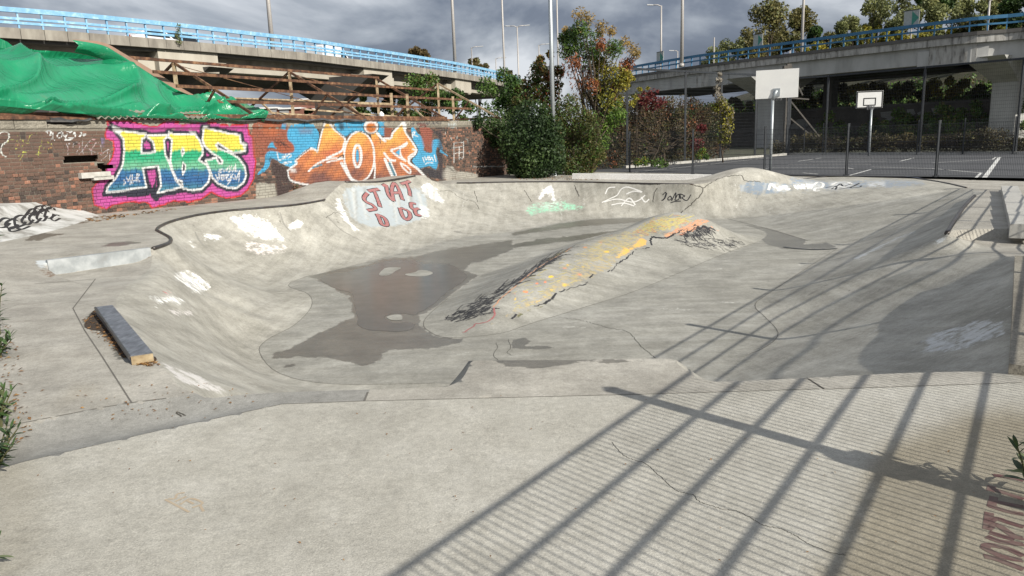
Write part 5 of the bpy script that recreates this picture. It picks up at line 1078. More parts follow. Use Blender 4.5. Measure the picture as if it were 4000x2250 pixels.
# weed growing in the left railing
# ================================================================ vehicles on the left viaduct
pmat('car_white', (0.75, 0.75, 0.76), (0.70, 0.70, 0.71), rough=0.3, coat=0.4); pmat('car_dark', (0.03, 0.035, 0.05), rough=0.3, coat=0.4); pmat('car_glass', (0.02, 0.025, 0.03), rough=0.08, spec=0.7); pmat('tyre', (0.02, 0.02, 0.02), rough=0.9); pmat('rim', (0.4, 0.4, 0.41), rough=0.4, metal=0.7)
pmat('lamp_glass', (0.55, 0.12, 0.08), rough=0.2)
def vehicle(x, off, side, wid, mt, label, group=None):
    """side: profile polygon (x along, z); windows given as polygons"""
    d = LB.find(x); p = LB.at(d, off, DZ+.03); q = LB.at(d+1, off, DZ+.03); a = math.atan2(*(q-p)[[1, 0]])
    root = thing('road_vehicle', label, side['cat'], p, None, a)
    def ext(name, poly, y0, y1, mt_, par):
        n = len(poly); V = [(u, y0, v) for u, v in poly]+[(u, y1, v) for u, v in poly]; Fc = [tuple(range(n)), tuple(range(n, 2*n))[::-1]]+[(i, n+i, n+(i+1) % n, (i+1) % n) for i in range(n)]
        me = bpy.data.meshes.new(name); me.from_pydata(V, [], Fc); me.materials.append(MATS[mt_]); o = bpy.data.objects.new(name, me); COL.objects.link(o); o.parent = par; return o
    ext('body', side['body'], -wid/2, wid/2, mt, root)
    for w_ in side['win']: ext('side_window', w_, -wid/2-.012, wid/2+.012, 'car_glass', root)
    ext('windscreen', side['ws'], -wid/2+.12, wid/2-.12, 'car_glass', root)
    for wx in side['wheels']:
        for sgn in (-1, 1):
            mb = MB(); mb.tube([(wx, sgn*(wid/2-.22), .33), (wx, sgn*(wid/2+.01), .33)], .33, 16); V = np.concatenate(mb.V); me = bpy.data.meshes.new('wheel'); me.from_pydata(V.tolist(), [], mb.F); me.materials.append(MATS['tyre']); o = bpy.data.objects.new('wheel', me); COL.objects.link(o); o.parent = root
            mb = MB(); mb.tube([(wx, sgn*(wid/2), .33), (wx, sgn*(wid/2+.02), .33)], .2, 12); me = bpy.data.meshes.new('rim'); me.from_pydata(np.concatenate(mb.V).tolist(), [], mb.F); me.materials.append(MATS['rim']); r_ = bpy.data.objects.new('rim', me); COL.objects.link(r_); r_.parent = o
    for sgn in (-1, 1): ext('tail_lamp', [(side['tail'], .8), (side['tail']+.03, .8), (side['tail']+.03, 1.0), (side['tail'], 1.0)], sgn*(wid/2-.3)-.1, sgn*(wid/2-.3)+.1, 'lamp_glass', root)
    return root
VAN = dict(cat='van', body=[(-2.5,.3),(2.5,.3),(2.55,.9),(2.3,1.15),(1.6,1.3),(.9,2.15),(.6,2.25),(-2.4,2.25),(-2.5,2.1)], win=[[(.4,1.3),(1.4,1.3),(.9,1.95),(.4,1.95)]], ws=[(1.0,2.04),(1.62,1.3),(1.68,1.33),(1.06,2.08)], wheels=(-1.5,1.6), tail=-2.52)
CAR = dict(cat='car', body=[(-2.1,.3),(2.1,.3),(2.15,.65),(1.9,.85),(1.1,.95),(.45,1.45),(-1.1,1.48),(-1.8,1.0),(-2.15,.9)], win=[[(-1.2,1.0),(.9,.98),(.4,1.38),(-.9,1.4)]], ws=[(.5,1.42),(1.1,.96),(1.15,1.0),(.56,1.45)], wheels=(-1.3,1.35), tail=-2.17)
vehicle(1582, 8.5, VAN, 1.95, 'car_white', 'white van driving on the left viaduct behind the blue railing')
vehicle(835, 7.0, CAR, 1.75, 'car_white', 'white car seen through the blue railing on the left viaduct')
vehicle(945, 7.2, dict(CAR), 1.8, 'car_dark', 'dark car following close to the white car on the left viaduct')

# ================================================================ lamp posts and masts
pmat('lamp_head', (0.55, 0.56, 0.57), (0.45, 0.46, 0.47), rough=0.4, metal=0.3)
def lamp(x0_, yt, x1_, yb, depth, r, heads, label, cat='street lamp', mt='lamp_pole', zb=None, taper=.6):
    b = gd(x1_, yb, depth); tt = gd(x0_, yt, depth); base = b.copy()
    if zb is not None: base[2] = zb
    top = np.array([b[0], b[1], tt[2]])
    root = thing('lamp_post', label, cat, base)
    MB().tube([base, base*.5+top*.5, top], [r, r*(1+taper)/2, r*taper], 12).build('pole', MATS[mt], root, True)
    MB().tube([base, base+np.array([0, 0, .35])], [r*1.5, r*1.4], 10).build('pole_base', MATS[mt], root, True)
    for k, sgn in enumerate(heads):
        L_ = 1.5 if abs(sgn) < 2 else 1.0; s1 = 1 if sgn > 0 else -1
        e = top+np.array([s1*L_*.7, 0, .10]); MB().tube([top+np.array([0, 0, -.1]), top*.6+e*.4+np.array([0, 0, .06]), e], r*.45, 6).build('arm', MATS[mt], root, True)
        mb = MB(); mb.box(e+np.array([s1*.28, 0, .02]), (.36, 0, .02*s1), (0, .13, 0), (0, 0, .055)); mb.build('lamp_head', MATS['lamp_head'], root)
    return root
lamp(1020, -260, 1061, 150, 64, .21, (), 'thick pale mast rising from the left viaduct above the green tarpaulin', 'mast', zb=DZ)
lamp(1745, -260, 1778, 262, 84, .19, (), 'tall bare mast above the far end of the blue railing', 'mast', zb=DZ)
lamp(1950, -260, 1971, 300, 95, .15, (), 'slender tall mast beside the double headed street lamp', 'mast', zb=0)
lamp(2018, 104, 2027, 330, 105, .14, (-1, 1), 'double headed street lamp beyond the end of the left viaduct', zb=0)
lamp(1842, 186, 1845, 272, 110, .12, (1,), 'street lamp rising behind the far blue railing next to the tall bare mast', zb=DZ)
lamp(1936, 229, 1939, 300, 125, .12, (1,), 'short distant street lamp where the left viaduct fades into the trees', zb=4)
lamp(2104, 176, 2108, 310, 112, .12, (1,), 'street lamp behind the thick galvanised pole beside the rusty leaved tree', zb=0)
lamp(2070, 262, 2072, 330, 150, .13, (1,), 'smallest far street lamp above the pale roof', zb=0)
lamp(2171, -260, 2181, 290, 98, .13, (), 'thin dark mast just right of the thick galvanised pole', 'mast', zb=0)
lamp(2581, 22, 2582, 262, 92, .14, (-1,), 'street lamp with one arm behind the low end of the right viaduct', zb=DZ-1)
lamp(2670, -260, 2663, 262, 86, .21, (), 'tall mast standing on the right viaduct railing near the green arrow sign', 'mast', zb=DZ)
lamp(2648, 200, 2647, 245, 120, .12, (-2,), 'tiny street lamp peeking over the right viaduct railing', zb=DZ-1)
lamp(3137, -260, 3131, 205, 84, .17, (), 'tall mast in front of the yellow green hillside tree', 'mast', zb=DZ-1)
lamp(3086, 149, 3086, 185, 120, .12, (2,), 'tiny street lamp among the hillside bushes', zb=DZ-1)
lamp(3867, 2, 3856, 122, 74, .13, (2,), 'pale street lamp on the right viaduct below the dense hillside trees', zb=DZ)
lamp(2125, -300, 2160, 470, 34, .105, (), 'thick galvanised steel pole rising out of the ivy at the wall end', 'pole', 'galvanised', zb=-.4, taper=.8)
# arrow signs on the right viaduct
pmat('sign_white', (0.42, 0.44, 0.42), rough=0.6); pmat('sign_green', (0.06, 0.26, 0.20), rough=0.6)
for x, yt, yb, wd, label in [(2563, 203, 262, 36, 'small green arrow sign board on the lowest part of the right viaduct'), (2946, 134, 236, 36, 'green arrow sign board above the middle of the right viaduct railing'), (3547, 41, 158, 48, 'green arrow sign board against the hillside trees on the right viaduct')]:
    d = RB.find(x); p = RB.at(d, .6, DZ); sc_p = p[1]/F; T_ = RB.at(d+1, .6, DZ)-p; T_ = T_/np.linalg.norm(T_); s1 = 1 if T_[0] > 0 else -1; T_ = T_*s1
    root = thing('road_sign', label, 'sign', p, 'arrow signs along the right viaduct'); zt = gd(x, yt, p[1])[2]; hw = wd*sc_p/2*1.15; hh = hw*1.05
    MB().tube([p, np.array([p[0], p[1], zt])], .06, 8).build('post', MATS['lamp_pole'], root)
    nn = np.cross(T_, (0, 0, 1)); nn = nn if nn@(-p) > 0 else -nn; c = np.array([p[0], p[1], zt-hh])
    MB().box(c+nn*.08, T_*hw, nn*.02, (0, 0, hh)).build('panel', MATS['sign_white'], root)
    q = c+nn*.106; mesh('arrow', [q+T_*hw*.05+np.array([0, 0, hh*.9]), q+T_*hw*.95, q+T_*hw*.05-np.array([0, 0, hh*.9])], [(0, 1, 2)], MATS['sign_green'], root)
    for e in (-1, 1): MB().box(c+nn*.1+np.array([0, 0, e*hh]), T_*hw, nn*.015, (0, 0, .03)).build('frame', MATS['dark_metal'], root)
d = RB.find(2772); p = RB.at(d, .5, DZ); zt = gd(2772, 147, p[1])[2]; o = MB().tube([p, np.array([p[0], p[1], zt])], .07, 8).build('marker_post', MATS['lamp_pole']); tag(o, 'bare pale post without a sign on the right viaduct', 'post')
# ================================================================ distant buildings
pmat('far_brick', (0.24, 0.105, 0.075), (0.17, 0.08, 0.06), rough=0.9, scale=1.5); pmat('far_clad', (0.30, 0.30, 0.31), (0.24, 0.24, 0.25), rough=0.8, scale=.8); pmat('far_white', (0.75, 0.75, 0.74), rough=0.7)
BD = 112.0; zg_ = -.4
def bx(x0_, x1_, y0_, y1_, dep, th, nm, mt, root):
    a = gd(x0_, (y0_+y1_)/2, dep); b = gd(x1_, (y0_+y1_)/2, dep); zt = gd((x0_+x1_)/2, y0_, dep)[2]; zb = gd((x0_+x1_)/2, y1_, dep)[2]
    MB().abox((a[0], dep, zb), (b[0], dep+th, zt)).build(nm, MATS[mt], root)
bd = thing('brick_building', 'brown brick building with white parapets and grey cladding seen under the left viaduct', 'building', (gd(1150, 440, BD)[0], BD, zg_))
bx(985, 1282, 425, 520, BD, 14, 'wall', 'far_brick', bd); bx(980, 1080, 419, 425, BD-.3, 14, 'parapet', 'far_white', bd); bx(1085, 1175, 420, 426, BD-.35, 14, 'parapet', 'far_white', bd); bx(1210, 1285, 423, 428, BD-.32, 14, 'parapet', 'far_white', bd)
bx(1142, 1203, 388, 426, BD+3, 6, 'tower', 'far_brick', bd); bx(1168, 1204, 385, 389, BD+2.6, 7, 'parapet', 'far_white', bd)
for x0_, x1_, y0_, y1_, mt in [(1047,1080,427,447,'far_clad'),(1092,1128,428,448,'far_clad'),(1242,1266,430,450,'far_clad'),(990,1012,427,447,'far_clad')]: bx(x0_, x1_, y0_, y1_, BD-.08, .2, 'cladding_panel', mt, bd)
for x0_, x1_ in ((1050,1059),(1061,1068),(1069,1075),(1102,1110),(1112,1118),(1119,1125),(1246,1254),(1256,1263)):
    bx(x0_, x1_, 449, 461, BD-.12, .2, 'window', 'car_glass', bd)
b2 = thing('pale_roof_building', 'low building with pale flat roof and blue awning beyond the trees', 'building', (gd(2030, 340, 140)[0], 140, -.4))
bx(2002, 2066, 328, 420, 140, 10, 'wall', 'bridge_grey', b2); bx(2000, 2062, 323, 330, 139.6, 11, 'roof', 'far_white', b2)
pmat('awning', (0.12, 0.36, 0.58), rough=.5); bx(2036, 2072, 333, 345, 138.5, 2, 'awning', 'awning', b2)
dc = gd(2088, 308, 138); mb = MB(); 
mb.tube([dc, dc+np.array([-.05, .12, .05]), dc+np.array([-.1, .3, .1])], [.48, .40, .1], 14); o = mb.build('satellite_dish', MATS['far_white'], b2, True)
# ================================================================ basketball court
CZ = -0.30
cp = [(1.2, 39.6), (6.8, 41.7), (19.8, 52.6), (29.5, 41.0), (44, 23), (22, 18.5), (15.3, 26.4)]
o = mesh('basketball_court', [(x, y, CZ) for x, y in cp], [tuple(range(len(cp)))], MATS['asphalt']); tag(o, kind='structure'); COURT = o
def flat_line(P, wd, tr=None, z=CZ+.006, nm='court_line', mt='court_line', par=None):
    P = _tr(P, tr); Q_ = np.array([g(x, y, z) for x, y in P]); V = []
    T_ = np.gradient(Q_, axis=0)
    for q, t_ in zip(Q_, T_):
        s = np.array([-t_[1], t_[0], 0]); s /= np.linalg.norm(s)+1e-9; V += [q+s*wd/2, q-s*wd/2]
    return mesh(nm, V, [(2*i, 2*i+1, 2*i+3, 2*i+2) for i in range(len(Q_)-1)], MATS[mt], par or COURT)
for P in ([(300,490),(540,455)], [(690,466),(760,466),(1200,463)], [(415,492),(800,490),(1190,488)], [(200,525),(600,518),(1040,518)], [(0,553),(450,553),(800,556),(860,566)], [(820,632),(1040,570)], [(1330,488),(1470,455)], [(1040,545),(1650,562),(2140,605)], [(2145,605),(2095,652)], [(2290,448),(2262,470)], [(1650,505),(2260,470)], [(350,605),(500,618)]): flat_line(P, .09, c8)
flat_line([(2330,448),(2180,652)], .15, c8)
flat_line([(1100,612),(1800,540),(2576,455)], .08, c7); flat_line([(1980,628),(2400,575),(2576,563)], .10, c7)
# kerbs round the court
def kerb(a, b, label, mt, h=.14, w_=.2, n=6):
    a = np.array(a, float); b = np.array(b, float); root = thing('kerb', label, 'kerb', (*a, CZ)); 
    for i in range(n):
        p = a+(b-a)*(i+.01)/n; q = a+(b-a)*(i+.99)/n; d = (b-a)/np.linalg.norm(b-a); nn = np.array([d[1], -d[0]])*w_/2
        MB().prism([p-nn, q-nn, q+nn, p+nn], CZ-.1, CZ+h).build('kerb_stone', MATS[mt], root)
kerb((19.6, 52.4), (29.3, 41.1), 'long concrete kerb along the far side of the court below the twiggy hedge', 'stone_pale', n=12)
kerb((6.4, 41.2), (19.4, 52.3), 'pale kerb along the court edge below the red brown hedge', 'stone_pale', n=14)
# fences
DM = MATS['dark_metal']
def wires(segs, r):
    """thin square wires from list of (a, b)"""
    A = np.array([s[0] for s in segs]); Bq = np.array([s[1] for s in segs]); d = Bq-A; L_ = np.linalg.norm(d, axis=1)[:, None]; d = d/L_
    up = np.where(np.abs(d[:, 2:3]) > .9, np.array([[1.0, 0, 0]]), np.array([[0, 0, 1.0]])); s = np.cross(d, up); s /= np.linalg.norm(s, axis=1)[:, None]; u = np.cross(s, d)
    V = np.stack([A+s*r, A+u*r, A-s*r, A-u*r, Bq+s*r, Bq+u*r, Bq-s*r, Bq-u*r], 1).reshape(-1, 3); n = len(A)
    base = np.arange(n)[:, None, None]*8; Fq = (np.array([[0, 1, 5, 4], [1, 2, 6, 5], [2, 3, 7, 6], [3, 0, 4, 7]])[None]+base).reshape(-1, 4)
    return V, Fq
def fence(posts, z0, h, label, post_r=.03, post_h=None, vs=.05, hs=.2, wr=.0028, hr=.004, top_rail=False, twin=True, zf=None, mesh_h=None, group=None):
    P = [np.array([*p[:2], (zf(*p[:2]) if zf else z0)]) for p in posts]; root = thing('mesh_fence', label, 'fence', P[0]); ph = post_h or h+.12
    for p in P:
        MB().box(p+np.array([0, 0, ph/2-.1]), (post_r, 0, 0), (0, post_r, 0), (0, 0, ph/2+.1)).build('post', DM, root)
        MB().box(p+np.array([0, 0, ph+.005]), (post_r*1.15, 0, 0), (0, post_r*1.15, 0), (0, 0, .012)).build('post_cap', DM, root)
        if z0 is not None: MB().box(p+np.array([0, 0, .012]), (.09, 0, 0), (0, .07, 0), (0, 0, .008)).build('base_plate', DM, root)
    for a, b in zip(P[:-1], P[1:]):
        L_ = np.linalg.norm((b-a)[:2]); n = max(2, int(L_/vs)); seg = []; H = np.array([0, 0, 1.0]); mh = mesh_h or h
        for i in range(1, n): q = a+(b-a)*i/n; seg.append((q+H*.05, q+H*mh))
        V, Fq = wires(seg, wr); seg2 = []; k = 0; nn = np.array([(b-a)[1], -(b-a)[0], 0]); nn /= np.linalg.norm(nn)
        zz_ = np.arange(mh, .03, -hs)
        for z_ in zz_:
            for s in ((-.011, .011) if twin else (0,)): seg2.append((a+H*z_+nn*s, b+H*z_+nn*s))
        V2, F2 = wires(seg2, hr); mesh('mesh_panel', np.concatenate([V, V2]), np.concatenate([Fq, F2+len(V)]), DM, root)
        if top_rail: MB().bar(a+H*h, b+H*h, .055, .055).build('top_rail', DM, root)
    return root
lowp = [(2.6, 38.8)]+[tuple(g(x, y, CZ)[:2]) for x, y in [(2315,676),(2460,677),(2705,681)]]
a = np.array(lowp[-1]); b = g(3655, 689, CZ)[:2]; c3_ = g(3305, 685, CZ)[:2]; m3 = g(2985, 684, CZ)[:2]
lowp += [tuple(m3), tuple(c3_), tuple(b), tuple(b+(b-c3_)*1.05), tuple(b+(b-c3_)*2.1)]
fence(lowp, CZ, 1.84, 'dark wire mesh fence, head high, between the skatepark and the court', .036, 1.95, wr=.0042, hr=.005)
tl = [g(x, y, CZ)[:2] for x, y in [(2233,665),(2462,655),(2640,633),(2775,623),(2893,617)]]
tl = [(4.0, 39.4), (6.6, 41.5), (10.6, 45.0), (13.4, 47.4), (16.4, 49.9), (19.4, 52.3)]
fence(tl, CZ, 5.3, 'tall dark ball stop fence along the red brown hedge', .055, 5.32, vs=.1, hs=.2, wr=.003, hr=.004, top_rail=True, twin=False)
tb = [(19.6, 52.5), tuple(g(3222, 603.5, CZ)[:2]), tuple(g(3590, 602.5, CZ)[:2]), tuple(g(3965, 601, CZ)[:2]), (31.5, 37.0)]
fence(tb, CZ, 5.15, 'tall dark ball stop fence behind the far hoop along the twiggy hedge', .055, 5.17, vs=.1, hs=.2, wr=.003, hr=.004, top_rail=True, twin=False)
tm = [tuple(np.array(tb[0])*(1-f)+np.array(tb[1])*f) for f in (0, .5, 1)]+[tuple(np.array(tb[1])*(1-f)+np.array(tb[2])*f) for f in (.5, 1)]+[tuple(np.array(tb[2])*(1-f)+np.array(tb[3])*f) for f in (.5, 1)]
tm = [(x-.25, y-.18) for x, y in tm]
fence(tm, CZ, 2.0, 'two metre dark mesh fence lining the foot of the tall fence by the twiggy hedge', .028, 2.05, wr=.0026)
# fence on the right whose shadow falls over the bowl (stands outside the picture)
fs = [-5.9, -2.86, .17, 3.2, 6.23, 9.26, 12.3, 15.3, 18.3, 21.4, 24.4]
fpts = [tuple(sp(s, 2.10+.05*(s-3.2))) for s in fs]
SF = fence(fpts, None, 2.25, 'dark twin wire fence along the right edge of the skatepark casting the grid shadow', .036, 2.42, vs=.05, hs=.2, wr=.0056, hr=.0085, zf=lambda x, y: deckz(x, y))
kq = gp(3392, 1815); p = np.array([*fpts[3], deckz(*fpts[3])+np.linalg.norm(kq[:2]-np.array(fpts[3]))*math.tan(SUN_EL)]); MB().box(p, (.10, .02, 0), (-.02, .05, 0), (0, 0, .09)).build('lock_box', DM, SF)
# hoops
pmat('board_white', (0.72, 0.72, 0.70), (0.66, 0.66, 0.65), rough=0.55, scale=2); pmat('board_black', (0.02, 0.02, 0.02), rough=0.6); pmat('hoop_ring', (0.30, 0.30, 0.31), rough=.5, metal=.5)
def hoop(xp, depth, pole_x, xb0, xb1, yb0, yb1, yaw, label, back):
    base = gd(pole_x, 640, depth); base[2] = CZ; root = thing('basketball_hoop', label, 'basketball hoop', base)
    c = gd((xb0+xb1)/2, (yb0+yb1)/2, depth); hh = (yb1-yb0)/2/F*depth; hw = (xb1-xb0)/2/F*depth/math.cos(yaw)
    ax = np.array([math.cos(yaw), math.sin(yaw), 0]); nn = np.array([math.sin(yaw), -math.cos(yaw), 0])      # nn towards camera
    s = -1 if back else 1                        # playing face: away from camera when seen from the back
    top = np.array([base[0], base[1], c[2]-hh*1.05])
    MB().tube([base, base*.5+top*.5, top], .062, 10).build('pole', MATS['galvanised'], root, True)
    if back: e = np.array([c[0], c[1], c[2]-hh*.45])+nn*.05
    else: e = np.array([c[0], c[1], c[2]-hh*.45])-nn*.06
    MB().tube([top+np.array([0, 0, -.05]), top*.5+e*.5, e], .07, 8).build('arm', MATS['galvanised'], root, True)
    MB().box(c, ax*hw, nn*.02, (0, 0, hh)).build('backboard', MATS['board_white'], root)
    bbd = [o for o in root.children if o.name.startswith('backboard')][0]
    f = c+nn*.022*s; inn = .33 if hw > .8 else .48
    def frame(cx_, cz_, w_, h_, t_, nm):
        mb = MB(); k = f+nn*.004*s
        for e2 in (-1, 1):
            mb.box(k+ax*cx_+np.array([0, 0, cz_+e2*(h_-t_)]), ax*w_, nn*.003, (0, 0, t_)); mb.box(k+ax*(cx_+e2*(w_-t_))+np.array([0, 0, cz_]), ax*t_, nn*.003, (0, 0, h_-2*t_))
        mb.build(nm, MATS['board_black'], bbd)
    frame(0, 0, hw*.985, hh*.98, .03, 'border_line'); frame(0, -hh*.25, hw*.48, hh*.45, .028, 'target_square')
    MB().box(c+nn*(-.045*s)+np.array([0, 0, -hh*.6]), ax*hw*.16, nn*.02, (0, 0, hh*.28)).build('bracket', MATS['galvanised'], root)
    rc = c+nn*s*(.15+.225)+np.array([0, 0, -hh*.78]); ring = [rc+ax*.225*math.cos(a_)+nn*.225*math.sin(a_) for a_ in np.linspace(0, 2*math.pi, 25)]
    MB().tube(ring, .012, 6, False).build('ring', MATS['hoop_ring'], root, True); MB().box(c+nn*s*.09+np.array([0, 0, -hh*.78]), ax*.06, nn*.07, (0, 0, .05)).build('ring_mount', MATS['hoop_ring'], root)
    mb = MB()
    for k in range(12):
        a_ = 2*math.pi*k/12; b_ = a_+2*math.pi/12
        for sgn in (0, 1):
            p0 = rc+ax*.225*math.cos(a_)+nn*.225*math.sin(a_); a2 = a_+(math.pi/12 if sgn else -math.pi/12); p1 = rc+(ax*math.cos(a2)+nn*math.sin(a2))*.17+np.array([0, 0, -.22]); mb.tube([p0, p1], .006, 4, False)
    mb.build('chain_net', MATS['hoop_ring'], root)
hoop(0, 32.2, 3010, 2965, 3105, 275, 380, math.radians(-24), 'basketball hoop with plain white board seen from behind, nearest the bowl', True)
hoop(0, 46.0, 3392, 3352, 3442, 357, 421, math.radians(-14), 'basketball hoop with black target square at the far side of the court', False)
# ================================================================ hillside behind the right viaduct
nb_ = np.array([RB.T[RB.n//2][1], -RB.T[RB.n//2][0]]); nb_ = nb_ if nb_@np.array([0, 1.0]) > 0 else -nb_; tb_ = RB.T[RB.n//2]*(1 if RB.T[RB.n//2][0] > 0 else -1)
o0 = RB.P[RB.n//2]
def hillz(n, s):
    return np.clip((n-9.9)*2.5, 0, 3.3)*1.0+sstep(15, 48, n)*(7.5+2.5*np.sin(s*.05+1))*sstep(-70, -20, s)-.45
nn_ = np.concatenate([np.arange(9.6, 20, .4), np.arange(20, 160, 4)]); ss_ = np.arange(-110, 140, 3.0); NN, SS = np.meshgrid(nn_, ss_, indexing='ij')
HZ = hillz(NN, SS)+.25*np.sin(NN*.9+SS*.5)*sstep(8, 14, NN); HV = np.stack([o0[0]+nb_[0]*NN+tb_[0]*SS, o0[1]+nb_[1]*NN+tb_[1]*SS, HZ], -1).reshape(-1, 3)
ii = np.arange(NN.size).reshape(NN.shape); Fq = np.stack([ii[:-1, :-1], ii[:-1, 1:], ii[1:, 1:], ii[1:, :-1]], -1).reshape(-1, 4)
pmat('hill_soil', (0.055, 0.05, 0.03), (0.03, 0.034, 0.018), rough=1.0, scale=.8)
o = mesh('hillside', HV, Fq, MATS['hill_soil'], None, True); tag(o, kind='structure')
def hillpt(n, s): return np.array([o0[0]+nb_[0]*n+tb_[0]*s, o0[1]+nb_[1]*n+tb_[1]*s, float(hillz(np.array(n), np.array(s)))])
# graffiti retaining wall under the right viaduct
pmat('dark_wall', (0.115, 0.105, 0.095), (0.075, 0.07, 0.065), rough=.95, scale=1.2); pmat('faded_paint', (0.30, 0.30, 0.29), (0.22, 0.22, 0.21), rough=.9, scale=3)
def offdepth(x, n):
    ds = np.arange(0, RB.L, .5); Q_ = np.array([RB.at(d, n, 2.0) for d in ds]); px_ = proj(Q_)[:, 0]; k = int(np.argmin(np.abs(px_-x))); return Q_[k][1]
rw = thing('retaining_wall', 'dark retaining wall with faded grey block letters in the shade of the right viaduct', 'wall', RB.at(RB.find(3400), 9.4, -.4))
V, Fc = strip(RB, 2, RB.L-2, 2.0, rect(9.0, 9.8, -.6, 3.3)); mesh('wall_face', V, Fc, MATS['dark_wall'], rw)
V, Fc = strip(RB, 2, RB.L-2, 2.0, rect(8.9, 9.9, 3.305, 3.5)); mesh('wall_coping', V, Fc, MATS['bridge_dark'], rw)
def rwp(x, y, off=0.0): return gd(x, y, offdepth(x, 8.97))
for P in ([(1130,1130),(1230,1120),(1330,1150),(1240,1190),(1330,1180),(1110,1255),(1200,1190),(1140,1180)], [(1400,1100),(1560,1095),(1620,1180),(1530,1180),(1500,1140),(1450,1180),(1470,1210),(1390,1200)], [(1640,1090),(1720,1085),(1820,1140),(1780,1170),(1720,1150),(1680,1180)], [(190,1290),(300,1200),(480,1190),(540,1200),(420,1270),(330,1300)]):
    Q_ = [rwp(3000+x/2.576, y/2.576, .012) for x, y in P]; mesh('faded_letter', Q_, [tuple(range(len(Q_)))], MATS['faded_paint'], rw)
# timber utility pole with braces beyond the court
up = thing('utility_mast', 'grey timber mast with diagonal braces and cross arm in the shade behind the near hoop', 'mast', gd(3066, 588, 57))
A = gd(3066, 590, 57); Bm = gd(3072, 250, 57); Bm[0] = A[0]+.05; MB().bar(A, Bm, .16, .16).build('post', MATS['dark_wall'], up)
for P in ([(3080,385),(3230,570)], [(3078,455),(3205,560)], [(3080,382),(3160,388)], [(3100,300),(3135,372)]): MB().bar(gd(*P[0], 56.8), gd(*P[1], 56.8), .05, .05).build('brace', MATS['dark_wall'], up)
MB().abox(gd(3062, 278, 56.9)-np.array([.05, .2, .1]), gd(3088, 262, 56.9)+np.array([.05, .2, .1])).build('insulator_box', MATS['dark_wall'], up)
# ================================================================ vegetation
leafmat('ivy', [(0.1, (0.012, 0.026, 0.009)), (0.45, (0.030, 0.058, 0.016)), (0.75, (0.062, 0.098, 0.026)), (1.0, (0.10, 0.14, 0.04))], rough=.6, trans=.15)
leafmat('olive', [(0.1, (0.034, 0.043, 0.016)), (0.45, (0.081, 0.088, 0.027)), (0.75, (0.149, 0.115, 0.041)), (1.0, (0.203, 0.135, 0.061))])
leafmat('green', [(0.1, (0.032, 0.072, 0.017)), (0.5, (0.080, 0.152, 0.032)), (1.0, (0.174, 0.261, 0.058))])
leafmat('bright_green', [(0.1, (0.056, 0.119, 0.022)), (0.5, (0.119, 0.210, 0.036)), (1.0, (0.238, 0.294, 0.056))])
leafmat('yellow_green', [(0.1, (0.135, 0.155, 0.024)), (0.5, (0.297, 0.270, 0.041)), (1.0, (0.459, 0.338, 0.047))])
leafmat('tan_leaf', [(0.1, (0.208, 0.156, 0.058)), (0.5, (0.364, 0.247, 0.078)), (1.0, (0.468, 0.312, 0.091))])
leafmat('rust_pod', [(0.1, (0.108, 0.041, 0.019)), (0.5, (0.230, 0.081, 0.032)), (1.0, (0.365, 0.135, 0.054))], trans=.1)
leafmat('red_hedge', [(0.08, (0.042, 0.05, 0.020)), (0.35, (0.085, 0.072, 0.034)), (0.6, (0.13, 0.088, 0.05)), (0.85, (0.17, 0.085, 0.058)), (1.0, (0.13, 0.12, 0.045))])
leafmat('dusty_olive', [(0.1, (0.095, 0.114, 0.048)), (0.5, (0.199, 0.218, 0.085)), (1.0, (0.361, 0.351, 0.152))])
leafmat('yellow_olive', [(0.1, (0.085, 0.085, 0.032)), (0.5, (0.17, 0.155, 0.055)), (1.0, (0.28, 0.235, 0.09))])
leafmat('brown_tree', [(0.1, (0.080, 0.064, 0.032)), (0.5, (0.176, 0.128, 0.056)), (1.0, (0.272, 0.192, 0.080))])
leafmat('pale_fluff', [(0.1, (0.16, 0.14, 0.11)), (0.5, (0.30, 0.27, 0.22)), (1.0, (0.42, 0.38, 0.32))])
leafmat('twig_hedge', [(0.1, (0.05, 0.035, 0.022)), (0.5, (0.10, 0.085, 0.045)), (0.8, (0.17, 0.15, 0.08)), (1.0, (0.24, 0.21, 0.13))])
def leaves(C, R, n, size, aspect=.6, up=.3, droop=0.0, shell=.5, flat=1.0, seed=1, nonh=0.0):
    """C (k,3) cluster centres, R (k,) radii, n leaves per cluster (scalar or array)"""
    rg = np.random.default_rng(seed); C = np.asarray(C, float); R = np.asarray(R, float); cnt = np.full(len(C), n) if np.isscalar(n) else np.asarray(n)
    idx = np.repeat(np.arange(len(C)), cnt.astype(int)); k = len(idx); d = rg.normal(size=(k, 3)); d /= np.linalg.norm(d, axis=1)[:, None]
    rad = rg.random(k)**shell; P = C[idx]+d*(R[idx]*rad)[:, None]*np.array([1, 1, flat]); P[:, 2] -= droop*rg.random(k)*R[idx]
    nn = rg.normal(size=(k, 3))+d*.6+np.array([0, 0, up]); nn /= np.linalg.norm(nn, axis=1)[:, None]
    a = np.cross(nn, rg.normal(size=(k, 3))); 
    if droop: a = a*.5+np.array([0, 0, -1.0])
    a -= nn*(a*nn).sum(1)[:, None]; a /= np.linalg.norm(a, axis=1)[:, None]+1e-9; b = np.cross(nn, a)
    s = size*(.6+.8*rg.random(k)); A = a*(s/2)[:, None]; Bv = b*(s*aspect/2)[:, None]
    V = np.stack([P-A, P-A*.1-Bv, P+A, P-A*.1+Bv], 1); V[:, 1] -= nn*(s*.12)[:, None]; V[:, 3] -= nn*(s*.12)[:, None]
    V = V.reshape(-1, 3); Fq = np.arange(k*4).reshape(k, 4)
    if nonh: V[:, 2] = np.maximum(V[:, 2], nonh)
    return V, Fq
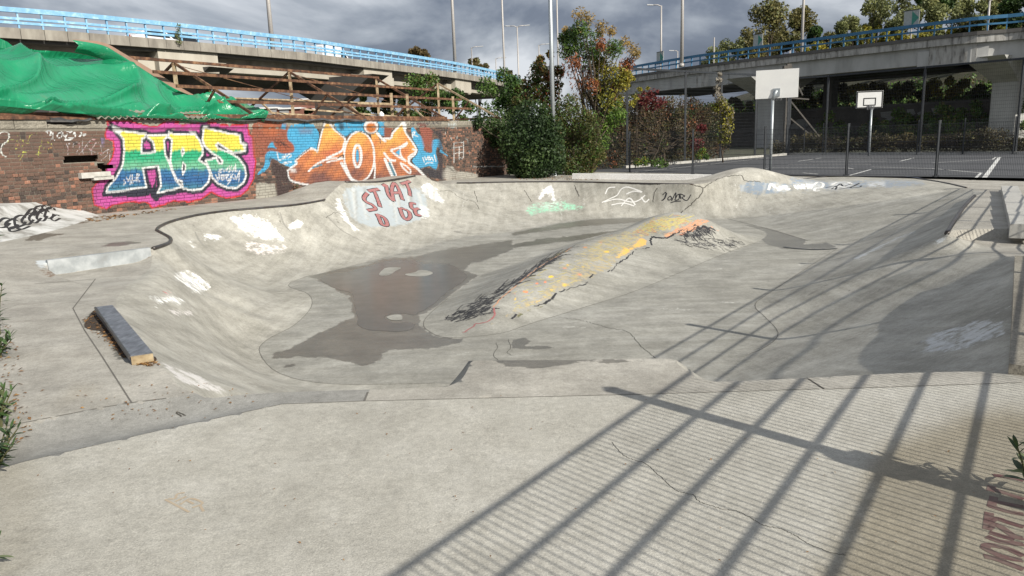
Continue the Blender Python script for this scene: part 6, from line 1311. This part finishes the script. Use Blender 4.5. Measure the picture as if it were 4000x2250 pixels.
def limb(mb, a, b, r0, r1, rg, n=5, wob=.08):
    a = np.array(a, float); b = np.array(b, float); L_ = np.linalg.norm(b-a); P = [a+(b-a)*t_+rg.normal(0, wob*L_*.3, 3)*math.sin(math.pi*t_) for t_ in np.linspace(0, 1, n)]; mb.tube(P, np.linspace(r0, r1, n), 6); return P
def tree(base, C, R, sets, label, cat='tree', name='tree', trunk_r=.12, seed=1, group=None, fork=.45, tname='trunk', lname='crown'):
    """sets: list of (cluster index list, material, leaves per cluster, size, kwargs)"""
    base = np.array(base, float); root = thing(name, label, cat, base, group); rg = np.random.default_rng(seed); C = np.asarray(C, float); mb = MB()
    top = C[np.argmax(C[:, 2])]; mid = base+(np.array([C[:, 0].mean(), C[:, 1].mean(), base[2]+(top[2]-base[2])*fork])-base)
    P = limb(mb, base-np.array([0, 0, .1]), mid, trunk_r, trunk_r*.6, rg)
    for c in C: limb(mb, P[rg.integers(2, 5)], c, trunk_r*.38, trunk_r*.08, rg, 4)
    mb.build(tname, MATS['bark'], root, True)
    for k, (ix, mt, n, size, kw) in enumerate(sets):
        V, Fq = leaves(C[ix], np.asarray(R)[ix], n, size, seed=seed*10+k, **kw); mesh(lname, V, Fq, MATS[mt], root)
    return root
def pxc(L_, depth, jit=.5, seed=1):
    rg = np.random.default_rng(seed); C = []; R = []
    for x, y, r in L_:
        q = gd(x, y, depth+rg.uniform(-jit, jit)); C.append(q); R.append(r/F*depth)
    return np.array(C), np.array(R)
# ---- autumn tree by the galvanised pole
D_ = 37.0
tanl = [(2265,58,30),(2297,72,28),(2210,118,16),(2350,105,30),(2388,122,22),(2440,165,27),(2472,195,30),(2485,212,20),(2345,128,20)]
grn = [(2272,112,38),(2250,160,46),(2310,172,50),(2222,198,46),(2282,215,58),(2205,152,26),(2332,210,48),(2402,190,38),(2240,130,30)]
rst = [(2214,188,26),(2230,250,36),(2346,162,22),(2376,178,26),(2462,232,24),(2440,268,26),(2300,268,42),(2268,318,42),(2402,318,26),(2395,360,26),(2250,228,26),(2290,300,30),(2440,240,24),(2320,320,26)]
ygn = [(2370,268,52),(2330,248,46),(2420,298,46),(2350,330,58),(2380,388,56),(2310,378,46),(2432,328,32),(2450,300,24)]
bgn = [(2390,420,46),(2350,455,52),(2410,458,42),(2350,560,38),(2332,602,28),(2340,510,40),(2370,490,36)]
L_ = tanl+grn+rst+ygn+bgn; C, R = pxc(L_, D_, .9, 3); o_ = np.cumsum([0, len(tanl), len(grn), len(rst), len(ygn), len(bgn)])
ix = [list(range(o_[i], o_[i+1])) for i in range(5)]
tree(gd(2310, 668, D_)*np.array([1, 1, 0])+np.array([0, 0, -.35]), C, R, [(ix[0], 'tan_leaf', 150, .14, dict(aspect=.35)), (ix[1], 'green', 420, .14, dict(aspect=.35)), (ix[2], 'rust_pod', 130, .17, dict(aspect=.3, droop=1.0)), (ix[3], 'yellow_green', 400, .14, dict(aspect=.38)), (ix[4], 'bright_green', 460, .14, dict(aspect=.4)), (ix[1]+ix[3], 'olive', 60, .15, dict())],
     'ragged autumn tree with green, yellow and hanging rust brown leaves beside the galvanised pole', seed=4, trunk_r=.13)
l2 = [(2110,232,16),(2108,268,36),(2090,310,42),(2140,288,30),(2160,330,38),(2130,350,46),(2182,278,24),(2100,370,50),(2150,400,50),(2060,345,30),(2150,210,14)]
C, R = pxc(l2, 39, .8, 5); tree(gd(2110, 660, 39)*np.array([1, 1, 0])+np.array([0, 0, -.35]), C, R, [(list(range(11)), 'rust_pod', 90, .19, dict(aspect=.35, droop=.8)), (list(range(11)), 'olive', 130, .18, dict()), ([1, 2, 5, 7, 8], 'green', 90, .17, dict()), ([0, 1, 3], 'tan_leaf', 50, .17, dict())], 'small rust leaved tree to the left of the galvanised pole above the ivy', seed=6, trunk_r=.09)
# ---- ivy over the wall end, olive bush
iv = [(1990,500,80),(2080,475,88),(2050,560,108),(2120,590,92),(1975,560,58),(2015,640,60),(2085,650,66),(1905,497,44),(1862,478,26),(2165,640,46),(1945,520,50),(2010,600,70),(1925,550,30),(2140,520,70),(2045,665,45),(1990,670,28),(2120,680,34)]
C, R = pxc(iv, 32.6, .6, 7)
for k_, (x_, y_, r_) in enumerate(iv):
    if x_ < 2030: dw = wallpt(x_, 600)[1]-.1; C[k_] = gd(x_, y_, dw); R[k_] = r_/F*dw
tree(gd(2060, 700, 32.6)*np.array([1, 1, 0])+np.array([0, 0, -.3]), C, R, [(list(range(17)), 'ivy', (R**2*2600+100).astype(int), .10, dict(aspect=.8, shell=.33, up=.2))], 'dense dark green ivy mass hanging over the end of the brick wall', 'ivy', 'ivy_bush', .1, 8, tname='stem', lname='foliage')
ob = [(2200,520,80),(2250,470,62),(2260,600,72),(2200,640,62),(2300,545,52),(2290,640,48),(2180,450,50),(2230,410,45),(2300,480,50),(2170,570,50),(2330,600,40),(2160,500,50),(2240,665,40)]
C, R = pxc(ob, 35, .7, 9); tree(gd(2250, 690, 35)*np.array([1, 1, 0])+np.array([0, 0, -.3]), C, R, [(list(range(13)), 'olive', (R**2*1600+80).astype(int), .11, dict(aspect=.5, shell=.4)), (list(range(13)), 'green', (R**2*500+30).astype(int), .11, dict(aspect=.5, shell=.4))], 'olive and brown bush between the ivy and the court fence', 'bush', 'bush', .08, 10, tname='stem', lname='foliage')
gi = [(x, y, r) for x, y, r in [(1760,478,10),(1800,476,12),(1840,474,14),(1720,476,6)]]; C, R = pxc(gi, 32.2, .1, 3)
# ---- red brown hedge along the tall fence
hl = []; hd = []
rg = np.random.default_rng(12)
for x in range(2360, 2850, 30):
    f = (x-2360)/490; dep = 40.5+9.5*f; top = np.interp(x, [2360,2420,2480,2540,2600,2700,2760,2820,2850], [520,400,375,365,372,395,390,420,480])
    for y in np.arange(top+22, 640-30*f, 36): hl.append((x+rg.uniform(-12, 12), y+rg.uniform(-10, 10), 36+rg.uniform(-6, 8))); hd.append(dep+rg.uniform(-.4, .4))
C = np.array([gd(x, y, d) for (x, y, r), d in zip(hl, hd)]); R = np.array([r/F*d for (x, y, r), d in zip(hl, hd)]); nn_ = -.55*np.array([.74, -.67, 0]); C += nn_
A_ = np.arange(len(C)); hb = gd(2600, 640, 45); hb[2] = CZ
tree(hb, C, R, [(list(A_), 'red_hedge', 220, .13, dict(aspect=.6, shell=.45)), (list(A_[::2]), 'olive', 150, .13, dict(shell=.45)), (list(rg.choice(A_, 12)), 'rust_pod', 60, .16, dict()), (list(rg.choice(A_, 8)), 'green', 70, .16, dict())], 'tall red and brown leaved hedge behind the tall court fence', 'hedge', 'hedge', .1, 13, tname='stem', lname='foliage')
rd = [(2520,385,30),(2550,372,30),(2545,410,34),(2580,400,26),(2500,400,22),(2720,560,30),(2740,500,24)]; C, R = pxc(rd, 42.5, .4, 2)
leafmat('crimson', [(0.1, (0.07, 0.02, 0.02)), (0.6, (0.15, 0.03, 0.03)), (1.0, (0.22, 0.06, 0.05))])
tree(gd(2545, 640, 42.5)*np.array([1, 1, 0])+np.array([0, 0, CZ]), C, R, [(list(range(7)), 'crimson', 110, .16, dict())], 'crimson leaved creeper patch at the top of the red brown hedge', 'creeper', 'creeper', .05, 14, tname='stem', lname='foliage')
cl = [(2812,290,10),(2808,315,14),(2800,345,14),(2806,375,18),(2815,400,24),(2830,425,28),(2840,460,30),(2848,440,22),(2835,500,32),(2800,420,20),(2830,540,30)]; C, R = pxc(cl, 44, .3, 2)
tree(gd(2825, 620, 44)*np.array([1, 1, 0])+np.array([0, 0, CZ]), C, R, [(list(range(0, 9)), 'pale_fluff', 80, .13, dict()), (list(range(4, 11)), 'yellow_green', 130, .14, dict()), (list(range(4, 11)), 'olive', 60, .14, dict())], 'climbing plant with pale fluffy seed heads at the end of the red brown hedge', 'climber', 'climber', .05, 15, tname='stem', lname='foliage')
yw = [(2470,405,14),(2500,350,10),(2475,310,8),(2530,345,8),(2480,380,18)]; C, R = pxc(yw, 40.5, .3, 2); tree(gd(2480, 640, 40.5)*np.array([1, 1, 0])+np.array([0, 0, CZ]), C, R, [(list(range(5)), 'yellow_green', 40, .14, dict())], 'thin sprig of yellow leaves sticking up beside the autumn tree', 'sapling', 'sapling', .03, 16)
wd_ = [(2490,635,16),(2520,632,20),(2555,638,16),(2580,636,20),(2600,642,14),(2730,610,16),(2745,590,14),(2760,612,12)]; C, R = pxc(wd_, 40.5, 1.5, 2); C[:, 2] = np.maximum(C[:, 2], CZ+.1)
tree(gd(2560, 648, 40.5)*np.array([1, 1, 0])+np.array([0, 0, CZ]), C, R, [(list(range(8)), 'bright_green', 110, .12, dict()), ([0, 1, 5, 6], 'yellow_green', 60, .12, dict())], 'low yellow green weeds along the court edge below the hedge', 'weeds', 'weed_clump', .02, 17, tname='stem', lname='foliage')
# ---- trees near the shed and left viaduct
def blob(x, y, rx, ry, n, seed, r=.42):
    rg = np.random.default_rng(seed); out = []
    for k in range(n):
        a_ = rg.uniform(0, 6.28); q = rg.random()**.5; out.append((x+rx*q*math.cos(a_), y+ry*q*math.sin(a_), r*min(rx, ry)*rg.uniform(.7, 1.2)))
    return out
for x, y, rx, ry, dep, n, mt, mt2, lab, cat in [(1665, 390, 85, 95, 50, 16, 'green', 'olive', 'leafy green tree in front of the left viaduct behind the shed frame', 'tree'), (1800, 420, 60, 80, 49, 10, 'green', 'ivy', 'green shrub tree filling the gap between the shed frame and the ivy', 'tree'),
    (1960, 385, 85, 95, 44, 16, 'green', 'ivy', 'big green shrub behind the wall end below the far viaduct', 'tree'), (2040, 400, 55, 70, 43, 10, 'olive', 'green', 'olive shrub between the green shrub and the rust leaved tree', 'tree'), (1450, 420, 70, 50, 95, 9, 'dusty_olive', 'green', 'hazy green tree seen under the left viaduct right of the pier', 'tree'), (1560, 415, 60, 60, 80, 8, 'olive', 'dusty_olive', 'brownish tree under the left viaduct behind the shed posts', 'tree'),
    (790, 385, 58, 38, 75, 8, 'olive', 'green', 'dark round tree under the left viaduct beside the tarpaulin edge', 'tree'), (1215, 452, 40, 20, 70, 5, 'green', 'olive', 'low bush in front of the brown brick building', 'bush'), (1390, 445, 50, 24, 70, 6, 'green', 'dusty_olive', 'low bushes at the foot of the viaduct pier', 'bush'),
    (1660, 222, 62, 32, 135, 9, 'brown_tree', 'brown_tree', 'wide brown autumn tree crown above the left viaduct railing', 'tree'), (1868, 250, 38, 26, 130, 7, 'brown_tree', 'dusty_olive', 'brown tree crown behind the street lamp at the far railing', 'tree'), (1962, 285, 32, 24, 125, 6, 'brown_tree', 'dusty_olive', 'small brown tree crown where the left viaduct ends', 'tree'), (2022, 318, 22, 18, 150, 5, 'brown_tree', 'brown_tree', 'far bare brown tree beside the pale roof building', 'tree')]:
    L_ = blob(x, y, rx, ry, n, int(x)); C, R = pxc(L_, dep, 1.0, 3); sz = .0045*dep*.8; b_ = gd(x, 480, dep); b_[2] = -.4; A_ = list(range(len(C)))
    tree(b_, C, R, [(A_, mt, 190, sz, dict(aspect=.6, shell=.45)), (A_, mt2, 80, sz, dict(aspect=.6, shell=.45))], lab, cat, 'tree' if cat == 'tree' else 'bush', .12*dep/60, int(x)+2)
# weed in the left railing
wv = [(698,100,9),(695,118,12),(700,135,14),(696,152,14),(702,165,10),(690,140,8)]; dR = LB.at(LB.find(697), -.05, DZ)[1]; C, R = pxc(wv, dR-.2, .1, 2)
tree(LB.at(LB.find(697), -.02, DZ-.1), C, R, [(list(range(6)), 'dusty_olive', 45, .12, dict(aspect=.4))], 'scrawny green weed growing out of the light blue railing', 'weed', 'weed', .02, 19, tname='stem', lname='foliage')
# ---- hillside trees
HT = [(2790,250,60,50,0),(2870,215,55,60,0),(3010,120,90,95,1),(3110,105,70,85,1),(2960,170,60,60,1),(3190,150,30,45,3),(3060,190,70,50,2),(3240,190,50,45,2),(3330,130,70,55,0),(3430,80,75,75,0),(3520,60,70,80,2),(3610,75,80,80,0),(3640,15,80,50,3),(3720,70,80,75,0),(3790,110,60,50,2),(3850,80,60,60,0),(3900,60,70,80,1),(3985,40,70,90,3),(3960,90,60,60,2),(3420,150,60,40,4),(3560,150,60,35,4),(3660,130,60,35,4),(3950,120,50,30,4),(3180,200,60,35,4),(3320,170,50,35,4)]
KL = [('dusty_olive', 'dusty olive green tree on the hillside behind the right viaduct'), ('yellow_olive', 'yellowing tree with light leaves on the hillside behind the right viaduct'), ('olive', 'brown green tree on the hillside behind the right viaduct'), ('ivy', 'dark green tree standing out on the hillside behind the right viaduct'), ('yellow_green', 'low yellow bush just above the right viaduct railing on the hillside')]
for k, (x, y, rx, ry, kd) in enumerate(HT):
    dep = 98+8*math.sin(k*2.1)-(8 if kd == 4 else 0)-(x-3300)*.014; L_ = blob(x, y, rx, ry, 11, k+40, .45); C, R = pxc(L_, dep, 1.5, k); b_ = gd(x, y+ry*1.6, dep); A_ = list(range(len(C)))
    mt, lab = KL[kd]; b_[2] = max(b_[2]-1.5, -.4)
    tree(b_, C, R, [(A_, mt, 300, .33, dict(aspect=.6, shell=.45)), (A_[::2], 'dusty_olive' if kd != 3 else 'green', 150, .32, dict(aspect=.6))], lab, 'tree' if kd != 4 else 'bush', 'hill_tree' if kd != 4 else 'hill_bush', .2, k+60, 'trees on the hillside behind the right viaduct')
# ---- undergrowth below the right viaduct
UB = [(3260,500,60,50),(3340,530,70,45),(3430,510,70,60),(3500,470,60,50),(3590,480,70,55),(3680,470,70,55),(3760,500,60,60),(3830,470,50,70),(3280,550,60,30),(3400,560,60,30),(3960,500,40,90),(3985,420,40,80),(3960,560,50,40)]
for k, (x, y, rx, ry) in enumerate(UB):
    L_ = blob(x, y, rx, ry, 8, k+90, .5); dd = offdepth(x, 6.0); C, R = pxc(L_, dd, .8, k); A_ = list(range(8)); b_ = gd(x, 590, dd); b_[2] = -.4
    tree(b_, C, R, [(A_, 'green' if k % 3 else 'bright_green', 150, .26, dict(aspect=.5)), (A_, 'yellow_olive', 50, .26, dict())], 'leafy green bush in the undergrowth beneath the right viaduct', 'bush', 'bush', .06, k+120, 'bushes in the undergrowth beneath the right viaduct', tname='stem', lname='foliage')
UP_ = [(2900,410,60,25),(3010,400,60,30),(3080,395,60,35),(3150,380,60,35),(3260,370,60,40),(3380,360,70,40),(3480,365,60,45),(3580,370,70,50),(3690,360,70,50),(3790,370,60,60),(3700,420,60,40),(3600,420,60,30),(3400,400,60,30),(3830,400,40,60)]
for k, (x, y, rx, ry) in enumerate(UP_):
    L_ = blob(x, y, rx, ry, 8, k+190, .5); dd = offdepth(x, 12.5); C, R = pxc(L_, dd, 1.2, k); A_ = list(range(8)); b_ = gd(x, y+ry+10, dd)
    tree(b_, C, R, [(A_, ('yellow_olive', 'olive', 'yellow_green')[k % 3], 130, .32, dict(aspect=.55)), (A_, 'yellow_olive', 70, .32, dict())], 'yellowing shrub on the bank above the retaining wall beneath the right viaduct', 'shrub', 'shrub', .08, k+220, 'yellowing shrubs on the bank beneath the right viaduct', tname='stem', lname='foliage')
# ---- twiggy hedge along the far kerb
a = np.array([19.9, 52.9]); b = np.array([31.5, 38.6]); C = []; R = []; rg = np.random.default_rng(77)
for f in np.linspace(-.1, 1, 60):
    for zz_ in (.3, .7, 1.05):
        if zz_ > 1 and math.sin(f*23) < -.2: continue
        C.append([*(a+(b-a)*f+np.array([.6, .5])*rg.uniform(.5, 1.6)), CZ+zz_+.15*math.sin(f*31)]); R.append(.38)
C = np.array(C); R = np.array(R); A_ = list(range(len(C))); tree((a[0]+1, a[1]+.6, CZ), C, R, [(A_, 'twig_hedge', 90, .16, dict(aspect=.3)), (A_[::2], 'olive', 40, .15, dict())], 'low twiggy brown hedge along the far kerb of the court', 'hedge', 'hedge', .06, 78, tname='stem', lname='foliage')
# ---- weeds near the camera, each leaf a part
lm = None
def leafmesh():
    bm_ = []; V = []; n = 5
    for i in range(n+1):
        t_ = i/n; w_ = .5*.27*math.sin(math.pi*min(t_*.92+.06, 1))**.8; zc = -.18*t_*t_
        V += [(t_, -w_, zc+.04*abs(w_)*4), (t_, 0, zc), (t_, w_, zc+.04*abs(w_)*4)]
    Fc = []
    for i in range(n): Fc += [(3*i, 3*i+3, 3*i+4, 3*i+1), (3*i+1, 3*i+4, 3*i+5, 3*i+2)]
    me = bpy.data.meshes.new('leaf'); me.from_pydata(V, [], Fc); me.polygons.foreach_set('use_smooth', [True]*len(Fc)); return me
LME = [leafmesh(), leafmesh(), leafmesh()]
pmat('leaf_green', (0.055, 0.10, 0.03), (0.035, 0.07, 0.022), rough=.5, scale=20); pmat('leaf_pale', (0.17, 0.20, 0.10), (0.11, 0.14, 0.06), rough=.55, scale=20); pmat('leaf_dark', (0.03, 0.055, 0.02), rough=.5, scale=20); pmat('stem_green', (0.10, 0.10, 0.045), rough=.7)
for m_, n_ in zip(LME, ('leaf_green', 'leaf_pale', 'leaf_dark')): m_.materials.append(MATS[n_])
def weed(base, h, nst, spread, size, label, pal, seed, lean=(0, 0), per=9):
    rg = np.random.default_rng(seed); base = np.array(base, float); root = thing('weed_plant', label, 'weed', base)
    for s in range(nst):
        a_ = rg.uniform(0, 6.28); tip = np.array([math.cos(a_)*spread*rg.uniform(.3, 1)+lean[0]*h, math.sin(a_)*spread*rg.uniform(.3, 1)+lean[1]*h, h*rg.uniform(.6, 1)]); P = [tip*t_*np.array([t_, t_, 1])**.6 for t_ in np.linspace(0, 1, 6)]; P = [np.nan_to_num(p) for p in P]
        MB().tube([base+p for p in P], np.linspace(.008, .003, 6), 5).build('stem', MATS['stem_green'], root)
        for k in range(per):
            t_ = .15+.85*(k+1)/per; q = np.array([np.interp(t_, np.linspace(0, 1, 6), [p[c] for p in P]) for c in range(3)])
            for sd in ((0, math.pi) if k < per-1 else (0, 2.1, 4.2)):
                o = bpy.data.objects.new('leaf', LME[pal[rg.integers(0, len(pal))]]); COL.objects.link(o); o.parent = root; o.location = Vector(q); yaw = k*1.57+sd+rg.normal(0, .3); sc_ = size*(1.15-.5*t_)*rg.uniform(.8, 1.15)
                o.scale = (sc_, sc_, sc_); o.rotation_euler = (rg.normal(0, .25), -(.35 if k < per-2 else 1.0)+rg.normal(0, .25), yaw)
    return root
weed(gp(0, 1305), .46, 5, .16, .10, 'tall weed with narrow leaves at the left slab edge level with the grind ledge', (0, 0, 2), 1, (.12, 0), per=8)
weed(gp(0, 1398), .22, 6, .15, .10, 'low weed clump just below the tall narrow leaved weed', (0, 2), 2, (.1, 0), per=4)
weed(gp(5, 1668), .24, 6, .10, .09, 'pale leaved weed at the end of the drain channel', (1, 0), 3, (.1, 0), per=5)
weed(gp(-8, 1850), .26, 8, .15, .08, 'bushy dark weed growing from the joint beside the drain channel', (0, 2, 2), 4, (.16, 0), per=6)
weed(gp(-30, 2220), .2, 3, .1, .10, 'small weed at the front left corner with broad leaves', (0, 1), 5, (.1, 0), per=4)
weed(gp(-10, 948), .55, 3, .2, .13, 'flowering weed at the left deck edge below the painted bank', (0, 2), 6, (.1, 0), per=6)
weed(gp(4010, 1930), .36, 3, .10, .11, 'tall broad leaved weed beside the maroon tag at the right slab edge', (1, 0, 2), 7, (-.10, .02), per=7)
weed(gp(320, 815)+np.array([0, 0, .0]), .45, 5, .22, .14, 'green weed sprouting at the foot of the wall beside the painted bank', (0, 1), 8, (0, 0), per=6)
weed(gp(1160, 762), .3, 5, .25, .14, 'weed tuft at the wall foot left of the raised bank', (0, 2), 9, (0, 0), per=4)
# ---- leaf litter and dirt
pmat('litter', (0.22, 0.11, 0.04), (0.10, 0.055, 0.03), rough=.9, scale=30, c3=(0.36, 0.22, 0.08))
def litter(poly, n, size, seed, label):
    rg = np.random.default_rng(seed); P = np.array(poly, float); pts = []
    while len(pts) < n:
        q = rg.uniform(P.min(0), P.max(0), (n, 2)); k = inpoly(q[:, 0], q[:, 1], P); pts += q[k].tolist()
    V = []; 
    for x, y in pts[:n]:
        h = cast(x, y)
        if h[0] is None: continue
        c = np.array(h[0])+np.array([0, 0, .006]); a_ = rg.uniform(0, 6.28); s = size*rg.uniform(.4, 1.3); d = np.array([math.cos(a_), math.sin(a_), rg.normal(0, .2)])*s; e = np.array([-math.sin(a_), math.cos(a_), rg.normal(0, .25)])*s*.45
        V += [c-d, c-e+np.array([0, 0, s*.2]), c+d, c+e+np.array([0, 0, s*.2])]
    V = np.array(V); o = mesh('leaf_litter', V, np.arange(len(V)).reshape(-1, 4), MATS['litter']); tag(o, label, 'leaf litter', kind='stuff')
litter([(325,1250),(375,1215),(430,1290),(510,1400),(600,1425),(560,1435),(470,1390),(400,1330),(340,1290)], 160, .022, 1, 'dead leaves and dirt gathered beside the black grind ledge')
litter([(0,1250),(110,1270),(60,1310),(130,1700),(60,1750),(0,1700)], 110, .018, 2, 'scattered dead leaves along the left slab edge')
litter([(520,1395),(600,1395),(625,1430),(540,1432)], 90, .02, 3, 'crumbled leaves at the wooden end of the grind ledge')
litter([(100,1500),(900,1500),(1100,1600),(400,1650)], 60, .014, 5, 'sparse twigs and leaves in the drain channel')
litter([(2020,690),(2250,690),(2400,700),(2250,706),(2000,702)], 220, .05, 6, 'brown fallen leaves at the foot of the ivy')
litter([(300,850),(480,840),(700,812),(690,818),(480,850),(380,868),(330,862)], 160, .05, 7, 'dirt and debris along the foot of the graffiti wall')
litter([(100,1500),(3900,1600),(3900,2200),(100,2200)], 90, .008, 8, 'tiny specks of dry leaf over the front slab')
def dirt(P, nm, mt, lift=.005):
    P = np.array(P, float); P = catmull(P, 4, True); V = []
    for x, y in P:
        h = cast(x, y)
        if h[0] is not None: V.append(np.array(h[0])+np.array([0, 0, lift]))
    return mesh(nm, V, [tuple(range(len(V)))], MATS[mt], DECK)
dirt([(330,1275),(345,1240),(372,1212),(392,1240),(430,1292),(470,1345),(500,1395),(470,1390),(430,1330),(395,1296),(360,1290)], 'dirt_patch', 'soil')
dirt([(530,1404),(600,1395),(610,1412),(570,1420)], 'dirt_patch', 'soil', .007)

# ---- ground cover on the shaded bank behind the retaining wall
rg = np.random.default_rng(5); C = []; R = []
for k in range(900):
    n_ = rg.uniform(10.3, 26); s_ = rg.uniform(-34, 40); q = hillpt(n_, s_); q[2] = min(q[2], 12)+rg.uniform(.1, 1.1); C.append(q); R.append(rg.uniform(.5, 1.0))
V, Fq = leaves(np.array(C), np.array(R), 26, .34, seed=9); o = mesh('undergrowth', V, Fq, MATS['green']); tag(o, 'tangled green undergrowth covering the bank beneath the right viaduct', 'undergrowth', kind='stuff')
V, Fq = leaves(np.array(C)[::2], np.array(R)[::2], 26, .34, seed=10); o = mesh('undergrowth', V, Fq, MATS['olive']); tag(o, 'brown green brambles mixed into the undergrowth beneath the right viaduct', 'undergrowth', kind='stuff')
print('objects', len(bpy.data.objects), 'tris', sum(len(o.data.polygons)*2 for o in bpy.data.objects if o.type == 'MESH'))
for o in bpy.data.objects:
    if o.type == 'MESH' and o.data.materials and o.data.materials[0] and o.data.materials[0].name in SURF:
        if 'paint' not in o.data.attributes: colattr(o, 'paint', np.zeros((len(o.data.vertices), 4)))
        if 'stain' not in o.data.attributes: fattr(o, 'stain', np.zeros(len(o.data.vertices)))
        if 'wet' not in o.data.attributes: fattr(o, 'wet', np.zeros(len(o.data.vertices)))
